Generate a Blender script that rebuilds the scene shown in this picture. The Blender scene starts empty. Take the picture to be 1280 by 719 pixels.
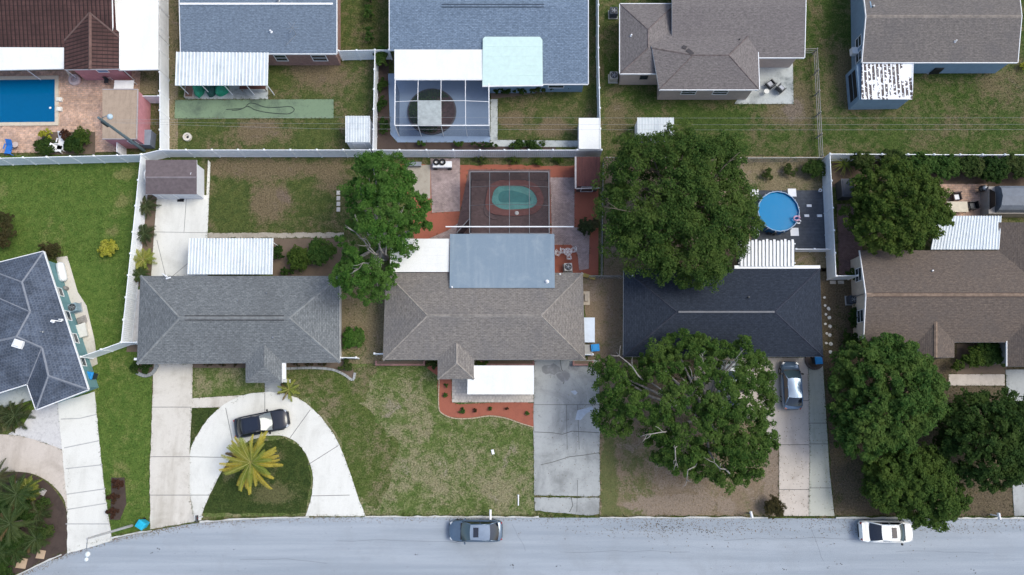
import bpy, math, random
import numpy as np
from mathutils import Vector, Matrix

R = math.radians
random.seed(7)
RNG = np.random.default_rng(11)
SC = bpy.context.scene
COL = SC.collection

# ---------------------------------------------------------------- camera, sky, sun, exposure
TILT, CAMH, FPX = R(10.5), 64.0, 853.33
CAMY = -CAMH * math.tan(TILT)
cam_d = bpy.data.cameras.new('camera'); cam = bpy.data.objects.new('camera', cam_d); COL.objects.link(cam)
cam.location = (0, CAMY, CAMH); cam.rotation_euler = (TILT, 0, 0)
cam_d.sensor_width = 36.0; cam_d.lens = FPX * 36 / 1280; cam_d.clip_end = 2000
SC.camera = cam
SUN_EL, SUN_AZ = R(55), R(80)          # azimuth clockwise from +Y
world = bpy.data.worlds.new('World'); SC.world = world; world.use_nodes = True
wt = world.node_tree; wt.nodes.clear()
sky = wt.nodes.new('ShaderNodeTexSky'); sky.sky_type = 'NISHITA'; sky.sun_disc = False
sky.sun_elevation = SUN_EL; sky.sun_rotation = SUN_AZ; sky.air_density = 1.0; sky.dust_density = 3.0; sky.ozone_density = 0.5
bg = wt.nodes.new('ShaderNodeBackground'); bg.inputs['Strength'].default_value = 0.15
wo = wt.nodes.new('ShaderNodeOutputWorld')
wt.links.new(sky.outputs[0], bg.inputs[0]); wt.links.new(bg.outputs[0], wo.inputs[0])
sl = bpy.data.lights.new('sun', 'SUN'); sl.energy = 0.95; sl.angle = R(26); sl.color = (.97, 1, .90)
sun = bpy.data.objects.new('sun', sl); COL.objects.link(sun)
sd = Vector((math.sin(SUN_AZ) * math.cos(SUN_EL), math.cos(SUN_AZ) * math.cos(SUN_EL), math.sin(SUN_EL)))
sun.rotation_euler = (-sd).to_track_quat('-Z', 'Y').to_euler(); sun.location = sd * 100
vs = SC.view_settings; vs.view_transform = 'Standard'; vs.look = 'None'; vs.gamma = 1; vs.use_curve_mapping = False
vs.exposure = 0.62
SC.cycles.max_bounces = 8; SC.cycles.transparent_max_bounces = 16; SC.cycles.use_denoising = True

# ---------------------------------------------------------------- helpers
CT, ST = math.cos(TILT), math.sin(TILT)
def P(px, py, z=0.0):
    u = px - 640.0; v = 359.5 - py
    dy = v * CT + FPX * ST; dz = v * ST - FPX * CT
    k = (z - CAMH) / dz
    return Vector((u * k, CAMY + dy * k, z))
def P2(pts, z=0.0): return [P(a, b, z) for a, b in pts]

def tag(o, label=None, cat=None, group=None, kind=None):
    if label: o['label'] = label
    if cat: o['category'] = cat
    if group: o['group'] = group
    if kind: o['kind'] = kind
    return o

OFF = {}
def thing(name, label, cat, loc, rz=0.0, group=None):
    o = bpy.data.objects.new(name, None); COL.objects.link(o)
    o.empty_display_size = .3
    o.location = loc; o.rotation_euler = (0, 0, rz); OFF[o.name] = Vector(loc)
    return tag(o, label, cat, group)

def copy_tree(o, parent=None):
    c = o.copy(); COL.objects.link(c); c.parent = parent
    for ch in list(o.children): copy_tree(ch, c)
    return c
def place(proto, first, loc, rz, label, group=None, cat=None):
    o = proto if first else copy_tree(proto)
    o.location = loc; o.rotation_euler = (0, 0, rz); o['label'] = label
    if group: o['group'] = group
    if cat: o['category'] = cat
    OFF[o.name] = Vector(loc)
    return o

class MB:
    """collects geometry; build() links it as ONE mesh object"""
    def __init__(s): s.v = []; s.f = []; s.m = []
    def add(s, pts, faces, m=0):
        b = len(s.v); s.v += [Vector(p) for p in pts]
        for f in faces: s.f.append([b + i for i in f]); s.m.append(m)
        return s
    def poly(s, pts, m=0): return s.add(pts, [list(range(len(pts)))], m)
    def prism(s, pts, z0, z1, m=0, mside=None):
        p = [(q[0], q[1]) for q in pts]
        a = sum(p[i][0] * p[(i + 1) % len(p)][1] - p[(i + 1) % len(p)][0] * p[i][1] for i in range(len(p)))
        if a < 0: p = p[::-1]
        n = len(p); ms = m if mside is None else mside
        s.add([(x, y, z1) for x, y in p], [list(range(n))], m)
        s.add([(x, y, z0) for x, y in p], [list(range(n))[::-1]], ms)
        s.add([(x, y, z0) for x, y in p] + [(x, y, z1) for x, y in p], [[i, (i + 1) % n, n + (i + 1) % n, n + i] for i in range(n)], ms)
        return s
    def box(s, c, d, rz=0.0, m=0, taper=1.0):
        x, y, z = d[0] / 2, d[1] / 2, d[2] / 2; cr, sr = math.cos(rz), math.sin(rz)
        pts = []
        for k, t in ((-1, 1.0), (1, taper)):
            for i, j in ((-1, -1), (1, -1), (1, 1), (-1, 1)):
                a, b = i * x * t, j * y * t
                pts.append((c[0] + a * cr - b * sr, c[1] + a * sr + b * cr, c[2] + k * z))
        return s.add(pts, [[3, 2, 1, 0], [4, 5, 6, 7], [0, 1, 5, 4], [1, 2, 6, 5], [2, 3, 7, 6], [3, 0, 4, 7]], m)
    def beam(s, a, b, w, h, m=0):
        a = Vector(a); b = Vector(b); d = (b - a)
        if d.length < 1e-6: return s
        d.normalize(); up = Vector((0, 0, 1))
        sd_ = d.cross(up)
        if sd_.length < 1e-3: sd_ = Vector((1, 0, 0))
        sd_.normalize(); u = sd_.cross(d)
        pts = [q + sd_ * (i * w / 2) + u * (j * h / 2) for q in (a, b) for i, j in ((-1, -1), (1, -1), (1, 1), (-1, 1))]
        return s.add(pts, [[0, 1, 2, 3], [7, 6, 5, 4], [0, 4, 5, 1], [1, 5, 6, 2], [2, 6, 7, 3], [3, 7, 4, 0]], m)
    def tube(s, path, rad, n=7, m=0, cap=True):
        path = [Vector(p) for p in path]; L = len(path)
        if not hasattr(rad, '__len__'): rad = [rad] * L
        base = len(s.v); prev = None
        for i, p in enumerate(path):
            t = (path[min(i + 1, L - 1)] - path[max(i - 1, 0)])
            if t.length < 1e-6: t = Vector((0, 0, 1))
            t.normalize()
            ref = prev if prev is not None else (Vector((1, 0, 0)) if abs(t.x) < .9 else Vector((0, 1, 0)))
            a = (ref - t * ref.dot(t))
            if a.length < 1e-5: a = t.orthogonal()
            a.normalize(); prev = a; b = t.cross(a)
            for k in range(n):
                th = 2 * math.pi * k / n
                s.v.append(p + (a * math.cos(th) + b * math.sin(th)) * rad[i])
        for i in range(L - 1):
            for k in range(n):
                s.f.append([base + i * n + k, base + i * n + (k + 1) % n, base + (i + 1) * n + (k + 1) % n, base + (i + 1) * n + k]); s.m.append(m)
        if cap:
            s.f.append([base + k for k in range(n)][::-1]); s.m.append(m)
            s.f.append([base + (L - 1) * n + k for k in range(n)]); s.m.append(m)
        return s
    def lathe(s, c, prof, n=20, m=0):
        c = Vector(c); base = len(s.v)
        for r, z in prof:
            for k in range(n):
                th = 2 * math.pi * k / n; s.v.append(c + Vector((r * math.cos(th), r * math.sin(th), z)))
        for i in range(len(prof) - 1):
            for k in range(n):
                s.f.append([base + i * n + k, base + i * n + (k + 1) % n, base + (i + 1) * n + (k + 1) % n, base + (i + 1) * n + k]); s.m.append(m)
        s.f.append([base + (len(prof) - 1) * n + k for k in range(n)]); s.m.append(m)
        s.f.append([base + k for k in range(n)][::-1]); s.m.append(m)
        return s
    def build(s, name, mats, parent=None, smooth=False, local=False):
        if not isinstance(mats, (list, tuple)): mats = [mats]
        V = s.v
        org = Vector((0, 0, 0))
        if parent is not None and not local:
            q = parent
            while q.parent is not None: q = q.parent
            org = OFF.get(q.name, Vector((0, 0, 0)))
        elif parent is None and not local:
            xs = [v.x for v in V]; ys = [v.y for v in V]; zs = [v.z for v in V]
            org = Vector(((min(xs) + max(xs)) / 2, (min(ys) + max(ys)) / 2, min(zs)))
        me = bpy.data.meshes.new(name)
        me.from_pydata([tuple(v - org) for v in V], [], s.f)
        for mt in mats: me.materials.append(mt)
        me.polygons.foreach_set('material_index', s.m)
        if smooth: me.polygons.foreach_set('use_smooth', [True] * len(s.f))
        uv = me.uv_layers.new(name='uv')
        data = np.zeros(len(me.loops) * 2, dtype=np.float32)
        for p in me.polygons:
            n = p.normal
            if abs(n.z) > .9995: t, b = Vector((1, 0, 0)), Vector((0, 1, 0))
            else:
                t = Vector((0, 0, 1)).cross(n)
                if t.length < 1e-6: t = Vector((1, 0, 0))
                t.normalize(); b = n.cross(t)
            for li in p.loop_indices:
                co = me.vertices[me.loops[li].vertex_index].co + org
                data[2 * li] = co.dot(t); data[2 * li + 1] = co.dot(b)
        uv.data.foreach_set('uv', data)
        me.update()
        o = bpy.data.objects.new(name, me); COL.objects.link(o)
        if parent is not None: o.parent = parent
        elif not local:
            o.location = org; OFF[o.name] = org
        return o

def fast_mesh(name, V, nper, mats, parent, midx=None):
    """V (N*nper,3) numpy: N separate faces of nper corners"""
    org = Vector((0, 0, 0))
    if parent is not None:
        q = parent
        while q.parent is not None: q = q.parent
        org = OFF.get(q.name, Vector((0, 0, 0)))
    V = (V - np.array(org)).astype(np.float32)
    n = len(V); nf = n // nper
    me = bpy.data.meshes.new(name)
    me.vertices.add(n); me.vertices.foreach_set('co', V.ravel())
    me.loops.add(n); me.loops.foreach_set('vertex_index', np.arange(n, dtype=np.int32))
    me.polygons.add(nf); me.polygons.foreach_set('loop_start', np.arange(0, n, nper, dtype=np.int32))
    me.polygons.foreach_set('loop_total', np.full(nf, nper, dtype=np.int32))
    for m in (mats if isinstance(mats, (list, tuple)) else [mats]): me.materials.append(m)
    if midx is not None: me.polygons.foreach_set('material_index', midx.astype(np.int32))
    me.update(); me.validate()
    o = bpy.data.objects.new(name, me); COL.objects.link(o)
    if parent is not None: o.parent = parent
    return o

def inset(poly, d):
    """offset a simple polygon inwards by d"""
    p = [Vector((q[0], q[1])) for q in poly]
    a = sum(p[i].x * p[(i + 1) % len(p)].y - p[(i + 1) % len(p)].x * p[i].y for i in range(len(p)))
    if a < 0: p = p[::-1]
    n = len(p); out = []
    for i in range(n):
        e1 = (p[i] - p[i - 1]).normalized(); e2 = (p[(i + 1) % n] - p[i]).normalized()
        n1 = Vector((-e1.y, e1.x)); n2 = Vector((-e2.y, e2.x))
        b = n1 + n2; b = b / max(.2, (1 + n1.dot(n2)))
        out.append(p[i] + b * d)
    return out

# ---------------------------------------------------------------- materials
MATS = {}
def newmat(name):
    m = bpy.data.materials.new(name); m.use_nodes = True; nt = m.node_tree; nt.nodes.clear()
    out = nt.nodes.new('ShaderNodeOutputMaterial'); MATS[name] = m
    return m, nt, out
def nd(nt, t, ins=None, **kw):
    n = nt.nodes.new(t)
    for k, v in kw.items(): setattr(n, k, v)
    for k, v in (ins or {}).items():
        if hasattr(v, 'is_linked') or isinstance(v, bpy.types.NodeSocket): nt.links.new(v, n.inputs[k])
        else: n.inputs[k].default_value = v
    return n
def c4(c): return (c[0], c[1], c[2], 1)
def mixc(nt, fac, a, b, blend='MIX'):
    n = nt.nodes.new('ShaderNodeMix'); n.data_type = 'RGBA'; n.blend_type = blend; n.clamp_factor = True
    for i, v in ((0, fac), (6, a), (7, b)):
        if isinstance(v, bpy.types.NodeSocket): nt.links.new(v, n.inputs[i])
        elif i == 0: n.inputs[0].default_value = v
        else: n.inputs[i].default_value = c4(v)
    return n.outputs[2]
def noise(nt, vec, scale, detail=5, rough=.6, dist=0.0):
    n = nd(nt, 'ShaderNodeTexNoise', {'Scale': scale, 'Detail': detail, 'Roughness': rough, 'Distortion': dist})
    if vec is not None: nt.links.new(vec, n.inputs['Vector'])
    return n.outputs[0]
def ramp(nt, fac, a, b, va=0.0, vb=1.0):
    n = nd(nt, 'ShaderNodeMapRange', {0: fac, 1: a, 2: b, 3: va, 4: vb}); n.clamp = True; n.interpolation_type = 'SMOOTHSTEP'
    return n.outputs[0]
def mul(nt, a, b):
    n = nd(nt, 'ShaderNodeMath', {0: a, 1: b}, operation='MULTIPLY'); return n.outputs[0]
def val(nt, fac, lo, hi):
    """grey factor colour between lo and hi, for multiply blends"""
    return mixc(nt, fac, (lo, lo, lo), (hi, hi, hi))
def pos(nt): return nt.nodes.new('ShaderNodeNewGeometry').outputs['Position']
def scaled(nt, vec, s, loc=(0, 0, 0), rot=(0, 0, 0)):
    n = nd(nt, 'ShaderNodeMapping', {'Vector': vec, 'Scale': s, 'Location': loc, 'Rotation': rot}); return n.outputs[0]
def bsdf(nt, out, col, rough=.8, spec=.3, metal=0.0, bump=None, bs=.3, bd=.02, **kw):
    b = nt.nodes.new('ShaderNodeBsdfPrincipled')
    if isinstance(col, bpy.types.NodeSocket): nt.links.new(col, b.inputs['Base Color'])
    else: b.inputs['Base Color'].default_value = c4(col)
    b.inputs['Roughness'].default_value = rough; b.inputs['Specular IOR Level'].default_value = spec; b.inputs['Metallic'].default_value = metal
    for k, v in kw.items(): b.inputs[k.replace('_', ' ')].default_value = v
    if bump is not None:
        bn = nd(nt, 'ShaderNodeBump', {'Strength': bs, 'Distance': bd, 'Height': bump}); nt.links.new(bn.outputs[0], b.inputs['Normal'])
    nt.links.new(b.outputs[0], out.inputs[0]); return b

def plain(name, c, rough=.6, spec=.3, metal=0.0, var=.12, sc=2.5, **kw):
    if name in MATS: return MATS[name]
    m, nt, out = newmat(name)
    tc = nt.nodes.new('ShaderNodeTexCoord').outputs['Object']
    n1 = noise(nt, tc, sc, 6, .65); n2 = noise(nt, tc, sc * 9, 3, .6)
    col = mixc(nt, 1.0, c, val(nt, ramp(nt, n1, .3, .7), 1 - var, 1 + var * .5), 'MULTIPLY')
    col = mixc(nt, 1.0, col, val(nt, n2, 1 - var * .6, 1 + var * .4), 'MULTIPLY')
    bsdf(nt, out, col, rough, spec, metal, n2, .12, .01, **kw)
    return m

def grass(name, g1, g2, dry, soil, dryness, soilness, sc=.32, seed=0.0, coarse=1.0, spots=(), con=1.0):
    m, nt, out = newmat(name)
    p = scaled(nt, pos(nt), (1, 1, .2), (seed, seed * .7, 0))
    big = noise(nt, p, sc, 7, .62, .6); med = noise(nt, p, 1.5, 6, .68, .5); fin = noise(nt, p, 7.0, 5, .75); vf = noise(nt, p, 26.0, 3, .7)
    col = mixc(nt, ramp(nt, med, .3, .7), g1, g2)
    mixn = nd(nt, 'ShaderNodeMath', {0: mul(nt, big, .55), 1: mul(nt, med, .45 * coarse)}, operation='ADD').outputs[0]
    mixn = nd(nt, 'ShaderNodeMath', {0: mixn, 1: mul(nt, fin, .34)}, operation='ADD').outputs[0]
    b2 = noise(nt, scaled(nt, p, (1, 1, 1), (31, 17, 0)), sc * 1.4, 7, .66, .8)
    b2 = nd(nt, 'ShaderNodeMath', {0: b2, 1: mul(nt, fin, .3)}, operation='ADD').outputs[0]
    for (sx, sy, srx, sry, am, sam) in spots:          # worn spots: a soft ellipse of drier, thinner grass
        c = P(sx, sy); k = .075
        q = scaled(nt, pos(nt), (1 / (srx * k), 1 / (sry * k), 0), (-c.x / (srx * k), -c.y / (sry * k), 0))
        ln = nd(nt, 'ShaderNodeVectorMath', {0: q}, operation='LENGTH').outputs['Value']
        f_ = ramp(nt, ln, 1.5, .2)
        mixn = nd(nt, 'ShaderNodeMath', {0: mixn, 1: mul(nt, f_, am)}, operation='ADD').outputs[0]
        if sam: b2 = nd(nt, 'ShaderNodeMath', {0: b2, 1: mul(nt, f_, sam)}, operation='ADD').outputs[0]
    lo = .84 - .36 * dryness
    col = mixc(nt, ramp(nt, mixn, lo - .07, lo + .11), col, dry)
    ls = .96 - .34 * soilness
    col = mixc(nt, ramp(nt, b2, ls - .04, ls + .1), col, soil)
    col = mixc(nt, 1.0, col, val(nt, ramp(nt, fin, .25, .75), 1 - .5 * con, 1 + .5 * con), 'MULTIPLY')
    col = mixc(nt, 1.0, col, val(nt, ramp(nt, vf, .25, .75), 1 - .4 * con, 1 + .4 * con), 'MULTIPLY')
    bsdf(nt, out, col, .95, .08, 0, fin, .5, .06)
    return m

def concrete(name, c, stain=(.25, .22, .18), amt=.3, sc=.5, seed=0.0, streak=None, rough=.85):
    m, nt, out = newmat(name)
    p = scaled(nt, pos(nt), (1, 1, 1), (seed, seed * 1.3, 0))
    big = noise(nt, p, sc, 8, .68, .5); med = noise(nt, p, 2.7, 6, .7); fin = noise(nt, p, 18, 4, .7)
    col = mixc(nt, mul(nt, ramp(nt, big, .45, .75), amt), c, stain)
    col = mixc(nt, mul(nt, ramp(nt, med, .52, .8), amt * .8), col, stain)
    if streak:
        st = noise(nt, scaled(nt, p, streak), 1.0, 5, .65)
        col = mixc(nt, mul(nt, ramp(nt, st, .45, .75), amt * .9), col, stain)
    col = mixc(nt, 1.0, col, val(nt, ramp(nt, fin, .2, .8), .86, 1.08), 'MULTIPLY')
    bsdf(nt, out, col, rough, .2, 0, fin, .2, .01)
    return m

def shingle(name, c1, c2, dark, bw=.33, rh=.15, weather=.35, wcol=None, seed=0.0, lines=.6):
    m, nt, out = newmat(name)
    uv = nt.nodes.new('ShaderNodeTexCoord').outputs['UV']
    br = nd(nt, 'ShaderNodeTexBrick', {'Vector': uv, 'Color1': c4(c1), 'Color2': c4(c2), 'Mortar': c4(dark), 'Scale': 1.0, 'Mortar Size': .018, 'Mortar Smooth': .3, 'Bias': 0.0, 'Brick Width': bw, 'Row Height': rh})
    br.offset = .5
    col = mixc(nt, lines, mixc(nt, .5, c1, c2), br.outputs[0])
    # granule clumps a little larger than a tab, so single tabs read
    sp = noise(nt, scaled(nt, uv, (3.2, 6.5, 1), (seed, 0, 0)), 1.0, 4, .8)
    col = mixc(nt, 1.0, col, val(nt, ramp(nt, sp, .28, .72), .66, 1.32), 'MULTIPLY')
    p = scaled(nt, pos(nt), (1, 1, 1), (seed, seed, 0))
    big = noise(nt, p, .35, 6, .65, .4)
    st = noise(nt, scaled(nt, uv, (1.6, .16, 1), (seed, 3, 0)), 1.0, 5, .7)
    wc = wcol or dark
    col = mixc(nt, mul(nt, ramp(nt, big, .42, .72), weather), col, wc)
    col = mixc(nt, mul(nt, ramp(nt, st, .5, .75), weather * .8), col, wc)
    fin = noise(nt, uv, 30, 2, .7)
    col = mixc(nt, 1.0, col, val(nt, fin, .85, 1.15), 'MULTIPLY')
    bsdf(nt, out, col, .9, .15, 0, br.outputs[1], -.4, .012)
    return m

def bricky(name, c1, c2, mortar, bw, rh, ms=.02, var=.25, rot=0.0, seed=0.0, off=.5):
    m, nt, out = newmat(name)
    uv = scaled(nt, nt.nodes.new('ShaderNodeTexCoord').outputs['UV'], (1, 1, 1), (0, 0, 0), (0, 0, rot))
    br = nd(nt, 'ShaderNodeTexBrick', {'Vector': uv, 'Color1': c4(c1), 'Color2': c4(c2), 'Mortar': c4(mortar), 'Scale': 1.0, 'Mortar Size': ms, 'Mortar Smooth': .2, 'Bias': 0.0, 'Brick Width': bw, 'Row Height': rh})
    br.offset = off
    p = scaled(nt, pos(nt), (1, 1, 1), (seed, seed, 0))
    sp = noise(nt, p, 3.0, 4, .75); big = noise(nt, p, .5, 5, .6)
    col = mixc(nt, 1.0, br.outputs[0], val(nt, ramp(nt, sp, .25, .75), 1 - var, 1 + var), 'MULTIPLY')
    col = mixc(nt, 1.0, col, val(nt, ramp(nt, big, .3, .7), 1 - var, 1 + var * .6), 'MULTIPLY')
    bsdf(nt, out, col, .85, .2, 0, br.outputs[1], -.3, .01)
    return m

def barrel(name, c1, c2, groove, pitch=.34, course=.42, seed=0.0):
    """barrel tiles: pans with painted hollow shade run down the slope, faint courses across"""
    m, nt, out = newmat(name)
    uv = nt.nodes.new('ShaderNodeTexCoord').outputs['UV']; sx = nd(nt, 'ShaderNodeSeparateXYZ', {0: uv})
    def tri(sock, per): return nd(nt, 'ShaderNodeMath', {0: nd(nt, 'ShaderNodeMath', {0: sock, 1: 1 / per}, operation='MULTIPLY').outputs[0], 1: .5}, operation='PINGPONG').outputs[0]
    ru, rv = tri(sx.outputs[0], pitch), tri(sx.outputs[1], course)
    n1 = noise(nt, uv, 2.6, 5, .75); n2 = noise(nt, scaled(nt, pos(nt), (1, 1, 1), (seed, 0, 0)), .5, 5, .6)
    col = mixc(nt, ramp(nt, n1, .3, .7), c1, c2); col = mixc(nt, 1.0, col, val(nt, ramp(nt, n2, .3, .7), .75, 1.2), 'MULTIPLY')
    col = mixc(nt, ramp(nt, ru, .20, .06), col, groove); col = mixc(nt, mul(nt, ramp(nt, rv, .10, .02), .6), col, groove)  # groove colour holds joint dirt and the painted shade of the hollows
    bsdf(nt, out, col, .8, .25, 0, ru, .6, .06); return m

def leafmat(name, a, b, c, rough=.5, trans=.34, seed=0.0, sc=.55):
    m, nt, out = newmat(name)
    g = nt.nodes.new('ShaderNodeNewGeometry')
    rnd = g.outputs['Random Per Island']
    col = mixc(nt, ramp(nt, rnd, .1, .9), a, b)
    cl = noise(nt, scaled(nt, g.outputs['Position'], (1, 1, 1), (seed, 0, 0)), sc, 4, .6)
    col = mixc(nt, mul(nt, ramp(nt, cl, .4, .7), .75), col, c)
    bs = nd(nt, 'ShaderNodeBsdfPrincipled', {'Base Color': col, 'Roughness': rough + .1, 'Specular IOR Level': .07})
    tr = nd(nt, 'ShaderNodeBsdfTranslucent', {'Color': col})
    mx = nd(nt, 'ShaderNodeMixShader', {0: trans, 1: bs.outputs[0], 2: tr.outputs[0]})
    nt.links.new(mx.outputs[0], out.inputs[0]); return m

def paint(name, c, rough=.25, coat=.6, metal=0.0):
    m, nt, out = newmat(name)
    tc = nt.nodes.new('ShaderNodeTexCoord').outputs['Object']
    d = noise(nt, tc, 1.7, 6, .7)
    col = mixc(nt, 1.0, c, val(nt, ramp(nt, d, .3, .7), .9, 1.06), 'MULTIPLY')
    b = bsdf(nt, out, col, rough, .5, metal); b.inputs['Coat Weight'].default_value = coat; b.inputs['Coat Roughness'].default_value = .06
    return m

def glassy(name, c, rough=.04):
    m, nt, out = newmat(name)
    b = bsdf(nt, out, c, rough, .6); b.inputs['Coat Weight'].default_value = .5; b.inputs['Coat Roughness'].default_value = .02
    return m

def screenmat(name, c, opacity):
    m, nt, out = newmat(name)
    t = nd(nt, 'ShaderNodeBsdfTransparent', {'Color': (1, 1, 1, 1)}); d = nd(nt, 'ShaderNodeBsdfDiffuse', {'Color': c4(c)})
    mx = nd(nt, 'ShaderNodeMixShader', {0: opacity, 1: t.outputs[0], 2: d.outputs[0]}); nt.links.new(mx.outputs[0], out.inputs[0]); return m

def watermat(name, tint, deep, f=.35):
    """clear tinted water over a real basin, rippled surface"""
    m, nt, out = newmat(name)
    n1 = noise(nt, pos(nt), 2.2, 4, .6, .6)
    bn = nd(nt, 'ShaderNodeBump', {'Strength': .25, 'Distance': .04, 'Height': n1})
    t = nd(nt, 'ShaderNodeBsdfTransparent', {'Color': c4(tint)})
    d = nd(nt, 'ShaderNodeBsdfDiffuse', {'Color': c4(deep)})
    g = nd(nt, 'ShaderNodeBsdfGlossy', {'Roughness': .04, 'Normal': bn.outputs[0]})
    fr = nd(nt, 'ShaderNodeFresnel', {'IOR': 1.33, 'Normal': bn.outputs[0]})
    a = nd(nt, 'ShaderNodeMixShader', {0: f, 1: t.outputs[0], 2: d.outputs[0]})
    b = nd(nt, 'ShaderNodeMixShader', {0: fr.outputs[0], 1: a.outputs[0], 2: g.outputs[0]})
    nt.links.new(b.outputs[0], out.inputs[0]); return m

W_VINYL = plain('white_vinyl', (.87, .90, .93), .45, .4, var=.06)
W_PAINT = plain('white_paint', (.80, .81, .82), .5, var=.06)
W_ROOF = concrete('white_roof_coating', (.80, .81, .79), (.55, .56, .56), .22, .6, 71, (1.2, .2, 1), .6)
W_METAL = concrete('white_ribbed_metal', (.60, .65, .67), (.30, .36, .42), .6, .5, 3, (4.0, .35, 1), .45)
GREYMETAL = plain('grey_metal', (.35, .37, .39), .4, .5, .6)
DARKMETAL = plain('dark_metal', (.045, .05, .055), .45, .5, .3)
BLACK = plain('black_plastic', (.018, .019, .021), .5, .4)
RUBBER = plain('tyre_rubber', (.02, .02, .021), .8, .2)
GLASS = glassy('window_glass', (.03, .045, .06))
WOOD = plain('weathered_wood', (.22, .18, .15), .8, var=.3)
BARK = plain('pale_bark', (.30, .28, .26), .9, var=.35, sc=4)
BARKD = plain('brown_bark', (.13, .105, .085), .9, var=.35, sc=4)
# ---------------------------------------------------------------- the setting: ground, lawns, road, drives, paths
HARD = []                                   # outlines (x, y) where no grass tuft may stand
LAWNS = []                                  # (outline, material, tufts per m2, height)
def smooth_px(pts, n=6, closed=True):
    """Catmull-Rom through pixel points"""
    out = []; L = len(pts)
    for i in range(L if closed else L - 1):
        p0 = pts[(i - 1) % L] if (closed or i > 0) else pts[0]; p1 = pts[i]; p2 = pts[(i + 1) % L]
        p3 = pts[(i + 2) % L] if (closed or i < L - 2) else pts[-1]
        for k in range(n):
            t = k / n
            out.append(tuple(.5 * (2 * p1[j] + (p2[j] - p0[j]) * t + (2 * p0[j] - 5 * p1[j] + 4 * p2[j] - p3[j]) * t * t + (3 * p1[j] - p0[j] - 3 * p2[j] + p3[j]) * t ** 3) for j in (0, 1)))
    if not closed: out.append(pts[-1])
    return out
def ragged(pts, step=6, amp=1.2, seed=1):
    r = random.Random(seed); out = []
    for i in range(len(pts)):
        a, b = pts[i], pts[(i + 1) % len(pts)]
        L = math.hypot(b[0] - a[0], b[1] - a[1]); n = max(1, int(L / step))
        for k in range(n):
            t = k / n; j = amp if (k or True) else 0
            out.append((a[0] + (b[0] - a[0]) * t + r.uniform(-j, j), a[1] + (b[1] - a[1]) * t + r.uniform(-j, j)))
    return out
def sheet(name, px, z, mt, thick=0.0, hard=True, kind='structure'):
    w = P2(px, z)
    mb = MB()
    if thick: mb.prism(w, z - thick, z, 0)
    else: mb.poly(w)
    o = mb.build(name, mt)
    if kind: o['kind'] = kind
    if o.data.polygons[0].normal.z < 0 and not thick: o.data.flip_normals()
    if hard: HARD.append(np.array([(q.x, q.y) for q in w]))
    return o
def lawn(px, z, mt, dens=26, h=.05, name='lawn', rag=1.0, seed=1):
    px = ragged(px, 7, rag, seed) if rag else px
    o = sheet(name, px, z, mt, hard=False)
    LAWNS.append((np.array([(q.x, q.y) for q in P2(px, z)]), mt, dens, h))
    return o

G_base = grass('lawn_mixed', (.055, .085, .02), (.10, .125, .035), (.17, .145, .085), (.14, .115, .09), .42, .30, .3, 0)
G_front = grass('lawn_front', (.072, .112, .028), (.135, .165, .055), (.225, .205, .12), (.235, .205, .15), .42, .40, .26, 4,
    spots=((490, 560, 26, 50, .05, .07), (540, 600, 60, 26, .04, .07), (640, 600, 40, 30, .07, .0), (500, 500, 30, 20, .04, .06), (262, 480, 24, 12, .06, .05)))
G_lush = grass('lawn_lush', (.062, .112, .022), (.105, .155, .034), (.16, .17, .06), (.2, .18, .11), .18, .06, .3, 9,
    spots=((155, 218, 14, 8, .22, .0), (152, 252, 8, 8, .2, 0), (140, 290, 10, 8, .2, 0), (105, 590, 10, 20, .15, 0), (150, 460, 22, 16, .16, 0), (60, 250, 50, 20, -.08, 0), (150, 600, 12, 40, .1, .05)))
G_dark = grass('lawn_dark', (.030, .050, .014), (.052, .072, .02), (.10, .10, .045), (.13, .11, .08), .22, .12, .4, 15,
    spots=((345, 618, 34, 13, .22, .1), (285, 585, 8, 16, .2, .1), (340, 570, 14, 8, .15, 0)))
G_dry = grass('lawn_dry', (.06, .085, .025), (.10, .115, .04), (.20, .165, .10), (.23, .18, .135), .72, .62, .42, 21)
G_yard = grass('lawn_yard', (.052, .075, .022), (.09, .108, .032), (.15, .118, .07), (.15, .115, .085), .40, .36, .22, 27,
    spots=((338, 250, 26, 20, .25, .25), (330, 212, 80, 14, .16, .1), (410, 220, 26, 26, .14, .08), (640, 150, 18, 12, .2, .1), (690, 160, 18, 14, .2, .1), (400, 90, 40, 24, .14, .14), (330, 165, 40, 14, .14, .16), (290, 250, 24, 30, -.1, 0)))
G_dirt = grass('lawn_dirt', (.10, .115, .045), (.14, .14, .06), (.215, .165, .115), (.24, .19, .145), .78, .80, .35, 33,
    spots=((850, 632, 60, 12, 0, .3), (965, 600, 10, 40, 0, .3), (760, 600, 10, 60, -.35, -.2), (790, 600, 30, 50, -.10, 0), (780, 640, 60, 6, -.2, 0)), con=.55)
G_right = grass('lawn_right', (.040, .070, .016), (.07, .10, .026), (.13, .11, .06), (.16, .13, .10), .42, .30, .24, 41,
    spots=((985, 140, 28, 24, .25, .3), (1000, 120, 14, 30, .2, .1), (1250, 110, 40, 30, .12, .05), (1060, 100, 16, 50, .15, .05), (770, 140, 14, 30, .14, .1), (900, 150, 50, 14, -.14, 0)))
G_shade = grass('lawn_thin', (.05, .06, .02), (.075, .08, .03), (.115, .092, .06), (.12, .095, .07), .75, .6, .35, 47)
MULCH = concrete('dark_mulch', (.075, .055, .047), (.035, .025, .022), .6, 1.2, 2)
MULCHR = concrete('red_mulch', (.34, .115, .075), (.21, .075, .055), .5, 1.0, 5)
SOIL = concrete('bare_soil', (.16, .12, .09), (.09, .07, .05), .6, .8, 6)
LEAFLIT = concrete('leaf_litter', (.12, .085, .06), (.22, .18, .14), .55, 1.3, 8)
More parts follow.
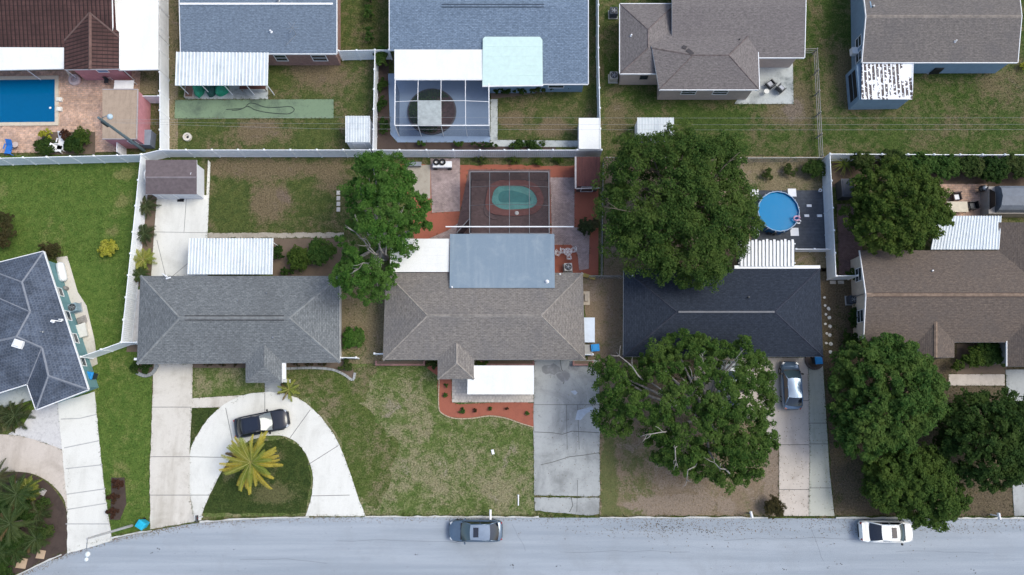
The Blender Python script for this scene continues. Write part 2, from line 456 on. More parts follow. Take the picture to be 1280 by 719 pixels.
SAND = concrete('pale_sand', (.40, .36, .30), (.22, .18, .14), .5, 1.4, 9)
m, nt, out = newmat('worn_asphalt'); p_ = pos(nt)
b1 = noise(nt, scaled(nt, p_, (.035, .75, 1)), 1.0, 6, .62); b2 = noise(nt, p_, .22, 7, .68, .5); b3 = noise(nt, p_, 3.2, 6, .75); b4 = noise(nt, p_, 24, 3, .75)
c_ = mixc(nt, ramp(nt, b1, .34, .66), (.285, .325, .37), (.36, .40, .447)); c_ = mixc(nt, mul(nt, ramp(nt, b2, .45, .72), .5), c_, (.27, .295, .32)); c_ = mixc(nt, mul(nt, ramp(nt, b3, .55, .75), .45), c_, (.24, .26, .28))
c_ = mixc(nt, 1.0, c_, val(nt, ramp(nt, b4, .25, .75), .74, 1.2), 'MULTIPLY'); vo = nd(nt, 'ShaderNodeTexVoronoi', {'Vector': p_, 'Scale': 1.3, 'Randomness': 1.0}); c_ = mixc(nt, mul(nt, ramp(nt, vo.outputs['Distance'], .075, .03), .55), c_, (.12, .13, .14))
bsdf(nt, out, c_, .9, .12, 0, b4, .3, .012); ROAD = m
C_NEW = concrete('new_concrete', (.72, .715, .665), (.46, .45, .40), .45, .33, 2, (.5, .12, 1))
C_OLD = concrete('old_concrete', (.63, .595, .53), (.34, .30, .24), .62, .4, 12, (.6, .1, 1))
C_GREY = concrete('grey_concrete', (.40, .415, .41), (.19, .198, .195), .85, .3, 14, (.35, .12, 1))
C_PINK = concrete('pinkish_concrete', (.58, .52, .46), (.33, .28, .23), .6, .4, 16, (.5, .12, 1))
C_GREEN = concrete('mossy_concrete', (.50, .50, .43), (.27, .28, .20), .5, .4, 18, (1.2, .1, 1))
C_PATIO = concrete('patio_concrete', (.46, .49, .48), (.15, .17, .17), .95, .45, 19)
C_BLUE = concrete('blue_patio_paint', (.27, .36, .50), (.19, .26, .37), .4, .4, 22)
KERB = concrete('kerb_concrete', (.58, .58, .55), (.28, .27, .24), .7, .8, 23)
JOINT = plain('joint_filler', (.16, .155, .15), .9)
CRACK = plain('crack_dirt', (.13, .13, .125), .9)
PAV_O = bricky('orange_pavers', (.62, .40, .285), (.48, .33, .26), (.40, .30, .235), .42, .21, .02, .28)
PAV_P = bricky('pink_pavers', (.42, .33, .31), (.34, .26, .25), (.26, .21, .20), .22, .11, .015, .22)
PAV_R = bricky('red_pavers', (.205, .135, .13), (.16, .108, .105), (.12, .08, .078), .22, .11, .014, .2)
PAV_T = bricky('tan_tiles', (.58, .53, .47), (.52, .47, .42), (.40, .37, .33), .3, .3, .02, .12)
PAV_D = bricky('dim_red_pavers', (.20, .10, .085), (.16, .08, .07), (.11, .06, .05), .24, .12, .014, .25)
TURF = concrete('faded_green_court', (.185, .26, .165), (.085, .115, .09), .95, .3, 25)
DECK = bricky('dark_deck_boards', (.085, .095, .11), (.075, .083, .097), (.03, .033, .04), 40, .14, .012, .18)
GRAVEL = concrete('white_gravel', (.60, .59, .58), (.36, .35, .35), .6, 3.0, 26)

gb = MB(); gb.poly([(-260, -230, -.03), (260, -230, -.03), (260, 260, -.03), (-260, 260, -.03)])
g = gb.build('ground', G_base); g['kind'] = 'structure'

# lawns, lot by lot
lawn([(-60, -30), (1400, -30), (1400, 195), (-60, 195)], 0.0, G_yard, 20, .05, rag=0, name='lawn')
lawn([(-60, 195), (180, 195), (172, 450), (190, 455), (188, 662), (140, 672), (80, 560), (-60, 500)], .004, G_lush, 34, .06, seed=3)
lawn([(256, 192), (450, 192), (440, 296), (258, 296)], .004, G_yard, 30, .05, seed=4)
lawn([(236, 455), (668, 455), (668, 644), (236, 646)], .004, G_front, 34, .055, seed=5, rag=0)
lawn([(360, 458), (470, 458), (452, 505), (500, 560), (470, 640), (440, 610), (420, 540), (385, 500), (360, 488)], .008, G_base, 26, .055, seed=6, rag=4)
lawn([(249, 642), (270, 597), (300, 556), (355, 548), (380, 560), (390, 600), (382, 642)], .012, G_dark, 34, .06, seed=8)
lawn([(236, 508), (280, 508), (258, 530), (238, 575)], .012, G_dark, 30, .05, seed=9)
lawn([(738, 450), (975, 450), (975, 645), (750, 645)], .004, G_dirt, 16, .04, seed=10)
lawn([(1012, 335), (1290, 335), (1400, 645), (1042, 645), (1029, 450)], .004, G_shade, 20, .05, seed=11)
lawn([(755, 0), (1400, -30), (1400, 194), (755, 196)], .004, G_right, 28, .05, seed=12)
lawn([(616, 112), (724, 104), (722, 176), (622, 176)], .012, G_yard, 28, .05, seed=14)
lawn([(425, 340), (482, 340), (480, 455), (425, 455)], .006, G_dry, 14, .04, seed=15)
lawn([(728, 346), (782, 346), (780, 460), (735, 452)], .006, G_dirt, 10, .04, seed=16)
lawn([(930, 195), (1035, 195), (1035, 340), (930, 340)], .004, G_dry, 18, .05, seed=17)
lawn([(755, 196), (940, 196), (935, 345), (755, 345)], .003, G_dirt, 10, .04, seed=18)

# bare patches and litter with ragged outlines
def patch(name, cx, cy, rx, ry, mt, z, seed, rot=0):
    r = random.Random(seed); pts = []
    for k in range(26):
        a = 2 * math.pi * k / 26; q = r.uniform(.72, 1.12)
        x, y = rx * q * math.cos(a), ry * q * math.sin(a)
        pts.append((cx + x * math.cos(rot) - y * math.sin(rot), cy + x * math.sin(rot) + y * math.cos(rot)))
    return sheet(name, pts, z, mt, hard=False)

# road with its kerb
KP = smooth_px([(-70, 772), (20, 721), (85, 691), (140, 673.5), (190, 663.5), (250, 653.5), (330, 648.5), (456, 646.5), (640, 647), (960, 648), (1290, 648.5), (1500, 649)], 8, closed=False)
sheet('road', KP + [(1500, 770), (460, 770), (200, 800), (20, 850), (-70, 880)], .002 - .0, ROAD)
KW = P2(KP)
def ribbon(pts, off0, off1):
    a, b = [], []
    for i, p in enumerate(pts):
        t = (pts[min(i + 1, len(pts) - 1)] - pts[max(i - 1, 0)]).normalized(); n = Vector((-t.y, t.x, 0))
        a.append(p + n * off0); b.append(p + n * off1)
    return a, b
def kerb_run(i0, i1, seed):
    """low kerb, partly grown over: its outer width wanders"""
    r = random.Random(seed); pts = KW[i0:i1 + 1]; dense = []
    for i in range(len(pts) - 1):
        n = max(1, int((pts[i + 1] - pts[i]).length / .5))
        for k in range(n): dense.append(pts[i].lerp(pts[i + 1], k / n))
    dense.append(pts[-1])
    a, b = ribbon(dense, .0, 1.0)
    mb = MB(); w = [r.uniform(.05, .17) for _ in dense]
    b = [p + (q - p) * wi for p, q, wi in zip(a, b, w)]
    for i in range(len(a) - 1):
        q0 = [a[i], a[i + 1], b[i + 1], b[i]]
        mb.prism(q0, -.03, .10)
    o = mb.build('kerb', KERB); o['kind'] = 'structure'
def kidx(px):
    x = P(px, 650).x
    return min(range(len(KW)), key=lambda i: abs(KW[i].x - x))
for n, (p0, p1) in enumerate([(20, 84), (138, 190), (250, 384), (456, 668), (750, 972), (1042, 1500)]): kerb_run(kidx(p0), kidx(p1), n)
# oil and gum stains, tar patches on the road
STAIN = plain('tar_stain', (.10, .105, .115), .7)
rs = random.Random(5); sb = MB()
for (cx, cy, n, sp) in [(840, 658, 34, 26), (880, 664, 10, 10), (193, 690, 5, 12), (294, 687, 1, 1), (640, 706, 4, 5), (697, 708, 3, 2), (980, 711, 3, 4), (1050, 705, 2, 4), (1220, 715, 3, 8), (888, 684, 2, 5), (1130, 702, 2, 3), (255, 712, 1, 3), (520, 695, 2, 4), (780, 665, 3, 8)]:
    for _ in range(n):
        x, y = rs.gauss(cx, sp * .6), rs.gauss(cy, min(3.0, sp * .3)); r = rs.uniform(.5, 1.3)
        sb.poly([P(x + r * rs.uniform(.6, 1.1) * math.cos(a), y + r * rs.uniform(.5, .9) * math.sin(a), .008) for a in [6.283 * k / 7 for k in range(7)][::-1]])
o = sb.build('road_stains', STAIN); o['kind'] = 'structure'

# slabs with joints and cracks
def strips(name, lines, z, w, mt):
    mb = MB()
    for ln in lines:
        q = P2(ln, z)
        for i in range(len(q) - 1):
            d = (q[i + 1] - q[i]).normalized(); n = Vector((-d.y, d.x, 0)) * w / 2
            mb.poly([q[i] - n, q[i + 1] - n, q[i + 1] + n, q[i] + n])
    o = mb.build(name, mt); o['kind'] = 'structure'; return o
DA = [(192, 455), (241, 455), (240, 500), (237, 560), (237, 620), (243, 652), (188, 662), (187, 600), (190, 520)]
sheet('driveway', ragged(DA, 5, .5, 2), .05, C_OLD, .1)
strips('driveway_joint', [[(190, 509), (239, 509)], [(188, 571), (237, 571)], [(187, 619), (237, 619)]], .054, .05, JOINT)
OUT = smooth_px([(243, 651), (237, 610), (237, 570), (244, 548), (260, 524), (281, 505), (305, 494), (332, 490), (358, 493), (381, 503), (405, 526), (424, 556), (437, 590), (447, 620), (457, 645.5)], 5, False)
INN = smooth_px([(382, 645.5), (389, 622), (391, 598), (387, 578), (377, 560), (364, 549), (345, 544), (320, 548), (300, 559), (283, 580), (269, 604), (258, 628), (251, 650)], 5, False)
sheet('driveway', ragged(OUT + INN, 4, .45, 12), .046, C_NEW, .09)
strips('driveway_joint', [[(282, 510), (293, 563)], [(331, 491), (331, 545)], [(388, 512), (362, 548)], [(423, 557), (385, 581)], [(437, 619), (389, 620)], [(236, 571), (283, 572)], [(236, 619), (262, 619)]], .050, .05, JOINT)
sheet('path', [(240, 498), (305, 494), (284, 509), (239, 510)], .040, C_OLD, .08)
sheet('path', [(331, 477), (353, 477), (351, 494), (331, 492)], .042, C_GREY, .08)
DB = [(668, 450), (749, 450), (749.5, 530), (750, 618), (748, 621), (668, 619), (667, 530)]
sheet('driveway', ragged(DB, 5, .5, 31), .05, C_GREY, .1)
sheet('driveway', ragged([(668, 622), (749, 622.5), (749, 642), (735, 645), (700, 641), (668, 638)], 6, .6, 3), .048, C_GREY, .1)
strips('driveway_joint', [[(668, 506), (749, 506)], [(708, 506), (709, 562)], [(722, 506), (724, 562)], [(722, 600), (721, 640)]], .054, .045, CRACK)
strips('crack', [[(668, 540), (690, 541), (703, 543), (715, 539), (749, 541)], [(676, 581), (690, 578), (712, 571), (730, 569), (749, 566)], [(700, 450), (702, 462), (708, 470), (704, 480)], [(714, 622), (716, 632), (712, 640)]], .0545, .06, CRACK)
rr = random.Random(3); ob = MB()
for cx, cy, rx, ry in [(690, 462, 14, 8), (704, 470, 9, 7), (716, 459, 8, 6)]:
    ob.poly([P(cx + rx * rr.uniform(.6, 1.1) * math.cos(a), cy + ry * rr.uniform(.6, 1.1) * math.sin(a), .0552 + .0006 * cx / 700) for a in [-6.283 * k / 14 for k in range(14)]])
o = ob.build('oil_stain', concrete('oil_stain', (.24, .245, .25), (.40, .41, .42), .9, 1.2, 40)); o['kind'] = 'structure'
pb = MB(); pb.poly([P(x, y, .057) for x, y in [(722, 513), (730, 511), (740, 508), (742, 512), (733, 517), (726, 525), (719, 525)][::-1]])
pb.poly([P(x, y, .057) for x, y in [(713, 489), (719, 488), (722, 491), (719, 494), (716, 492)][::-1]])
o = pb.build('paint_spill', plain('blue_white_spill', (.42, .48, .56), .6)); o['kind'] = 'structure'
sheet('driveway', [(868, 447), (975, 447), (1010, 447), (1012, 560), (1011, 645), (980, 645), (974, 630), (974, 560), (940, 522), (868, 520)], .05, C_PINK, .1)
sheet('driveway', [(1010.3, 447), (1028, 447), (1034, 540), (1037, 590), (1043, 645), (1011.3, 645), (1012.3, 560)], .052, C_GREEN, .1)
strips('driveway_joint', [[(974, 501), (1011, 501)], [(974, 556), (1011, 556)], [(974, 612), (1011, 612)]], .054, .05, CRACK)
strips('driveway_joint', [[(1011, 529), (1033, 529)], [(1012, 555), (1035, 555)], [(1012, 610), (1039, 610)]], .056, .05, CRACK)
sheet('driveway', ragged([(72, 503), (118, 490), (123, 540), (130, 610), (140, 676), (84, 692), (84, 630)], 5, .45, 33), .05, C_NEW, .1)
strips('driveway_joint', [[(76, 524), (100, 523), (121, 518)], [(80, 560), (124, 551)], [(82, 586), (128, 581)], [(83, 618), (132, 611)], [(84, 637), (134, 629)], [(82, 655), (136, 655)]], .054, .09, plain('pale_joint', (.42, .42, .41), .9))
sheet('path', smooth_px([(-30, 543), (0, 543), (28, 546), (55, 554), (80, 566), (86, 600), (84, 640), (79, 622), (60, 602), (35, 591), (0, 590), (-30, 592)], 4), .044, C_PINK, .08)
sheet('gravel_bed', [(40, 513), (76, 503), (80, 563), (57, 554), (30, 546), (10, 543), (30, 530)], .030, GRAVEL)
sheet('mulch_bed', smooth_px([(-40, 590), (0, 590), (32, 591), (57, 602), (75, 622), (84, 645), (84, 690), (50, 704), (10, 724), (-40, 740)], 4), .020, MULCH)
sheet('mulch_bed', [(139, 597), (156, 597), (158, 630), (150, 650), (137, 650), (139, 620)], .014, MULCH)
# left lot: slab strip along the teal house
sheet('path', [(70, 322), (84, 320), (97, 365), (108, 382), (118, 425), (122, 455), (108, 462), (92, 400)], .03, C_OLD, .06)
# house A back yard
sheet('driveway', [(196, 247), (196, 244), (258, 244), (260, 200), (263, 203), (259, 300), (259, 345), (189, 345), (192, 300)], .05, C_NEW, .1)
strips('driveway_joint', [[(193, 290), (259, 291)], [(233, 247), (230, 290)], [(196, 300), (207, 345)], [(240, 325), (216, 345)]], .054, .04, JOINT)
sheet('path', ragged([(259, 291), (430, 291), (430, 297), (259, 298)], 5, .8, 6), .022, SAND)
sheet('mulch_bed', [(341, 298), (432, 298), (430, 345), (341, 345)], .020, SOIL)
sheet('mulch_bed', [(179, 240), (198, 240), (189, 345), (172, 360), (172, 440), (158, 440), (166, 330)], .018, SOIL)
sheet('gravel_bed', [(168, 362), (176, 362), (173, 428), (161, 428)], .022, GRAVEL)
sheet('mulch_bed', [(241, 450), (308, 450), (308, 460), (241, 460)], .016, SOIL)
sheet('mulch_bed', [(356, 450), (426, 450), (440, 458), (444, 474), (430, 468), (415, 461), (356, 461)], .016, SOIL)
sheet('mulch_bed', [(172, 452), (196, 452), (192, 465), (182, 470), (172, 464)], .016, SOIL)
# house B back garden and front bed
sheet('mulch_bed', [(500, 205), (748, 205), (748, 344), (520, 345), (516, 270)], .012, MULCHR)
sheet('patio', [(538, 198), (575, 198), (575, 264), (540, 266)], .03, PAV_P, .06)
sheet('patio', [(588, 268), (588, 300), (520, 305), (560, 288)], .028, PAV_P, .06)
sheet('patio', [(586, 212), (688, 212), (688, 295), (568, 300)], .032, PAV_R, .06)
sheet('patio', [(688, 222), (718, 222), (718, 284), (730, 286), (737, 292), (736, 336), (724, 338), (722, 318), (714, 306), (690, 306)], .03, PAV_P, .06)
sheet('soil_strip', ragged([(505, 196), (720, 196), (720, 207), (505, 206)], 6, 1, 4), .018, G_yard, hard=False)
sheet('dirt_strip', [(503, 208), (538, 206), (538, 248), (520, 250)], .02, SAND)
sheet('mulch_bed', smooth_px([(548, 470), (566, 472), (566, 503), (600, 504), (667, 504), (667.5, 533), (650, 528), (633, 522), (612, 519), (590, 522), (568, 522), (552, 517), (548.5, 508)], 3), .026, MULCHR)
sheet('mulch_bed', [(530, 455), (550, 455), (550, 472), (536, 462)], .026, MULCHR)
sheet('patio', [(565, 473), (667, 473), (667, 503), (565, 503)], .045, PAV_T, .09)
# house C back yard, house C side
sheet('deck', [(938, 238), (1031, 238), (1033, 311), (940, 311)], .06, DECK, .12)
#sheet('ground_strip', [(1030, 345), (1050, 345), (1062, 645), (1044, 645), (1030, 450)], .007, G_dirt, hard=False)
# right-hand neighbour
sheet('patio', [(1046, 255), (1075, 255), (1080, 350), (1049, 348)], .03, PAV_R, .06)
sheet('patio', [(1170, 230), (1234, 230), (1236, 272), (1170, 272)], .03, PAV_O, .06)
sheet('soil_bed', [(1040, 196), (1300, 196), (1300, 234), (1040, 234)], .016, LEAFLIT)
sheet('path', [(1186, 468), (1256, 468), (1256, 482), (1186, 482)], .036, C_PINK, .07)
sheet('driveway', [(1257, 462), (1330, 462), (1330, 645), (1268, 645)], .05, C_GREY, .1)
sheet('soil_bed', [(1196, 430), (1258, 430), (1258, 468), (1196, 468)], .014, SOIL)
# back row
sheet('patio', [(-60, 90), (72, 88), (150, 84), (176, 90), (174, 118), (146, 118), (146, 190), (-60, 192)], .03, PAV_O, .06)
sheet('soil_bed', [(52, 165), (119, 165), (119, 193), (52, 193)], .034, SOIL)
sheet('dirt_strip', [(146, 85), (198, 85), (198, 118), (146, 118)], .022, G_dry, hard=False)
sheet('patio', [(232, 107), (335, 107), (335, 124), (232, 124)], .03, C_PATIO, .06)
sheet('court', [(219, 125), (417, 124), (417, 148), (218, 148)], .034, TURF, .02)
sheet('patio', [(485, 92), (497, 92), (497, 100), (611, 100), (613, 178), (497, 178), (488, 168)], .03, C_BLUE, .06)
sheet('path', [(613, 124), (622, 124), (622, 175), (725, 176), (725, 184), (613, 183)], .032, C_PATIO, .06)
sheet('soil_bed', [(472, 70), (486, 70), (487, 165), (498, 178), (695, 178), (695, 188), (470, 188)], .02, MULCH)
sheet('patio', [(949, 74), (991, 74), (992, 130), (918, 130), (930, 112)], .03, C_PATIO, .06)
sheet('soil_bed', [(612, 106), (692, 104), (692, 114), (614, 124)], .016, SOIL)
sheet('dirt_strip', [(204, 0), (224, 0), (222, 190), (205, 190)], .008, G_dry, hard=False)

# hairline cracks that wander over the road
rc = random.Random(12); lines = []
for x0, y0, dx, n in ((420, 676, 22, 9), (700, 690, 26, 8), (905, 676, 20, 10), (1120, 690, 18, 9), (300, 700, 20, 8), (640, 655, 4, 6), (1010, 652, 3, 8)):
    x, y = x0, y0; ln = []
    for _ in range(n): ln.append((x, y)); x += dx * rc.uniform(.6, 1.3); y += rc.uniform(-2.2, 2.2) if dx > 8 else rc.uniform(5, 9)
    lines.append(ln)
strips('road_crack', lines, .0065, .022, plain('road_crack_dirt', (.17, .185, .20), .9))
# ---------------------------------------------------------------- houses
def roof_part(name, parent, verts, faces, mt, t=.16, gut=None, gutw=.07, skip_gut=()):
    """verts = (px, py, z); closed roof body: top planes, fascia, soffit; gut = material of an eave trim set 3 mm proud"""
    W = [P(*v) for v in verts]; mb = MB()
    fs = []
    for f in faces:
        n = Vector((0, 0, 0))
        for i in range(len(f)):
            a, b = W[f[i]], W[f[(i + 1) % len(f)]]
            n += Vector(((a.y - b.y) * (a.z + b.z), (a.z - b.z) * (a.x + b.x), (a.x - b.x) * (a.y + b.y)))
        fs.append(list(f) if n.z > 0 else list(f)[::-1])
    for f in fs: mb.poly([W[i] for i in f], 0)
    cnt = {}
    for f in fs:
        for i in range(len(f)):
            e = (f[i], f[(i + 1) % len(f)]); cnt[frozenset(e)] = cnt.get(frozenset(e), []) + [e]
    dz = Vector((0, 0, t)); tb = MB(); has = False
    for k, v in cnt.items():
        if len(v) == 1:
            a, b = W[v[0][0]], W[v[0][1]]
            mb.poly([a - dz, b - dz, b, a], 1)
            if gut and tuple(sorted(v[0])) not in skip_gut:
                d = (b - a); L = d.length
                if L > .2:
                    hd = Vector((d.x, d.y, 0)).normalized(); n = Vector((hd.y, -hd.x, 0)); has = True
                    q = [a + n * .003 + Vector((0, 0, -t * .9)), b + n * .003 + Vector((0, 0, -t * .9)), b + n * .003 + Vector((0, 0, .012)), a + n * .003 + Vector((0, 0, .012))]
                    r_ = [p + n * gutw for p in q]
                    tb.add(q + r_, [[0, 1, 2, 3], [7, 6, 5, 4], [0, 4, 5, 1], [1, 5, 6, 2], [2, 6, 7, 3], [3, 7, 4, 0]])
    for f in fs: mb.poly([W[i] - dz for i in f[::-1]], 1)
    o = mb.build(name, [mt, W_PAINT], parent)
    if has: tb.build('gutter', gut, o)
    return o
def ridge_caps(parent, lines, mt, w=.30, h=.05):
    for a, b in lines:
        mb = MB(); A, B = P(*a), P(*b); d = (B - A).normalized(); s = Vector((d.y, -d.x, 0)).normalized(); u = Vector((0, 0, 1))
        L = (B - A).length; n = max(1, int(L / .33))
        for i in range(n):
            p, q = A + (B - A) * (i / n), A + (B - A) * ((i + 1) / n)
            hh = h * (1 + .25 * (i % 2))
            mb.add([p - s * w / 2 - u * .05, p + u * hh, p + s * w / 2 - u * .05, q - s * w / 2 - u * .05, q + u * hh * .9, q + s * w / 2 - u * .05], [[0, 3, 4, 1], [1, 4, 5, 2], [0, 1, 2], [5, 4, 3]])
        mb.build('ridge_cap', mt, parent)
def wall_part(parent, poly, z1, mt, z0=-.03, name='wall'):
    mb = MB(); mb.prism(poly, z0, z1); return mb.build(name, mt, parent)
def on_wall(parent, A, B, s, w, z0, z1, mt, pane=GLASS, name='window', paned=True, frame=.06):
    """window or door set 3 cm proud of the wall face A->B (outside is to the right of A->B), centre at fraction s"""
    A = Vector((A[0], A[1], 0)); B = Vector((B[0], B[1], 0)); d = (B - A).normalized(); n = Vector((d.y, -d.x, 0))
    c = A + (B - A) * s
    def bar(x0, x1, za, zb, d0, d1, mb):
        q = []
        for dd in (d0, d1):
            for x, z in ((x0, za), (x1, za), (x1, zb), (x0, zb)): q.append(c + d * x + n * dd + Vector((0, 0, z)))
        mb.add(q, [[3, 2, 1, 0], [4, 5, 6, 7], [0, 1, 5, 4], [1, 2, 6, 5], [2, 3, 7, 6], [3, 0, 4, 7]])
    mb = MB(); h = w / 2
    bar(-h, h, z0, z0 + frame, -.02, .05, mb); bar(-h, h, z1 - frame, z1, -.02, .05, mb)
    bar(-h, -h + frame, z0 + frame, z1 - frame, -.02, .05, mb); bar(h - frame, h, z0 + frame, z1 - frame, -.02, .05, mb)
    if paned and name == 'window': bar(-h + frame, h - frame, (z0 + z1) / 2 - .02, (z0 + z1) / 2 + .02, -.02, .045, mb)
    o = mb.build(name, mt, parent)
    pm = MB(); bar(-h + frame, h - frame, z0 + frame, z1 - frame, -.01, .02, pm); pm.build('pane' if name == 'window' else 'panel', pane, o)
    return o
def rect(x0, y0, x1, y1, z): return [P(x0, y1, z), P(x1, y1, z), P(x1, y0, z), P(x0, y0, z)]   # ccw seen from above
def std_windows(h, poly, edges, mt):
    """windows on wall runs: poly ccw; edges = {index: [(s, w, z0, z1)]}"""
    for i, ws in edges.items():
        A, B = poly[i], poly[(i + 1) % len(poly)]
        for s, w, z0, z1 in ws: on_wall(h, A, B, s, w, z0, z1, mt)
def vent(parent, px, py, z, r=.06, h=.35, mt=None, name='vent_pipe'):
    mb = MB(); c = P(px, py, z); mb.lathe(c, [(r * 1.8, -.1), (r * 1.8, .02), (r, .05), (r, h)], 10); return mb.build(name, mt or GREYMETAL, parent)
RIBW = concrete('white_rib_tops', (.80, .83, .84), (.52, .56, .60), .4, .8, 5, (4, .3, 1), .45)
def ribbed(name, parent, q, mt, n, t=.04, rh=.06, rw=.06, rib=None):
    """ribbed metal sheet: q = 4 world corners TL TR BR BL; ribs run from top to bottom edge"""
    TL, TR, BR, BL = q; mb = MB(); dz = Vector((0, 0, t))
    mb.add([BL, BR, TR, TL, BL - dz, BR - dz, TR - dz, TL - dz], [[0, 1, 2, 3], [7, 6, 5, 4], [4, 5, 1, 0], [5, 6, 2, 1], [6, 7, 3, 2], [7, 4, 0, 3]])
    for i in range(n + 1):
        s = i / n; a, b = TL.lerp(TR, s), BL.lerp(BR, s)
        u = (TR - TL).normalized()
        lo = [a - u * rw, a + u * rw, b + u * rw, b - u * rw]; hi = [a - u * rw * .6, a + u * rw * .6, b + u * rw * .6, b - u * rw * .6]
        mb.add([p - Vector((0, 0, .002)) for p in lo] + [p + Vector((0, 0, rh)) for p in hi], [[4, 5, 6, 7][::-1], [0, 1, 5, 4][::-1], [1, 2, 6, 5][::-1], [2, 3, 7, 6][::-1], [3, 0, 4, 7][::-1]], 1)
    return mb.build(name, [mt, rib or RIBW], parent)
def slab_roof(name, parent, q, mt, t=.12, seams=0, lip=0.0):
    TL, TR, BR, BL = q; mb = MB(); dz = Vector((0, 0, t))
    mb.add([BL, BR, TR, TL, BL - dz, BR - dz, TR - dz, TL - dz], [[0, 1, 2, 3], [7, 6, 5, 4], [4, 5, 1, 0], [5, 6, 2, 1], [6, 7, 3, 2], [7, 4, 0, 3]])
    for i in range(1, seams):
        s = i / seams; a, b = TL.lerp(BL, s), TR.lerp(BR, s); mb.beam(a + Vector((0, 0, .008)), b + Vector((0, 0, .008)), .05, .022)
    if lip:
        for a, b in ((BL, BR), (TL, BL), (TR, BR)): mb.beam(a + Vector((0, 0, .02)), b + Vector((0, 0, .02)), .09, .06)
    return mb.build(name, mt, parent)
def posts(parent, pts, z1, mt=W_PAINT, w=.065, name='post'):
    for x, y in pts:
        p = P(x, y, z1); mb = MB(); mb.box((p.x, p.y, z1 / 2 - .04), (w, w, z1 - .06)); mb.build(name, mt, parent)

S_GREY = shingle('grey_shingles', (.205, .22, .225), (.14, .153, .16), (.095, .10, .105), weather=.32, seed=1, lines=.8)
S_TAUPE = shingle('taupe_shingles', (.25, .228, .205), (.185, .17, .158), (.12, .112, .108), weather=.4, wcol=(.14, .137, .142), seed=3, lines=.8)
S_NAVY = shingle('navy_shingles', (.036, .046, .064), (.024, .031, .046), (.014, .018, .028), weather=.15, seed=5)
S_BROWN = shingle('brown_shingles', (.165, .13, .105), (.12, .098, .085), (.075, .062, .055), weather=.4, wcol=(.10, .088, .082), seed=7)
S_BLUE = shingle('blue_grey_shingles', (.21, .275, .36), (.125, .17, .235), (.07, .10, .14), weather=.2, seed=9)
S_SLATE = shingle('slate_blue_shingles', (.175, .225, .285), (.14, .18, .235), (.10, .125, .165), weather=.25, seed=11)
S_MAUVE = shingle('mauve_shingles', (.205, .185, .178), (.155, .14, .138), (.11, .10, .10), weather=.3, wcol=(.135, .12, .125), seed=13)
S_DRIFT = shingle('driftwood_shingles', (.195, .175, .16), (.145, .132, .125), (.10, .09, .088), weather=.4, wcol=(.105, .10, .105), seed=15)
T_BROWN = barrel('brown_barrel_tiles', (.092, .046, .041), (.062, .034, .031), (.022, .013, .012), .40, .46, 2)
T_SLATE = bricky('slate_tiles', (.078, .098, .135), (.058, .075, .108), (.105, .125, .16), .24, .26, .028, .3, seed=6)
T_SLATE_CAP = plain('slate_ridge_tiles', (.20, .22, .26), .8)
W_PINK = plain('pink_stucco', (.48, .22, .24), .9, var=.12)
W_TEAL = plain('teal_stucco', (.14, .27, .29), .9, var=.1)
W_BEIGE = plain('beige_stucco', (.46, .38, .34), .9, var=.08)
W_BRICK = bricky('brown_red_brick', (.30, .16, .13), (.25, .13, .11), (.33, .27, .24), .22, .08, .01, .15)
W_BLUEW = plain('blue_grey_siding', (.22, .32, .42), .8, var=.08)
W_CREAM = plain('cream_stucco', (.56, .50, .42), .9, var=.1)
W_GREYW = plain('grey_stucco', (.40, .40, .39), .9, var=.1)

def hip(x0, y0, x1, y1, ra, rb, ry, ze, zr):
    v = [(x0, y0, ze), (x1, y0, ze), (x1, y1, ze), (x0, y1, ze), (ra, ry, zr), (rb, ry, zr)]
    return v, [(3, 2, 5, 4), (2, 1, 5), (1, 0, 4, 5), (0, 3, 4)]

# house A: grey hip roof with an entrance wing
E = 2.6
hA = thing('bungalow', 'long bungalow with mottled grey shingle hip roof above the curved white driveway', 'house', P(298, 400))
v = [(175.5, 345, E), (424.5, 345, E), (425, 453, E), (171, 455, E), (224, 397.5, 4.0), (361, 397.5, 4.0)]
rA = roof_part('roof', hA, v, [(3, 2, 5, 4), (2, 1, 5), (1, 0, 4, 5), (0, 3, 4)], S_GREY, gut=None)
CAP_G = plain('grey_ridge_shingles', (.215, .228, .232), .9, var=.25)
ridge_caps(rA, [((224, 397.5, 4.0), (361, 397.5, 4.0)), ((175.5, 345, E), (224, 397.5, 4.0)), ((171, 455, E), (224, 397.5, 4.0)), ((424.5, 345, E), (361, 397.5, 4.0)), ((425, 453, E), (361, 397.5, 4.0))], CAP_G)
mb = MB(); 
for dy in (-2.7, 2.7): mb.beam(P(231, 397.5 + dy, 3.97), P(355, 397.5 + dy, 3.97), .07, .05)
mb.build('ridge_vent', plain('dark_vent', (.05, .05, .055), .7), rA)
roof_part('entrance_roof', hA, [(307, 440, E + .02), (352.5, 440, E + .02), (352.5, 478.5, E + .02), (307, 478.5, E + .02), (330, 430, 3.2), (330, 457, 3.2)], [(3, 2, 5), (2, 1, 4, 5), (0, 3, 5, 4)], S_GREY)
pA = inset([P(175.5, 345, E), P(424.5, 345, E), P(425, 453, E), P(171, 455, E)], .45)
wall_part(hA, pA, 2.55, W_GREYW)
wall_part(hA, inset(rect(309, 452, 330, 477, E), .35), 2.5, W_GREYW, name='entrance_wall')
posts(hA, [(350, 475)], 2.5, W_PAINT, .3, 'column')
mb = MB(); a, b = P(355.5, 453, 2.3), P(355.5, 474, 2.3); mb.beam(a, b, .28, .2); mb.build('entrance_beam', W_PAINT, hA)
std_windows(hA, pA, {0: [(.12, 2.6, .1, 2.2), (.42, 1.5, .9, 2.1), (.8, 1.8, .9, 2.1)], 2: [(.3, 1.4, .9, 2.1), (.6, 1.2, .9, 2.1)]}, W_PAINT)
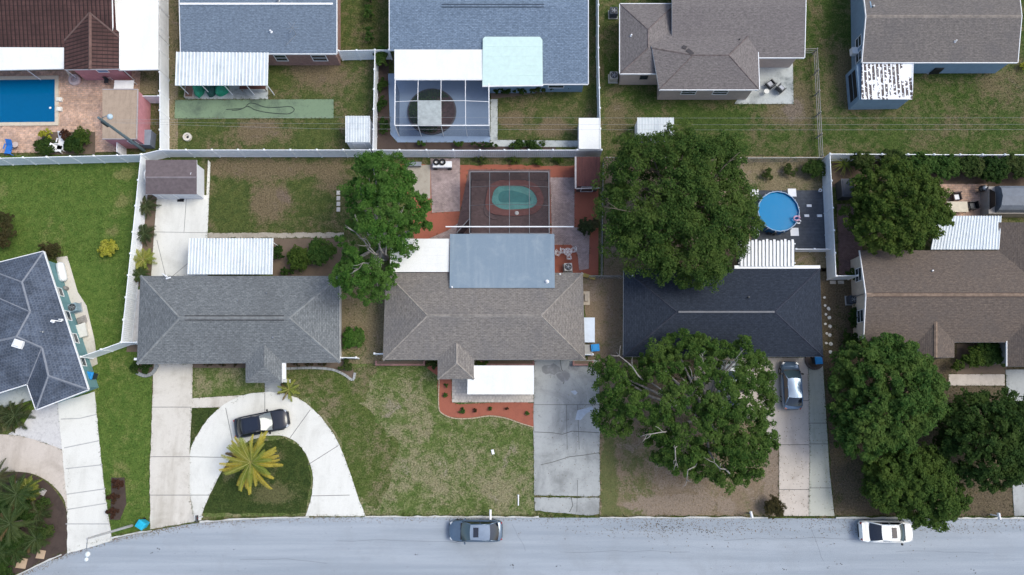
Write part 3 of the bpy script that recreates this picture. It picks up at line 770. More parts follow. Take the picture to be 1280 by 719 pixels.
vent(hA, 299, 376, 3.2); vent(hA, 335, 367, 3.05, .05); vent(hA, 342, 422, 3.3, .08, .2)
mb = MB(); c = P(210, 346, 2.75); mb.tube([c, c + Vector((-.3, .2, .5)), c + Vector((.5, -.35, .9))], .035, 6); mb.box(c + Vector((.1, -.15, .1)), (.45, .12, .1), .3); mb.build('service_mast', W_PAINT, hA)
mb = MB(); c = P(170, 449, 2.3); mb.box(c, (.28, .2, .16)); mb.lathe(c + Vector((0, 0, -.3)), [(.05, 0), (.09, .1), (.05, .22)], 10); mb.build('wall_lamp', W_PAINT, hA)

# white ribbed patio cover behind house A
cA = thing('patio_cover', 'white ribbed metal patio cover with grey stains behind the grey hip roofed bungalow', 'patio cover', P(288, 320))
ribbed('roof_sheet', cA, [P(237, 298, 2.45), P(341, 298, 2.45), P(340, 343, 2.72), P(235, 343, 2.72)], W_METAL, 27)
posts(cA, [(240, 301), (272, 301), (305, 301), (338, 301)], 2.42)

# house B: taupe hip roof, blue rear addition, white awning
hB = thing('bungalow', 'brown taupe hip roofed bungalow with a flat blue rear addition in the middle plot', 'house', P(605, 395))
v = [(482, 341, E), (728.5, 341, E), (731.5, 450, E), (478.5, 450, E), (534, 394.5, 4.0), (676, 394.5, 4.0)]
rB = roof_part('roof', hB, v, [(3, 2, 5, 4), (2, 1, 5), (1, 0, 4, 5), (0, 3, 4)], S_TAUPE)
CAP_T = plain('pale_ridge_shingles', (.285, .26, .235), .9, var=.3)
ridge_caps(rB, [((534, 394.5, 4.0), (676, 394.5, 4.0)), ((482, 341, E), (534, 394.5, 4.0)), ((478.5, 450, E), (534, 394.5, 4.0)), ((728.5, 341, E), (676, 394.5, 4.0)), ((731.5, 450, E), (676, 394.5, 4.0))], CAP_T, .26)
rb2 = roof_part('entrance_roof', hB, [(547, 436, E + .02), (592.5, 436, E + .02), (592.5, 474, E + .02), (547, 474, E + .02), (570.5, 429, 3.2), (570.5, 454, 3.2)], [(3, 2, 5), (2, 1, 4, 5), (0, 3, 5, 4)], S_TAUPE)
ridge_caps(rb2, [((570.5, 429, 3.22), (570.5, 454, 3.22)), ((570.5, 454, 3.22), (547, 474, E + .02)), ((570.5, 454, 3.22), (592.5, 474, E + .02))], CAP_T, .24)
pB = inset([P(482, 341, E), P(728.5, 341, E), P(731.5, 450, E), P(478.5, 450, E)], .45)
wall_part(hB, pB, 2.55, W_CREAM)
wall_part(hB, inset(rect(549, 449, 575, 472, E), .35), 2.5, W_CREAM, name='entrance_wall')
posts(hB, [(590, 471)], 2.5, W_PAINT, .2, 'column')
std_windows(hB, pB, {0: [(.14, 1.8, .9, 2.1), (.55, 2.4, .3, 2.1), (.72, 1.2, .9, 2.1)], 1: [(.7, 1.0, 1.0, 2.1)]}, W_PAINT)
BLUEROOF = concrete('blue_membrane_roof', (.20, .265, .33), (.30, .36, .41), .6, .6, 31, (1.6, .12, 1), .75)
slab_roof('addition_roof', hB, [P(562.5, 292.5, 2.65), P(693, 292.5, 2.65), P(693.5, 360, 3.22), P(562, 360, 3.22)], BLUEROOF, .16, 0)
wall_part(hB, inset(rect(563, 293, 692, 345, 2.6), .3), 2.5, W_CREAM, name='addition_wall')
slab_roof('flat_roof', hB, [P(489, 298.5, 2.55), P(562, 298.5, 2.55), P(561.5, 340, 2.78), P(487, 340, 2.78)], W_ROOF, .14, 4)
posts(hB, [(492, 301), (526, 301), (559, 301)], 2.45)
slab_roof('awning', hB, [P(585, 457, 2.55), P(667.5, 457, 2.55), P(667.5, 493, 2.4), P(584, 493, 2.4)], W_ROOF, .1, 0, .0)
posts(hB, [(587, 491), (612, 491), (640, 491), (665, 491)], 2.34)
vent(hB, 684, 352, 3.2, .10, .22, W_PAINT); vent(hB, 565, 359, 3.2, .05, .3, W_PAINT); vent(hB, 700, 343, 2.65, .05, .25, W_PAINT)

# low brick planters under house B's eaves
def planter(px0, px1, label):
    t = thing('brick_planter', label, 'planter', P((px0 + px1) / 2, 453), group=None)
    mb = MB(); a, b = P(px0, 451, .45), P(px1, 457, .45)
    mb.prism([(a.x, b.y), (b.x, b.y), (b.x, b.y + .16), (a.x, b.y + .16)], 0, .45)
    for x in (a.x, b.x - .16): mb.prism([(x, b.y + .163), (x + .16, b.y + .163), (x + .16, a.y), (x, a.y)], 0, .45)
    mb.build('brick_rim', bricky('planter_brick', (.33, .15, .13), (.27, .12, .11), (.3, .25, .23), .2, .08, .01, .2), t)
    mb = MB(); mb.prism([(a.x + .163, b.y + .163), (b.x - .163, b.y + .163), (b.x - .163, a.y), (a.x + .163, a.y)], 0, .36); mb.build('soil', SOIL, t)
planter(469, 531, 'long low brick planter under the left eave of the taupe bungalow')
planter(600, 668, 'low brick planter behind the white awning over the tiled terrace')
planter(716, 742, 'short brick planter at the corner beside the grey cracked driveway')

# house C: dark navy hip roof
hC = thing('bungalow', 'dark navy shingle hip roofed bungalow half hidden by two big oaks', 'house', P(903, 390))
v = [(779.5, 336, E), (1025, 336, E), (1029, 446, E), (779, 446, E), (846, 390, 4.0), (968, 390, 4.0)]
rC = roof_part('roof', hC, v, [(3, 2, 5, 4), (2, 1, 5), (1, 0, 4, 5), (0, 3, 4)], S_NAVY)
CAP_N = plain('navy_ridge_shingles', (.036, .042, .062), .9, var=.3)
ridge_caps(rC, [((779.5, 336, E), (846, 390, 4.0)), ((779, 446, E), (846, 390, 4.0)), ((1025, 336, E), (968, 390, 4.0)), ((1029, 446, E), (968, 390, 4.0))], CAP_N, .26)
mb = MB(); mb.beam(P(848, 390, 4.03), P(968, 390, 4.03), .16, .09); mb.build('ridge_vent', plain('grey_ridge_vent', (.15, .155, .17), .6), rC)
pC = inset([P(779.5, 336, E), P(1025, 336, E), P(1029, 446, E), P(779, 446, E)], .45)
wall_part(hC, pC, 2.55, W_CREAM)
std_windows(hC, pC, {0: [(.25, 1.8, .9, 2.1), (.55, 2.0, .9, 2.1)], 2: [(.3, 2.2, .1, 2.1), (.7, 1.2, .9, 2.1)]}, W_PAINT)
mb = MB(); mb.beam(P(918, 334, 2.55), P(1025, 334, 2.55), .3, .12); mb.build('rear_fascia', W_PAINT, hC)
vent(hC, 790, 345, 2.75, .05, .45, W_PAINT); vent(hC, 935, 372, 3.5, .06, .3, DARKMETAL)
pg = thing('patio_cover', 'white ridged patio cover behind the navy roofed bungalow below the round pool', 'patio cover', P(958, 320))
slab_roof('roof_sheet', pg, [P(924.5, 302, 2.62), P(993, 302, 2.62), P(993, 333, 2.66), P(924.5, 333, 2.66)], concrete('grey_white_sheet', (.42, .43, .42), (.24, .24, .23), .6, .8, 81, (3, .3, 1)), .03)
for i in range(15):
    x = 927 + i * 4.55; mb = MB(); mb.beam(P(x, 301 - (i * 7 % 5) * .5, 2.675), P(x, 333, 2.705), .20, .05); mb.build('slat', W_PAINT, pg)
for y in (305, 329): mb = MB(); mb.beam(P(923, y, 2.54), P(994, y, 2.54), .1, .16); mb.build('beam', W_PAINT, pg)
posts(pg, [(925, 305), (958, 305), (992, 305)], 2.46)
mb = MB(); mb.prism([(q.x, q.y) for q in P2([(922, 302), (993, 302), (993, 334), (922, 334)])], 0, .07); mb.build('floor', DECK, pg)

# right neighbour: brown gable house with a garden court
hD = thing('gable_house', 'brown shingle gable house with cream end wall and a planted front court', 'house', P(1180, 370))
v = [(1075, 313, E), (1360, 313, E), (1360, 428, E), (1080, 428, E), (1083, 368.5, 4.1), (1360, 368.5, 4.1)]
rD = roof_part('roof', hD, v, [(3, 2, 5, 4), (1, 0, 4, 5)], S_BROWN, gut=W_PAINT, skip_gut=((2, 3), (0, 1)))
CAP_B = plain('tan_ridge_shingles', (.26, .19, .14), .9, var=.3)
ridge_caps(rD, [((1083, 368.5, 4.1), (1360, 368.5, 4.1))], CAP_B, .34)
mb = MB()
for dy in (-2.2, 2.4): mb.beam(P(1092, 368.5 + dy, 4.08), P(1360, 368.5 + dy, 4.08), .06, .05)
mb.build('ridge_vent', plain('brown_vent', (.09, .06, .05), .7), rD)
roof_part('rear_wing_roof', hD, [(1248, 278, E), (1360, 278, E), (1360, 350, E), (1248, 350, E), (1304, 278, 3.9), (1304, 366, 3.9)], [(3, 5, 4, 0), (2, 1, 4, 5)], S_BROWN)
r = roof_part('porch_roof', hD, [(1148, 420, E + .02), (1193, 420, E + .02), (1193, 447, E + .02), (1148, 447, E + .02), (1170, 402, 3.25), (1170, 447, 3.25)], [(3, 5, 4, 0), (2, 1, 4, 5)], S_BROWN)
ridge_caps(r, [((1170, 402, 3.27), (1170, 447, 3.27))], CAP_B, .3)
roof_part('garage_roof', hD, [(1259, 415, E + .03), (1360, 415, E + .03), (1360, 458, E + .03), (1259, 458, E + .03), (1310, 390, 3.9), (1310, 458, 3.9)], [(3, 5, 4, 0), (2, 1, 4, 5)], S_BROWN, gut=W_PAINT, skip_gut=((2, 5), (3, 5), (1, 2)))
pD = inset([P(1075, 313, E), P(1360, 313, E), P(1360, 428, E), P(1080, 428, E)], .35)
wall_part(hD, pD, 2.55, W_CREAM)
def gable(parent, a, b, zb, apex, mt, th=.12):
    A, B = Vector((a[0], a[1], zb)), Vector((b[0], b[1], zb)); d = (B - A).normalized(); n = Vector((d.y, -d.x, 0)) * th
    C = Vector((apex[0], apex[1], apex[2])); mb = MB()
    mb.add([A, B, C, A - n, B - n, C - n], [[0, 1, 2], [5, 4, 3], [0, 2, 5, 3], [1, 4, 5, 2]]); return mb.build('gable', mt, parent)
wl = sorted(pD, key=lambda q: q.x)[:2]; wl = sorted(wl, key=lambda q: -q.y)          # left wall, north corner first
gable(hD, wl[0], wl[1], 2.55, ((wl[0].x + wl[1].x) / 2, (wl[0].y + wl[1].y) / 2, 3.85), W_CREAM)
for s_, w_ in ((.22, 1.3), (.72, 1.2)): on_wall(hD, wl[0], wl[1], s_, w_, .9, 2.1, W_PAINT)
mb = MB(); m_ = wl[0].lerp(wl[1], .47); mb.beam((m_.x - .06, m_.y, .2), (m_.x - .06, m_.y, 2.5), .06, .06); mb.build('conduit', GREYMETAL, hD)
wall_part(hD, inset(rect(1250, 280, 1360, 345, E), .3), 2.5, W_CREAM, name='rear_wing_wall')
wall_part(hD, inset(rect(1262, 420, 1360, 457, E), .3), 2.5, W_GREYW, name='garage_wall')
posts(hD, [(1191, 445), (1151, 445)], 2.5, W_CREAM, .2, 'column')
vent(hD, 1164, 339, 3.2, .07, .3, W_PAINT)
cD = thing('patio_cover', 'white ribbed metal patio cover with bluish streaks behind the brown gable house', 'patio cover', P(1205, 292))
ribbed('roof_sheet', cD, [P(1172, 270, 2.5), P(1251, 270, 2.5), P(1248, 312, 2.75), P(1164, 312, 2.75)], W_METAL, 22)
posts(cD, [(1176, 273), (1200, 273), (1225, 273), (1249, 273)], 2.46)

# far left: teal house with slate tile hips
hE = thing('tiled_house', 'teal walled house with blue grey tiled hip roofs and pale ridge lines', 'house', P(40, 410))
e = 2.7
v = [(54, 314.5, e), (110, 487, e), (45, 512, e), (34, 480, e), (-24, 498, e), (-24, 431, e + 2.1), (20, 421, e + 2.1), (37, 390, e + 1.4), (-24, 363, e + 1.5), (27, 353, e + 1.3), (-24, 334, e), (52, 435, e + 1.35), (60, 470, e + 1.3)]
A_, B_ = P(*v[0]), P(*v[1]); ab_ = (B_ - A_).normalized()
for i in (9, 7, 6, 11, 12):                      # all ridge points of the long east slope lie in one plane
    z_ = v[i][2]
    for _ in range(4): q_ = P(v[i][0], v[i][1], z_) - A_; z_ = e + .37 * (Vector((q_.x, q_.y, 0)) - ab_ * q_.dot(ab_)).length
    v[i] = (v[i][0], v[i][1], z_)
v[5] = (-24, 431, v[6][2]); v[8] = (-24, 363, v[7][2])
rE = roof_part('roof', hE, v, [(0, 9, 7, 6, 11, 12, 1), (0, 10, 9), (9, 10, 8), (9, 8, 7), (7, 8, 5), (7, 5, 6), (6, 5, 4), (6, 4, 3), (6, 3, 11), (11, 3, 2), (11, 2, 12), (12, 2, 1)], T_SLATE, t=.2, gut=W_PAINT)
ridge_caps(rE, [(v[0], v[9]), (v[9], v[10]), (v[9], v[7]), (v[7], v[8]), (v[7], v[6]), (v[6], v[5]), (v[6], v[11]), (v[11], v[12]), (v[11], v[3]), (v[12], v[1]), (v[12], v[2])], T_SLATE_CAP, .24, .06)
pE = inset([P(*v[i]) for i in (0, 10, 4, 3, 2, 1)], .5)
wall_part(hE, pE, 2.6, W_TEAL)
for i in range(len(pE)):
    A, B = pE[i], pE[(i + 1) % len(pE)]
    if (A.x + B.x) / 2 > P(60, 400).x and abs(A.y - B.y) > 6:
        for s_, w_ in ((.25, .9), (.44, 1.0), (.62, 1.0), (.80, 1.0)):
            on_wall(hE, A, B, 1 - s_ if A.y < B.y else s_, w_, .8, 2.0, W_PAINT)
mb = MB(); c = P(23, 430, v[6][2] - .15); mb.box(c, (.85, .7, .3), -.3); mb.box(c + Vector((0, 0, .2)), (.7, .55, .12), -.3, 0, .7); mb.build('skylight', W_PAINT, hE)
vent(hE, 77, 400, 3.2, .06, .35, W_PAINT); vent(hE, 66, 402, 3.5, .08, .25, W_PAINT); vent(hE, 53, 415, 3.7, .05, .3, GREYMETAL)
mb = MB(); mb.beam(P(64, 400, 3.6), P(77, 402, 3.25), .06, .05); mb.build('pipe', W_PAINT, hE)
mb = MB(); mb.prism([(q.x, q.y) for q in P2([(-24, 490), (34, 478), (40, 500), (-24, 520)])], 0, .1); mb.build('porch_floor', C_PATIO, hE)

# back row: pink house with brown tile roof
hF = thing('tiled_house', 'pink house with dark brown tile roof behind the deep blue pool', 'house', P(70, 40))
v = [(-60, 60, 2.75), (141, 60, 2.75), (139, -35, 4.7), (-60, -35, 4.7), (139, -130, 2.75), (-60, -130, 2.75)]
rF = roof_part('roof', hF, v, [(0, 1, 2, 3), (3, 2, 4, 5)], T_BROWN, t=.2)
r2 = roof_part('projecting_roof', hF, [(80, 87, 2.98), (112, 86.5, 3.68), (149, 86, 2.98), (149, 40, 2.98), (112, 10, 3.68), (80, 44, 2.98)], [(0, 1, 4, 5), (1, 2, 3, 4)], T_BROWN, t=.18)
CAP_D = plain('brown_ridge_tiles', (.15, .09, .078), .8, var=.25)
ridge_caps(r2, [((112, 86.5, 3.68), (112, 17, 3.68))], CAP_D, .34, .09)
VAL = plain('valley_flashing', (.13, .085, .075), .7)
for a, b in (((80.5, 51, 2.99), (112, 16, 3.70)), ((148.5, 46, 3.02), (112, 16, 3.70))): mb = MB(); mb.beam(P(*a), P(*b), .16, .07); mb.build('valley', VAL, r2)
pF = inset(rect(-60, -130, 140, 62, 2.75), .4)
wall_part(hF, pF, 2.6, W_PINK)
A, B = [q for q in sorted(pF, key=lambda q: q.y)[:2]]
if A.x > B.x: A, B = B, A
for px in (19, 43, 75):
    on_wall(hF, A, B, (P(px, 92, 1.5).x - A.x) / (B.x - A.x), 1.3 if px < 70 else .8, .9, 2.0, W_PAINT)
pf2 = inset([P(82, 87, 2.78), P(149, 86, 2.78), P(149, 46, 2.78), P(82, 46, 2.78)], .3)
wall_part(hF, pf2, 2.6, W_PINK, name='projecting_wall')
sb_ = sorted(pf2, key=lambda q: q.y)[:2]; sb_ = sorted(sb_, key=lambda q: q.x)
gable(hF, sb_[0], sb_[1], 2.6, ((sb_[0].x + sb_[1].x) / 2, (sb_[0].y + sb_[1].y) / 2, 3.55), W_PINK)
on_wall(hF, sb_[0], sb_[1], .60, 1.1, 1.6, 2.6, W_PAINT, glassy('blue_glass', (.10, .22, .42)))
slab_roof('flat_roof', hF, [P(-60, 59, 2.9), P(80, 59.5, 2.9), P(80, 86, 2.65), P(-60, 89, 2.65)], W_ROOF, .16)
posts(hF, [(30, 85), (78, 84)], 2.5)
slab_roof('carport_roof', hF, [P(140, -60, 2.8), P(198.5, -60, 2.8), P(197.5, 87, 2.6), P(148, 88, 2.6)], W_ROOF, .16)
posts(hF, [(196, 84), (196, 40), (196, 5), (151, 85)], 2.5)

# back row: slate blue gable roof, brick walls
hG = thing('brick_house', 'brick house with slate blue gable roof and a ribbed rear patio cover', 'house', P(325, 20))
v = [(226, 67, 2.75), (420.5, 67, 2.75), (420.5, 5, 4.0), (224.5, 5, 4.0), (420, -58, 2.75), (224, -58, 2.75)]
rG = roof_part('roof', hG, v, [(0, 1, 2, 3), (3, 2, 4, 5)], S_SLATE, gut=W_PAINT, skip_gut=((4, 5),))
mb = MB(); mb.beam(P(225, 5, 4.05), P(416, 5, 4.05), .2, .1); mb.build('ridge_vent', W_PAINT, rG)
pG = inset(rect(226, -58, 420.5, 67, 2.75), .25)
wall_part(hG, pG, 2.62, W_BRICK)
er = [q for q in sorted(pG, key=lambda q: -q.x)[:2]]; er = sorted(er, key=lambda q: q.y)
gable(hG, er[0], er[1], 2.62, ((er[0].x + er[1].x) / 2, (er[0].y + er[1].y) / 2, 3.85), W_BRICK)
sg = sorted(sorted(pG, key=lambda q: q.y)[:2], key=lambda q: q.x)
on_wall(hG, sg[0], sg[1], .88, 1.5, .9, 2.1, W_PAINT); on_wall(hG, sg[0], sg[1], .62, 1.2, .9, 2.1, W_PAINT)
vent(hG, 339, 40, 3.3, .08, .3, W_PAINT); vent(hG, 348, 1, 4.0, .1, .2, GREYMETAL)
mb = MB(); c = P(370, 43, 3.25); mb.tube([c, c + Vector((0, 0, 1.3))], .025, 5)
for a in (0.2, 1.2, 2.2): mb.beam(c + Vector((-.6 * math.cos(a), -.6 * math.sin(a), 1.1 + a * .06)), c + Vector((.6 * math.cos(a), .6 * math.sin(a), 1.1 + a * .06)), .03, .03)
mb.tube([c, P(362, 52, 3.1)], .02, 4); mb.tube([c, P(357, 57, 3.0)], .02, 4); mb.build('antenna', GREYMETAL, hG)
cG = thing('patio_cover', 'long white ribbed metal patio cover behind the brick house with slate blue roof', 'patio cover', P(277, 86))
ribbed('roof_sheet', cG, [P(221, 65, 2.85), P(335, 66, 2.85), P(334, 107, 2.55), P(219.5, 107, 2.55)], W_METAL, 26)
posts(cG, [(222, 104), (250, 104), (278, 104), (306, 104), (332, 104)], 2.5)

# back row: blue grey roof with mint and white additions
hH = thing('bungalow', 'pale blue bungalow with speckled blue grey roof, white patio roof and mint rear roof', 'house', P(610, 40))
sl_ = .0164
def zz(y): return 3.1 - (y - 62) * sl_
v = [(487, 63, zz(63)), (603, 63, zz(63)), (603, 105, zz(105)), (735, 105, zz(105)), (735, 7, zz(7)), (487, 7, zz(7)), (735, -70, 2.6), (487, -70, 2.6)]
rH = roof_part('roof', hH, v, [(5, 0, 1, 4), (1, 2, 3, 4), (5, 4, 6, 7)], S_BLUE, gut=W_PAINT, skip_gut=((6, 7), (0, 1), (1, 2)))
mb = MB()
for dy in (-1.5, 1.8): mb.beam(P(552, 7 + dy, zz(7)), P(680, 7 + dy, zz(7)), .06, .06)
mb.build('ridge_vent', plain('blue_dark_vent', (.06, .08, .11), .7), rH)
pH = inset([P(487, 63, 2.5), P(603, 63, 2.5), P(603, 105, 2.4), P(735, 105, 2.4), P(735, -70, 2.4), P(487, -70, 2.5)], .35)
wall_part(hH, pH, 2.3, W_BLUEW)
sh = sorted(sorted(pH, key=lambda q: q.y)[:2], key=lambda q: q.x)
on_wall(hH, sh[0], sh[1], .72, 1.6, .9, 2.0, W_PAINT); on_wall(hH, sh[0], sh[1], .3, 1.6, .2, 2.0, W_PAINT)
MINT = plain('mint_roof_panels', (.56, .72, .68), .55, var=.06)
slab_roof('white_patio_roof', hH, [P(493, 62, 3.22), P(604, 62, 3.22), P(603.5, 99, 2.8), P(493, 99, 2.8)], W_ROOF, .1)
mb = MB(); q = [P(606, 46, 3.55), P(675, 46, 3.55), P(678, 50, 3.5), P(678.5, 106, 2.72), P(603, 107, 2.72), P(603.5, 49, 3.5)]
mb.poly(q[::-1], 0); mb.poly([p - Vector((0, 0, .12)) for p in q], 0)
for i in range(6): a, b = q[i], q[(i + 1) % 6]; mb.poly([a, b, b - Vector((0, 0, .12)), a - Vector((0, 0, .12))], 0)
for i in range(1, 5):
    y = 46 + i * 12; z_ = 3.55 - (y - 46) * .0138; mb.beam(P(604, y, z_ + .005), P(678, y, z_ + .005), .05, .02)
mb.build('mint_roof', MINT, hH)
mb = MB(); mb.beam(P(603, 108, 2.62), P(679, 107, 2.62), .14, .16); mb.build('gutter', W_PAINT, hH)
mb = MB(); mb.prism([(q.x, q.y) for q in inset(rect(605, 70, 677, 107, 2.6), .5)], 0, 2.5); mb.build('sunroom_wall', W_BLUEW, hH)

# back row: mauve double hip house
hI = thing('bungalow', 'beige house with mauve brown double hip roof and white gutters beside a rear patio', 'house', P(880, 50))
roof_part('rear_roof', hI, [(840, 72, 2.7), (1005.5, 72, 2.7), (1007, 9, 3.9), (840, 9, 3.9), (1007, -60, 2.6), (840, -60, 2.6)], [(0, 1, 2, 3), (3, 2, 4, 5)], S_MAUVE, gut=W_PAINT, skip_gut=((4, 5), (0, 3), (3, 5)))
v = [(775, 5, 2.8), (844, 5, 2.8), (844, 92, 2.8), (775, 92, 2.8), (810, 37, 3.85), (810, 60, 3.85)]
rI = roof_part('side_roof', hI, v, [(0, 1, 4), (1, 2, 5, 4), (2, 3, 5), (3, 0, 4, 5)], S_MAUVE, gut=W_PAINT)
v2 = [(824, 33.5, 2.82), (946.5, 33.5, 2.82), (949, 112, 2.82), (824, 112, 2.82), (866, 70, 4.0), (911, 70, 4.0), (812, 59, 3.8), (812, 48, 3.6)]
v2 = [(800, 33.5, 2.82), (946.5, 33.5, 2.82), (949, 112, 2.82), (824, 112, 2.82), (866, 69, 3.95), (911, 69, 3.95), (815, 60, 3.92)]
r3 = roof_part('roof', hI, v2, [(3, 2, 5, 4), (2, 1, 5), (1, 0, 6, 4, 5), (3, 4, 6)], S_MAUVE, gut=W_PAINT, skip_gut=((0, 6), (3, 6)))
CAP_M = plain('mauve_ridge_shingles', (.17, .14, .135), .9, var=.35)
ridge_caps(rI, [(v[0], v[4]), (v[1], v[4]), (v[4], v[5]), (v[3], v[5])], CAP_M, .22)
ridge_caps(r3, [(v2[3], v2[4]), (v2[4], v2[5]), (v2[5], v2[2]), (v2[5], v2[1]), (v2[4], v2[6])], CAP_M, .22)
wI = inset(rect(825, 34, 948, 112, 2.8), .3); wall_part(hI, wI, 2.7, W_BEIGE)
wI2 = inset(rect(776, 6, 846, 92, 2.8), .25); wall_part(hI, wI2, 2.68, W_BEIGE, name='side_wall')
wall_part(hI, inset(rect(850, -55, 1004, 71, 2.7), .3), 2.55, W_BEIGE, name='rear_wall')
def south(poly): return sorted(sorted(poly, key=lambda q: q.y)[:2], key=lambda q: q.x)
for s_ in (.31, .66): on_wall(hI, *south(wI), s_, 1.5, 1.2, 2.1, W_PAINT)
on_wall(hI, *south(wI2), .45, .8, 1.2, 1.9, DARKMETAL)
vent(hI, 789, 45, 3.2, .07, .25, W_PAINT); vent(hI, 924, 50, 3.3, .06, .25, DARKMETAL)
PATCH = plain('roof_patch', (.075, .068, .07), .9)
mb = MB(); mb.beam(P(800, 69.5, 3.42), P(812, 69.5, 3.5), .3, .02); mb.beam(P(853, 58, 3.72), P(858, 60, 3.8), .35, .02); mb.beam(P(859, 62, 3.83), P(866, 68, 3.98), .4, .025); mb.build('patches', PATCH, r3).name = 'roof_patch'

# back row right: driftwood gable house with peeling annex
hJ = thing('gable_house', 'long gable house with driftwood shingles, blue end wall and a peeling white annex', 'house', P(1170, 30))
v = [(1078, 78, 2.75), (1272, 78, 2.75), (1277, 20, 4.1), (1083, 20, 4.1), (1270, -42, 2.75), (1076, -42, 2.75)]
rJ = roof_part('roof', hJ, v, [(0, 1, 2, 3), (3, 2, 4, 5)], S_DRIFT, gut=W_PAINT, skip_gut=((4, 5),))
ridge_caps(rJ, [((1083, 20, 4.1), (1277, 20, 4.1))], plain('drift_ridge', (.27, .235, .205), .9, var=.3), .34)
pJ = inset([P(1078, 78, 2.75), P(1272, 78, 2.75), P(1270, -42, 2.75), P(1076, -42, 2.75)], .3)
wall_part(hJ, pJ, 2.62, W_BLUEW)
wl = sorted(sorted(pJ, key=lambda q: q.x)[:2], key=lambda q: -q.y)
gable(hJ, wl[0], wl[1], 2.62, ((wl[0].x + wl[1].x) / 2, (wl[0].y + wl[1].y) / 2, 3.9), W_BLUEW)
on_wall(hJ, wl[0], wl[1], .74, 1.2, .9, 2.1, W_PAINT); on_wall(hJ, wl[0], wl[1], .9, 1.0, .9, 2.1, W_PAINT)
mb = MB(); m_ = wl[0].lerp(wl[1], .82); mb.box((m_.x - .3, m_.y, 1.1), (.55, .7, .55)); mb.build('window_cooler', W_PAINT, hJ)
m, nt, out = newmat('peeling_white_metal')
uv_ = pos(nt)
pn = noise(nt, scaled(nt, uv_, (.8, .6, 1)), .9, 4, .62); rb_ = nd(nt, 'ShaderNodeTexWave', {'Vector': uv_, 'Scale': .80, 'Distortion': .3, 'Detail': 2.0}); rb_.bands_direction = 'X'
bits = noise(nt, scaled(nt, uv_, (1, 1.6, 1)), 2.4, 3, .6)
f_ = mul(nt, ramp(nt, pn, .45, .47), ramp(nt, rb_.outputs[1], .22, .30)); f_ = mul(nt, f_, ramp(nt, bits, .42, .45))
bsdf(nt, out, mixc(nt, f_, (.80, .82, .85), (.075, .06, .06)), .6)
PEEL = m
slab_roof('annex_roof', hJ, [P(1078, 78.5, 2.6), P(1141, 78.5, 2.6), P(1140, 124, 2.35), P(1077, 124, 2.35)], PEEL, .1, 0, .05)
mb = MB(); an = P2([(1070, 79), (1139, 79), (1139, 124), (1074, 125)], 2.3); mb.prism([(q.x, q.y) for q in inset(an, .06)], 0, 2.24); mb.build('annex_wall', W_BLUEW, hJ)
an_s = south(an)
on_wall(hJ, Vector((an[0].x + .06, an[0].y)), Vector((an[3].x + .06, an[3].y)), .5, 3.0, .5, 2.1, W_BLUEW, plain('annex_screen', (.02, .022, .025), .8))
vent(hJ, 1091, 9, 3.8, .1, .25, GREYMETAL); vent(hJ, 1194, 52, 3.4, .06, .25, W_PAINT)
# ---------------------------------------------------------------- fences, pools, cages, sheds, poles
def fence(name, label, runs, h, mt, bay=2.3, style='vinyl', group=None):
    """runs: lists of pixel points given along the TOP of the fence"""
    allp = [P2(r, h) for r in runs]; rail = style == 'rail'; t = thing(name, label, 'fence', (allp[0][0].x, allp[0][0].y, 0), group=group)
    done = []
    for r in allp:
        for i in range(len(r) - 1):
            a, b = Vector((r[i].x, r[i].y, 0)), Vector((r[i + 1].x, r[i + 1].y, 0)); L = (b - a).length; n = max(1, round(L / bay))
            for k in range(n + 1):
                p = a.lerp(b, k / n)
                if all((p - q).length > .3 for q in done):
                    done.append(p); mb = MB()
                    if style == 'vinyl':
                        mb.box((p.x, p.y, h / 2), (.13, .13, h + .06)); mb.box((p.x, p.y, h + .05), (.17, .17, .04)); mb.box((p.x, p.y, h + .10), (.15, .15, .06), 0, 0, .2)
                    elif style == 'chain': mb.tube([(p.x, p.y, -.03), (p.x, p.y, h + .05)], .035, 7)
                    else: mb.box((p.x, p.y, h / 2), (.10, .10, h + .05))
                    mb.build('post', mt, t)
            d = (b - a).normalized()
            for k in range(n):
                p, q = a.lerp(b, k / n) + d * .066, a.lerp(b, (k + 1) / n) - d * .066; mb = MB(); Z = lambda v, z: (v.x, v.y, z)
                if style == 'vinyl':
                    mb.beam(Z(p, .12), Z(q, .12), .05, .16); mb.beam(Z(p, h - .06), Z(q, h - .06), .06, .12)
                    m_ = max(6, int((q - p).length / .17))
                    for j in range(m_):
                        u, w = p.lerp(q, (j + .04) / m_), p.lerp(q, (j + .96) / m_); mb.beam(Z(u, (h + .08) / 2), Z(w, (h + .08) / 2), .028, h - .32)
                    mb.build('panel', mt, t)
                elif style == 'chain':
                    mb.tube([Z(p, h), Z(q, h)], .028, 6); mb.build('rail', mt, t)
                    mb = MB(); mb.beam(Z(p, h / 2), Z(q, h / 2), .008, h - .08); mb.build('mesh', CHAIN, t)
                elif rail:
                    for z in (h - .08, h * .62, h * .3): mb.beam(Z(p, z), Z(q, z), .04, .09)
                    mb.build('rails', mt, t)
                else:
                    for z in (h - .12, h * .45): mb.beam(Z(p, z), Z(q, z), .05, .12)
                    m_ = max(4, int((q - p).length / .16)); n_ = Vector((-d.y, d.x, 0)) * .04
                    for j in range(m_):
                        u, w = p.lerp(q, (j + .05) / m_) + n_, p.lerp(q, (j + .95) / m_) + n_; mb.beam(Z(u, h / 2), Z(w, h / 2), .022, h)
                    mb.build('panel', mt, t)
    return t
CHAIN = screenmat('chain_mesh', (.25, .26, .27), .3)
VIN = W_VINYL
fence('vinyl_fence', 'white vinyl fence around the lush lawn, bending down beside the grey bungalow', [[(-30, 198.5), (176, 193.5), (166, 290), (151.5, 428)], [(151.5, 428), (101, 446)], [(151.5, 428), (171, 428)]], 1.85, VIN)
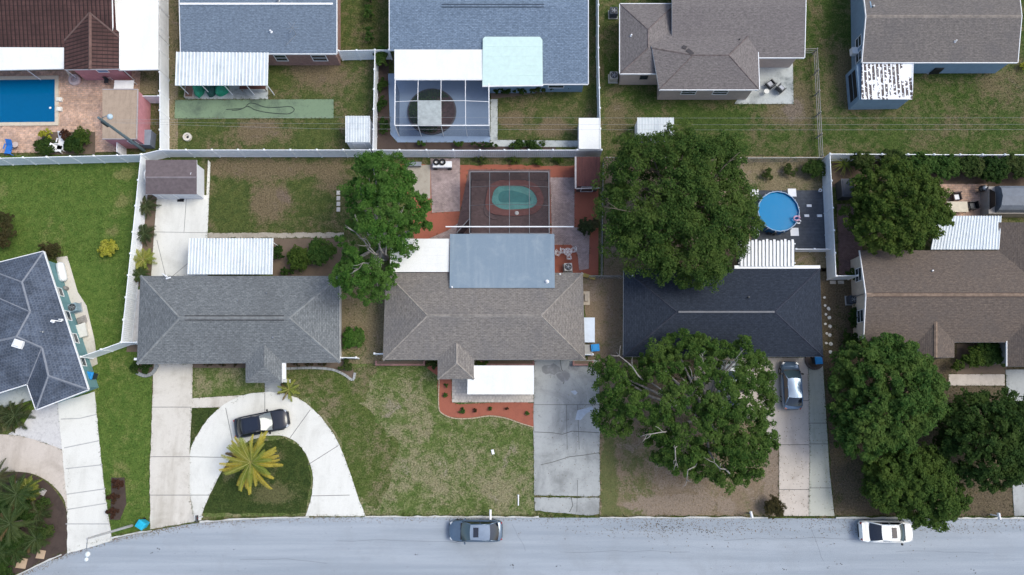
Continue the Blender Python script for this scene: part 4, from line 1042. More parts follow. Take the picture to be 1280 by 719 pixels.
fence('vinyl_fence', 'white vinyl boundary fence behind the brown shed and the small dry yard', [[(177, 193), (200, 187.5), (330, 187.5), (462, 187.5)]], 1.85, VIN)
fence('vinyl_fence', 'white vinyl fence between the pink house and the brick house', [[(199.5, -20), (199.5, 90), (200, 187)]], 1.85, VIN)
fence('vinyl_fence', 'white vinyl fence around the screened patio of the pale blue bungalow', [[(423, 63.5), (468.5, 62.5), (486, 62.5)], [(468.5, 62.5), (466, 187.5), (600, 188), (752, 187.5)], [(748, -20), (748, 60), (751, 187)]], 1.85, VIN)
fence('vinyl_fence', 'tall white vinyl fence between the round pool and the brick strip, turning along the hedge', [[(1340, 193.5), (1200, 193.5), (1037.5, 192.5), (1041, 260), (1045, 345)], [(1045, 345), (1072, 344.5)]], 1.85, VIN)
fence('low_fence', 'short white vinyl fence closing the dark deck below the round pool', [[(995, 311.5), (1041, 311.5)]], 1.1, VIN)
fence('chain_link_fence', 'chain link fence with grey rails from the brown shed to the taupe bungalow', [[(754, 203), (752.5, 345)], [(737, 345), (779, 345)]], 1.3, GREYMETAL, 2.8, 'chain')
fence('chain_link_fence', 'low chain link fence behind the big oak and the round pool', [[(756, 197), (946, 197.5), (1031, 197)]], 1.2, GREYMETAL, 2.8, 'chain')
fence('rail_fence', 'weathered grey post and rail fence beside the patio of the beige house', [[(1007, 61), (1022, 60.5), (1029, 194)]], 1.2, plain('grey_wood', (.30, .29, .27), .8, var=.2), 2.4, 'rail')
fence('low_fence', 'white vinyl fence stub at the corner of the grey bungalow near the round shrub', [[(425, 447), (445, 447)]], 1.2, VIN)
fence('low_fence', 'white fence stub left of the long brick planter', [[(468, 442), (480, 442)]], 1.2, VIN)
fence('low_fence', 'white fence stub beside the blue bin and white cabinet', [[(729, 443), (741, 443)]], 1.2, VIN)

# ---- pools
POOLW = watermat('deep_pool_water', (.25, .7, .9), (.0, .17, .36), .5)
t = thing('swimming_pool', 'rectangular deep blue swimming pool with cream coping by the pink house', 'pool', P(30, 128))
w = P2([(-60, 101.5), (69, 100), (69, 152.5), (-60, 154)], .0); o4 = [(q.x, q.y) for q in w]
mb = MB(); mb.prism(o4, -.02, .055); mb.build('basin', plain('blue_liner', (.015, .22, .46), .6, var=.1), t)
mb = MB()
for a, b in (((-60, 98.5), (73.5, 97)), ((71.3, 97), (71.3, 155.5)), ((-60, 156), (73.5, 155))):
    A, B = P(*a, .09), P(*b, .09); n_ = max(1, int((B - A).length / .6))
    for k in range(n_): mb.beam(A.lerp(B, (k + .015) / n_), A.lerp(B, (k + .985) / n_), .36, .15 + .002 * (a[0] > 0))
mb.build('coping', concrete('cream_coping', (.60, .53, .42), (.42, .34, .26), .5, .9, 50), t)
mb = MB(); mb.poly([(x, y, .10) for x, y in o4]); ob_ = mb.build('water', POOLW, t)
if ob_.data.polygons[0].normal.z < 0: ob_.data.flip_normals()
for y in (125, 137): mb = MB(); c = P(75, y, .1); mb.box((c.x, c.y, .16), (.5, .42, .24)); mb.box((c.x - .1, c.y, .3), (.25, .36, .06)); mb.build('step_block', C_NEW, t)
mb = MB(); mb.lathe(P(63, 135, .105), [(.1, 0), (.12, .03), (.08, .06)], 10); mb.build('float', W_PAINT, t)

t = thing('swimming_pool', 'kidney shaped teal pool with brick coping inside the dark screen cage', 'pool', P(642, 248))
wp = smooth_px([(616, 244), (619, 237), (626, 233), (640, 232.5), (654, 233.5), (664, 238), (670, 246), (671, 254), (664, 260.5), (650, 262), (632, 262.5), (622, 259.5), (615, 253)], 4)
op = smooth_px([(608, 245), (612, 233), (624, 226.5), (640, 225.5), (658, 226.5), (672, 233), (679, 246), (678, 257), (668, 267), (652, 270), (630, 270), (614, 267), (607, 258)], 4)
dp = smooth_px([(623, 247), (626, 240.5), (636, 238.5), (650, 241), (662, 246), (663, 251.5), (657, 253.5), (640, 253), (626, 253)], 4)
W2, O2, D2 = P2(wp), P2(op), P2(dp)
def ring(mb, A, B, z0, z1):
    n = len(A)
    for i in range(n):
        j = (i + 1) % n; a, b, c, d = A[i], A[j], B[j], B[i]; V = lambda p, z: (p.x, p.y, z)
        mb.add([V(a, z1), V(b, z1), V(c, z1), V(d, z1), V(a, z0), V(b, z0), V(c, z0), V(d, z0)], [[0, 3, 2, 1], [0, 1, 5, 4], [2, 3, 7, 6]])
mb = MB(); ring(mb, W2, O2, 0, .16); mb.build('coping', bricky('coping_brick', (.33, .13, .11), (.27, .105, .09), (.2, .10, .09), .22, .11, .015, .2), t)
mb = MB(); mb.prism([(p.x, p.y) for p in W2], -.02, .075); mb.build('basin', plain('teal_basin', (.60, .76, .73), .7, var=.2, sc=1.5), t)
mb = MB(); mb.prism([(p.x, p.y) for p in D2], .06, .082); mb.build('deep_floor', plain('teal_deep_floor', (.16, .46, .47), .7, var=.2, sc=1.5), t)
mb = MB(); mb.poly([(p.x, p.y, .13) for p in W2]); ob_ = mb.build('water', watermat('teal_water', (.55, .85, .85), (.24, .43, .43), .18), t)
if ob_.data.polygons[0].normal.z < 0: ob_.data.flip_normals()
mb = MB(); mb.lathe(P(646, 266.5, .16), [(.18, 0), (.2, .04), (.1, .09)], 12); mb.build('skimmer_lid', W_PAINT, t)
mb = MB(); mb.prism([(q.x, q.y) for q in P2(smooth_px([(608, 258), (614, 268), (624, 272), (618, 275), (608, 270), (605, 262)], 3))], 0, .12); mb.build('spill_step', PAV_R, t)

t = thing('round_pool', 'round above ground pool with bright blue water on white pads', 'pool', P(973.5, 264))
c = P(973.5, 264, 1.2); c0 = Vector((c.x, c.y, 0)); r0 = 1.98
mb = MB(); mb.lathe(c0, [(r0 + .02, .06), (r0 + .02, 1.15), (r0 - .02, 1.15), (r0 - .03, .3)], 48); mb.build('liner_wall', plain('blue_pool_wall', (.03, .16, .36), .5), t, smooth=False)
mb = MB(); mb.lathe(c0, [(r0 - .035, .4), (r0 - .035, .86)], 48); mb.build('basin', plain('bright_blue_liner', (.03, .42, .76), .6, var=.1), t)
mb = MB(); mb.poly([(c0.x + (r0 - .034) * math.cos(a), c0.y + (r0 - .034) * math.sin(a), .98) for a in [6.28318 * k / 48 for k in range(48)]]); mb.build('water', watermat('bright_water', (.2, .75, .9), (.004, .27, .54), .6), t)
mb = MB(); ring_n = 16
for k in range(ring_n):
    a, b = 2 * math.pi * k / ring_n, 2 * math.pi * (k + 1) / ring_n
    mb.tube([c0 + Vector((r0 * math.cos(a), r0 * math.sin(a), 1.17)), c0 + Vector((r0 * math.cos(b), r0 * math.sin(b), 1.17))], .04, 7)
mb.build('rim', plain('pale_blue_rim', (.35, .48, .62), .4), t)
for k in range(ring_n):
    a = 2 * math.pi * (k + .5) / ring_n; mb = MB(); q = c0 + Vector(((r0 + .06) * math.cos(a), (r0 + .06) * math.sin(a), 0)); mb.tube([q + Vector((0, 0, .06)), q + Vector((0, 0, 1.15))], .035, 6); mb.build('leg', GREYMETAL, t)
for px, py in ((943, 242), (990, 241), (944, 289), (993, 290)): mb = MB(); q = P(px, py, .06); mb.box((q.x, q.y, .08), (.8, .8, .05), 0); mb.build('pad', W_PAINT, t)
t = thing('pool_pump', 'dark pool pump and filter drum below the round pool', 'pump', P(964, 292))
mb = MB(); q = P(967, 291, .06); mb.lathe(q, [(.28, 0), (.28, .55), (.22, .65), (.08, .72)], 16); mb.build('filter_drum', DARKMETAL, t, True)
mb = MB(); q = P(962, 291, .06); mb.box(q + Vector((0, 0, .2)), (.5, .3, .28), .2); mb.build('motor', BLACK, t)
mb = MB(); mb.tube([P(967, 290, .7), P(970, 287, .7), P(972, 285, .9)], .04, 6); mb.build('hose', BLACK, t)
toys = plain('pink_plastic', (.60, .36, .48), .5)
t = thing('pool_toy', 'pink folded pool float hooked on the rim of the round pool', 'pool toy', P(998, 275, 1.1))
mb = MB(); mb.tube([P(996, 273, 1.3) + Vector((.28 * math.cos(a), .22 * math.sin(a), .04 * math.sin(3 * a))) for a in [i * .45 for i in range(14)]], .08, 7); mb.build('ring', toys, t, True)
mb = MB(); mb.tube([P(998, 277, 1.1) + Vector((.22 * math.cos(a), .18 * math.sin(a), 0)) for a in [i * .45 for i in range(13)]], .06, 7); mb.build('tail', W_PAINT, t, True)
for (px, py, lab) in ((1011, 257.5, 'white paver on the dark deck, farthest of three from the fence stub'), (1008, 270, 'white paver on the dark deck nearest the round pool'), (1024, 270, 'white paver on the dark deck against the tall white fence')):
    q = P(px, py, .06); mb = MB(); mb.box((q.x, q.y, .11), (.46, .24, .09)); mb.box((q.x, q.y, .165), (.40, .18, .02)); tag(mb.build('paver_block', W_PAINT), lab, 'paver', 'white pavers on the dark deck')

# ---- screen cages
SCREEN = screenmat('dark_screen', (.045, .042, .047), .36)
SCREEN2 = screenmat('blue_screen', (.06, .075, .10), .22)
SCREENW = screenmat('dark_wall_screen', (.018, .018, .022), .6)
CAGE = plain('grey_cage_frame', (.20, .205, .22), .5)
t = thing('pool_cage', 'dark screened pool cage over the kidney shaped pool', 'screen cage', P(638, 260))
zt = 2.55
NW, NE, SE, SW = P(587.5, 215, zt), P(686, 215, zt), P(686.5, 292, zt), P(587, 292, zt)
G_ = lambda p: Vector((p.x, p.y, .03))
mb = MB()
for a, b in ((NW, NE), (NE, SE), (SW, SE), (NW, SW)): mb.beam(a, b, .07, .1)
for a in (NW, NE, SE, SW): mb.beam(G_(a), a - Vector((0, 0, .05)), .07, .07)
for s in (.25, .5, .75): q = NW.lerp(NE, s); mb.beam(G_(q), q - Vector((0, 0, .05)), .06, .06)
mb.build('frame', CAGE, t)
for s in (.25, .5, .75):
    mb = MB(); a, b = NW.lerp(NE, s), SW.lerp(SE, s); mb.tube([a, a.lerp(b, .25) + Vector((0, 0, .28)), a.lerp(b, .55) + Vector((0, 0, .34)), b + Vector((0, 0, .12))], .026, 5); mb.build('rafter', CAGE, t)
for y0 in (.25, .55):
    mb = MB(); a, b = NW.lerp(SW, y0), NE.lerp(SE, y0); mb.tube([a] + [a.lerp(b, s) + Vector((0, 0, .30)) for s in (.25, .5, .75)] + [b], .022, 5); mb.build('purlin', plain('dim_cage_bar', (.12, .12, .13), .6), t)
def grid(s, u):
    a, b = NW.lerp(SW, u), NE.lerp(SE, u); p = a.lerp(b, s); return p + Vector((0, 0, .30 * math.sin(math.pi * min(1, max(0, s))) ** .4 * math.sin(math.pi * min(1, u)) ** .4 * .98 - .01))
mb = MB()
for i in range(8):
    for j in range(8): mb.poly([grid(i / 8, (j + 1) / 8), grid((i + 1) / 8, (j + 1) / 8), grid((i + 1) / 8, j / 8), grid(i / 8, j / 8)])
mb.build('roof_screen', SCREEN, t)
for nm, a, b in (('wall_screen', NW, NE), ('wall_screen', NE, SE), ('wall_screen', SW, NW)):
    mb = MB(); dz = Vector((0, 0, .06)); mb.poly([G_(a), G_(b), b - dz, a - dz]); mb.build(nm, SCREENW, t)
a, b = P(587, 273, 2.3), P(571, 291, 2.3)
mb = MB(); mb.poly([G_(a), G_(b), b, a]); mb.build('door_screen', SCREENW, t)
mb = MB(); mb.beam(a, b, .06, .06); mb.beam(G_(b), b, .06, .06); mb.beam(G_(a), a, .06, .06); mb.build('door_frame', CAGE, t)
mb = MB(); mb.beam(P(557, 283.5, 2.72), P(717, 283.5, 2.72), .10, .08); mb.build('cross_beam', W_PAINT, t)

t = thing('patio_cage', 'screened patio cage with white frame behind the white patio roof', 'screen cage', P(553, 140))
zt = 2.6
NW, NE, SE, SW = P(494, 100, 2.72), P(611, 100, 2.72), P(611.5, 157, zt), P(493.5, 157, zt)
mb = MB()
for a, b in ((NW, NE), (NE, SE), (SW, SE), (NW, SW)): mb.beam(a, b, .08, .09)
for a in (SE, SW): mb.beam(G_(a), a - Vector((0, 0, .05)), .08, .08)
mb.build('frame', W_PAINT, t)
for s in (.245, .49, .75):
    mb = MB(); a, b = NW.lerp(NE, s), SW.lerp(SE, s); m_ = a.lerp(b, .42) + Vector((0, 0, .2)); mb.tube([a, m_, b], .032, 5)
    q = G_(b); mb.beam(q, b - Vector((0, 0, .05)), .05, .05); mb.build('rafter', W_PAINT, t)
mb = MB(); a, b = NW.lerp(SW, .48), NE.lerp(SE, .48); mb.tube([a, a.lerp(b, .245) + Vector((0, 0, .2)), a.lerp(b, .75) + Vector((0, 0, .2)), b], .03, 5); mb.build('purlin', W_PAINT, t)
q = [NW, NE, SE, SW]
m1, m2 = a + Vector((0, 0, -.02)), b + Vector((0, 0, -.02))
i1, i2 = a.lerp(b, .245) + Vector((0, 0, .18)), a.lerp(b, .75) + Vector((0, 0, .18))
mb = MB()
n1, n2 = NW.lerp(NE, .245), NW.lerp(NE, .75); s1, s2 = SW.lerp(SE, .245), SW.lerp(SE, .75)
for f in ([NW, m1, i1, n1], [n1, i1, i2, n2], [n2, i2, m2, NE], [m1, SW, s1, i1], [i1, s1, s2, i2], [i2, s2, SE, m2]): mb.poly(f)
mb.build('roof_screen', SCREEN2, t)
mb = MB(); mb.poly([G_(SW), G_(SE), SE, SW]); mb.poly([G_(NW), G_(SW), SW, NW]); mb.poly([G_(SE), G_(NE), NE, SE]); mb.build('wall_screen', screenmat('blue_wall_screen', (.05, .06, .085), .42), t)
sm = SW.lerp(SE, .49); sl1 = SW.lerp(SE, .245); pm = i1.lerp(i2, .49)
mb = MB(); up = Vector((0, 0, .06)); qd = [sl1 + up, sm + up, pm + up, i1 + up]
mb.add(qd + [p + Vector((0, 0, .04)) for p in qd], [[3, 2, 1, 0], [4, 5, 6, 7], [0, 1, 5, 4], [1, 2, 6, 5], [2, 3, 7, 6], [3, 0, 4, 7]]); mb.build('roof_panel', plain('grey_panel', (.38, .42, .42), .6, var=.2), t)
t = thing('round_planter', 'large round planting bed of dark ground cover under the screened patio cage', 'planter', P(540, 142))
c = P(540, 140); rr_ = 2.45
mb = MB(); mb.lathe((c.x, c.y, 0), [(rr_, 0), (rr_, .16), (rr_ - .12, .16), (rr_ - .13, .05)], 40); mb.build('edging', plain('dark_edging', (.10, .095, .10), .9), t)
mb = MB(); mb.poly([(c.x + (rr_ - .13) * math.cos(a), c.y + (rr_ - .13) * math.sin(a), .14) for a in [6.28318 * k / 40 for k in range(40)]]); mb.build('soil', plain('red_brown_soil', (.085, .05, .045), .9, var=.4), t)
PLANTER_C = (c.x, c.y, rr_)

# ---- sheds and small buildings
def shed_gable(name, label, cat, e_px, ze, zr, mt, wall, ridge='x', over=.12, gut=None, door=None):
    """e_px = eave rectangle x0 y0 x1 y1 in px"""
    x0, y0, x1, y1 = e_px; t = thing(name, label, cat, P((x0 + x1) / 2, (y0 + y1) / 2))
    xm, ym = (x0 + x1) / 2, (y0 + y1) / 2
    if ridge == 'x':
        r = roof_part('roof', t, [(x0, y1, ze), (x1, y1, ze), (x1, ym, zr), (x0, ym, zr), (x1, y0, ze), (x0, y0, ze)], [(0, 1, 2, 3), (3, 2, 4, 5)], mt, t=.08, gut=gut)
    else:
        r = roof_part('roof', t, [(x0, y1, ze), (x0, y0, ze), (xm, y0, zr), (xm, y1, zr), (x1, y1, ze), (x1, y0, ze)], [(0, 3, 2, 1), (3, 4, 5, 2)], mt, t=.08, gut=gut)
    p = inset(rect(x0, y0, x1, y1, ze), over); wall_part(t, p, ze - .04, wall, 0)
    for i in range(4):
        A, B = p[i], p[(i + 1) % 4]; side = abs(A.y - B.y) > abs(A.x - B.x)
        if side == (ridge == 'x'): gable(t, A, B, ze - .04, ((A.x + B.x) / 2, (A.y + B.y) / 2, zr - .12), wall, .05)
    if door is not None:
        i, s, w = door; so = south(p); on_wall(t, so[0], so[1], s, w, .05, 1.9, W_PAINT, plain('shed_door', (.66, .67, .68), .6), 'door')
    return t
def south(poly): return sorted(sorted(poly, key=lambda q: q.y)[:2], key=lambda q: q.x)
ROOF_SH = plain('mauve_shed_roof', (.155, .125, .13), .9, var=.18)
SIDING_W = plain('white_shed_siding', (.68, .70, .74), .6, var=.06)
sA = shed_gable('garden_shed', 'white garden shed with mauve brown gable roof in the fence corner', 'shed', (182, 200, 246, 243), 2.1, 3.0, ROOF_SH, SIDING_W, 'x', .22, None, (0, .3, 1.5))
rc_ = [c for c in sA.children if c.name.startswith('roof')][0]; ridge_caps(rc_, [((182, 221.5, 3.02), (246, 221.5, 3.02))], plain('shed_ridge', (.30, .26, .27), .9), .14, .03)
t = thing('doormat', 'black mat on the pale slab before the white garden shed', 'mat', P(226, 251, .05)); mb = MB(); c = P(226, 250, .05); mb.box((c.x, c.y, .065), (.65, .38, .02)); mb.build('mat', BLACK, t); mb = MB(); mb.box((c.x, c.y, .078), (.5, .25, .01)); mb.build('bristles', RUBBER, t)
def flat_shed(name, label, cat, top, z0, z1, mt, wall, ribs=0, over=.05):
    x0, y0, x1, y1 = top; t = thing(name, label, cat, P((x0 + x1) / 2, (y0 + y1) / 2))
    q = [P(x0, y0, z0), P(x1, y0, z0), P(x1, y1, z1), P(x0, y1, z1)]
    if ribs: ribbed('roof', t, q, mt, ribs, .05, .025, .03, mt if mt.name.startswith('rust') else None)
    else: slab_roof('roof', t, q, mt, .07, 0, .04)
    p = inset([q[3], q[2], q[1], q[0]], over); wall_part(t, p, min(z0, z1) - .08, wall, 0)
    so = south(p); on_wall(t, so[0], so[1], .5, min(1.2, (so[1] - so[0]).length * .7), .1, min(z0, z1) - .35, W_PAINT, wall, 'door')
    return t
flat_shed('storage_shed', 'small white metal storage shed against the fence above the left oak', 'shed', (432, 145, 462, 178), 2.1, 2.0, W_METAL, SIDING_W, 9)
flat_shed('storage_shed', 'white storage shed in the fence corner of the pale blue bungalow', 'shed', (724, 147.5, 750, 186), 2.1, 2.0, W_ROOF, SIDING_W, 0)
flat_shed('lean_to', 'white corrugated roof of a low lean-to poking out above the big oak', 'shed', (797, 147, 842, 170), 1.9, 1.8, W_METAL, SIDING_W, 12)
RUST = concrete('rust_brown_metal', (.13, .055, .05), (.07, .035, .034), .6, 1.0, 61, (3, .4, 1))
t = flat_shed('metal_shed', 'rust brown metal shed between the screen cage and the big oak', 'shed', (721, 196, 750, 233), 2.15, 2.0, RUST, plain('shed_brown_wall', (.10, .07, .065), .8), 8, .12)
mb = MB(); mb.beam(P(719.5, 196, 2.18), P(719.5, 236, 2.05), .16, .1); mb.build('edge_trim', plain('pale_trim', (.48, .44, .44), .7), t)
mb = MB(); mb.beam(P(720, 236, 2.02), P(750, 235, 2.02), .10, .1); mb.build('front_trim', plain('pale_trim2', (.40, .36, .36), .7), t)
# rounded grey shed on the right
t = thing('arched_shed', 'grey shed with rounded roof and dark open end by the orange paved terrace', 'shed', P(1258, 250))
x0, x1, zb = 1236, 1300, 1.3; prof = [(0, 0), (.05, .5), (.18, .85), (.5, 1.05), (.82, .85), (.95, .5), (1, 0)]
mb = MB(); y0, y1 = 233, 266
A0, A1 = P(x0 + 8, y0, zb), P(x0 + 8, y1, zb); B0, B1 = P(x1, y0, zb), P(x1, y1, zb); L = []
for s, z in prof: L.append((A0.lerp(A1, s) + Vector((0, 0, z)), B0.lerp(B1, s) + Vector((0, 0, z))))
for i in range(len(L) - 1): mb.poly([L[i][0], L[i + 1][0], L[i + 1][1], L[i][1]])
mb.poly([p[0] for p in L][::-1]); mb.poly([p[1] for p in L]); mb.build('roof', plain('grey_shed_roof', (.16, .18, .21), .6, var=.15), t)
mb = MB(); mb.prism([(q.x, q.y) for q in (P(x0, y1 + 1, zb), P(x1, y1 + 1, zb), P(x1, y0, zb), P(x0, y0, zb))], 0, zb - .02); mb.build('wall', plain('shed_taupe', (.36, .33, .30), .8), t)
mb = MB(); a, b = P(x0 + 1, y0 + 3, 1.32), P(x0 + 1, y1 - 4, 1.32); c, d = P(x0 + 8, y0 + 7, 2.2), P(x0 + 8, y1 - 9, 2.2)
mb.add([a, b, d, c, a - Vector((0, 0, .03)), b - Vector((0, 0, .03)), d + Vector((.1, 0, -.1)), c + Vector((.1, 0, -.1))], [[0, 1, 2, 3], [7, 6, 5, 4], [0, 4, 5, 1], [1, 5, 6, 2], [2, 6, 7, 3], [3, 7, 4, 0]]); mb.build('opening', BLACK, t)
t = thing('storage_box', 'dark grey storage box in the fence corner under the spiky plant', 'storage box', P(1052, 240))
mb = MB(); c = P(1052, 240); mb.box((c.x, c.y, .6), (1.1, 1.7, 1.2)); mb.build('body', plain('charcoal_plastic', (.045, .05, .06), .6), t)
mb = MB(); mb.box((c.x, c.y, 1.25), (1.2, 1.8, .1)); mb.box((c.x, c.y, 1.32), (1.0, 1.6, .05), 0, 0, .9); mb.build('lid', plain('charcoal_lid', (.075, .082, .098), .5), t)
# pink pool hut with gravel roof
t = thing('pool_hut', 'small pink pool hut with flat tan gravel roof beside the paved pool yard', 'hut', P(150, 143))
q = [P(128, 112, 2.5), P(172.5, 112, 2.5), P(171, 174, 2.5), P(128, 174, 2.5)]
slab_roof('roof', t, q, concrete('tan_gravel_roof', (.40, .31, .235), (.26, .20, .15), .6, 2.5, 63, (6, .6, 1)), .14)
mb = MB()
for a, b in ((q[0], q[1]), (q[1], q[2]), (q[2], q[3])): mb.beam(a + Vector((0, 0, .02)), b + Vector((0, 0, .02)), .07, .08)
mb.build('roof_edge', plain('grey_roof_edge', (.42, .38, .38), .6), t)
p = inset([q[3], q[2], q[1], q[0]], .06); wall_part(t, p, 2.34, W_PINK, 0); so = south(p); on_wall(t, so[0], so[1], .75, .8, 1.2, 2.0, W_PAINT)
mb = MB(); a, b = P(146, 176, 1.6), P(146, 190, 1.6); mb.beam((a.x, a.y, .8), (b.x, b.y, .8), .1, 1.6); mb.build('side_wall', W_PAINT, t)
t = thing('utility_box', 'grey utility box between the pink hut and the white fence', 'box', P(189, 178))
c = P(189, 177); mb = MB(); mb.box((c.x, c.y, .5), (.9, 1.5, 1.0)); mb.build('body', plain('slate_box', (.18, .21, .26), .6), t); mb = MB(); mb.box((c.x, c.y, 1.03), (.98, 1.58, .06)); mb.build('lid', plain('slate_lid', (.22, .26, .31), .6), t)
fence('low_fence', 'short white gate between the pink hut and the long white fence', [[(176, 120), (198, 120)]], 1.6, VIN)
# white cabinet and box on house B's right side
t = shed_gable('tool_cabinet', 'white tool cabinet with low gable lid against the taupe bungalow', 'cabinet', (728.5, 397, 743.5, 428), 1.35, 1.55, plain('cabinet_lid', (.62, .70, .80), .5, var=.06), SIDING_W, 'x', .05)
t = thing('storage_bin', 'grey lidded storage box between the white cabinet and the fence stub', 'storage box', P(734, 438)); c = P(734, 438); mb = MB(); mb.box((c.x, c.y, .4), (.75, .85, .8)); mb.build('body', C_OLD, t); mb = MB(); mb.box((c.x, c.y, .83), (.82, .92, .07)); mb.build('lid', plain('grey_lid', (.34, .34, .33), .7), t)
t = thing('meter_pedestal', 'beige equipment slab against the right wall of the taupe bungalow', 'equipment', P(733, 373)); c = P(733, 373); mb = MB(); mb.box((c.x, c.y, .08), (.6, 1.3, .16)); mb.build('slab', plain('beige_slab', (.48, .42, .34), .9), t); mb = MB(); mb.box((c.x - .05, c.y, .35), (.3, .7, .4)); mb.build('housing', plain('beige_housing', (.42, .37, .31), .7), t)

# ---- poles and wires
t = thing('utility_pole', 'dark teal utility pole with lamp head leaning over the pink hut', 'utility pole', P(180, 188))
c = P(180, 188); H_ = 7.6
mb = MB(); mb.tube([(c.x, c.y, -.05), (c.x, c.y, H_)], [.17, .11], 10); mb.build('pole', plain('teal_grey_pole', (.13, .18, .20), .6), t)
mb = MB(); mb.tube([(c.x, c.y, H_ - .4), (c.x + .4, c.y + .1, H_ - .1), (c.x + .8, c.y + .2, H_ - .05)], .04, 6); mb.build('arm', GREYMETAL, t)
mb = MB(); mb.lathe((c.x + .85, c.y + .2, H_ - .35), [(.24, 0), (.27, .1), (.16, .28), (.06, .34)], 14); mb.build('lamp_head', plain('pale_blue_lamp', (.45, .58, .66), .4), t, True)
mb = MB(); mb.tube([(c.x - .22, c.y, H_ - 1.8), (c.x - .22, c.y, H_ - .9)], .13, 10); mb.build('transformer', DARKMETAL, t)
pole_end = (82.0, c.y)
t2 = thing('utility_pole', 'dark utility pole at the far right end of the power lines', 'utility pole', (pole_end[0], pole_end[1], 0))
mb = MB(); mb.tube([(pole_end[0], pole_end[1], -.05), (pole_end[0], pole_end[1], 8)], [.17, .11], 10); mb.build('pole', plain('teal_grey_pole', (.13, .18, .20), .6), t2)
mb = MB(); mb.beam((pole_end[0], pole_end[1] - .7, 6.9), (pole_end[0], pole_end[1] + .7, 6.9), .1, .12); mb.build('crossarm', WOOD, t2)
WIRE = plain('pale_wire', (.36, .37, .38), .6)
wl_ = ['upper pale power line strung across the back yards', 'middle pale power line strung across the back yards', 'lower pale power line strung across the back yards']
for i, (dy, zz_) in enumerate(((.45, 7.0), (-.05, 6.7), (-.5, 6.6))):
    pts = []
    for k in range(25):
        s = k / 24; x = c.x + (pole_end[0] - c.x) * s; pts.append((x, c.y + dy * min(1, s * 6 + .05), zz_ - .9 * 4 * s * (1 - s) * .55))
    mb = MB(); mb.tube(pts, .007, 5); tag(mb.build('power_line', WIRE), wl_[i], 'power line', 'power lines over the back yards')
t = thing('street_lamp', 'grey street lamp with pale head reaching over the road at the white driveway', 'street lamp', P(165, 657))
c = P(165, 657); H_ = 6.6
mb = MB(); mb.tube([(c.x, c.y, -.05), (c.x, c.y, H_)], [.12, .075], 10); mb.build('pole', plain('pale_grey_pole', (.42, .42, .42), .6), t)
a = P(109, 693, H_ + .2)
mb = MB(); mb.tube([(c.x, c.y, H_ - .1), Vector((c.x, c.y, H_ + .1)).lerp(a, .5), a], .035, 6); mb.build('arm', GREYMETAL, t)
mb = MB(); mb.lathe(a + Vector((0, 0, -.12)), [(.15, 0), (.22, .06), (.2, .14), (.08, .2)], 12); mb.lathe(a + Vector((-.05, -.4, -.1)), [(.1, 0), (.17, .05), (.15, .12), (.05, .17)], 12); mb.build('lamp_head', plain('lamp_white', (.72, .78, .78), .4), t, True)
# ---------------------------------------------------------------- trees, palms, shrubs, grass tufts
L_OAK = leafmat('oak_leaves', (0.026, 0.070, 0.013), (0.086, 0.153, 0.031), (0.107, 0.166, 0.039), seed=1)
L_OAKD = leafmat('dark_oak_leaves', (.022, .058, .012), (.080, .136, .030), (.108, .158, .036), seed=2, sc=.4)
L_BRIGHT = leafmat('bright_leaves', (0.030, 0.093, 0.015), (0.084, 0.178, 0.032), (0.103, 0.186, 0.043), seed=3)
L_OLIVE = leafmat('olive_leaves', (.030, .066, .012), (.088, .138, .026), (.108, .148, .030), seed=4)
L_MID = leafmat('mid_green_leaves', (0.026, 0.073, 0.015), (0.077, 0.147, 0.033), (0.110, 0.165, 0.037), seed=5)
L_DEEP = leafmat('deep_green_leaves', (.019, .048, .011), (.046, .090, .021), (.066, .105, .023), seed=6)
L_YEL = leafmat('yellow_leaves', (.28, .30, .03), (.42, .40, .05), (.45, .44, .09), seed=7)
L_RED = leafmat('burgundy_leaves', (.06, .028, .02), (.095, .045, .028), (.065, .05, .022), seed=8)
L_SHRUB = leafmat('shrub_leaves', (.030, .060, .014), (.072, .11, .028), (.09, .11, .035), seed=9)
L_BROWNSH = leafmat('brownish_leaves', (.05, .042, .02), (.085, .075, .03), (.055, .065, .022), seed=10)
L_PALM = leafmat('palm_leaflets', (.026, .052, .014), (.055, .085, .026), (.08, .10, .035), seed=11, trans=.15)
L_PALMY = leafmat('yellow_palm_leaflets', (.32, .26, .035), (.52, .42, .07), (.36, .34, .06), seed=12, trans=.15)
L_PALMG = leafmat('green_gold_leaflets', (.13, .19, .03), (.24, .28, .05), (.30, .28, .06), seed=13, trans=.15)
L_SAGO = leafmat('sago_leaflets', (.028, .044, .016), (.055, .072, .028), (.11, .095, .05), seed=14, trans=.15)

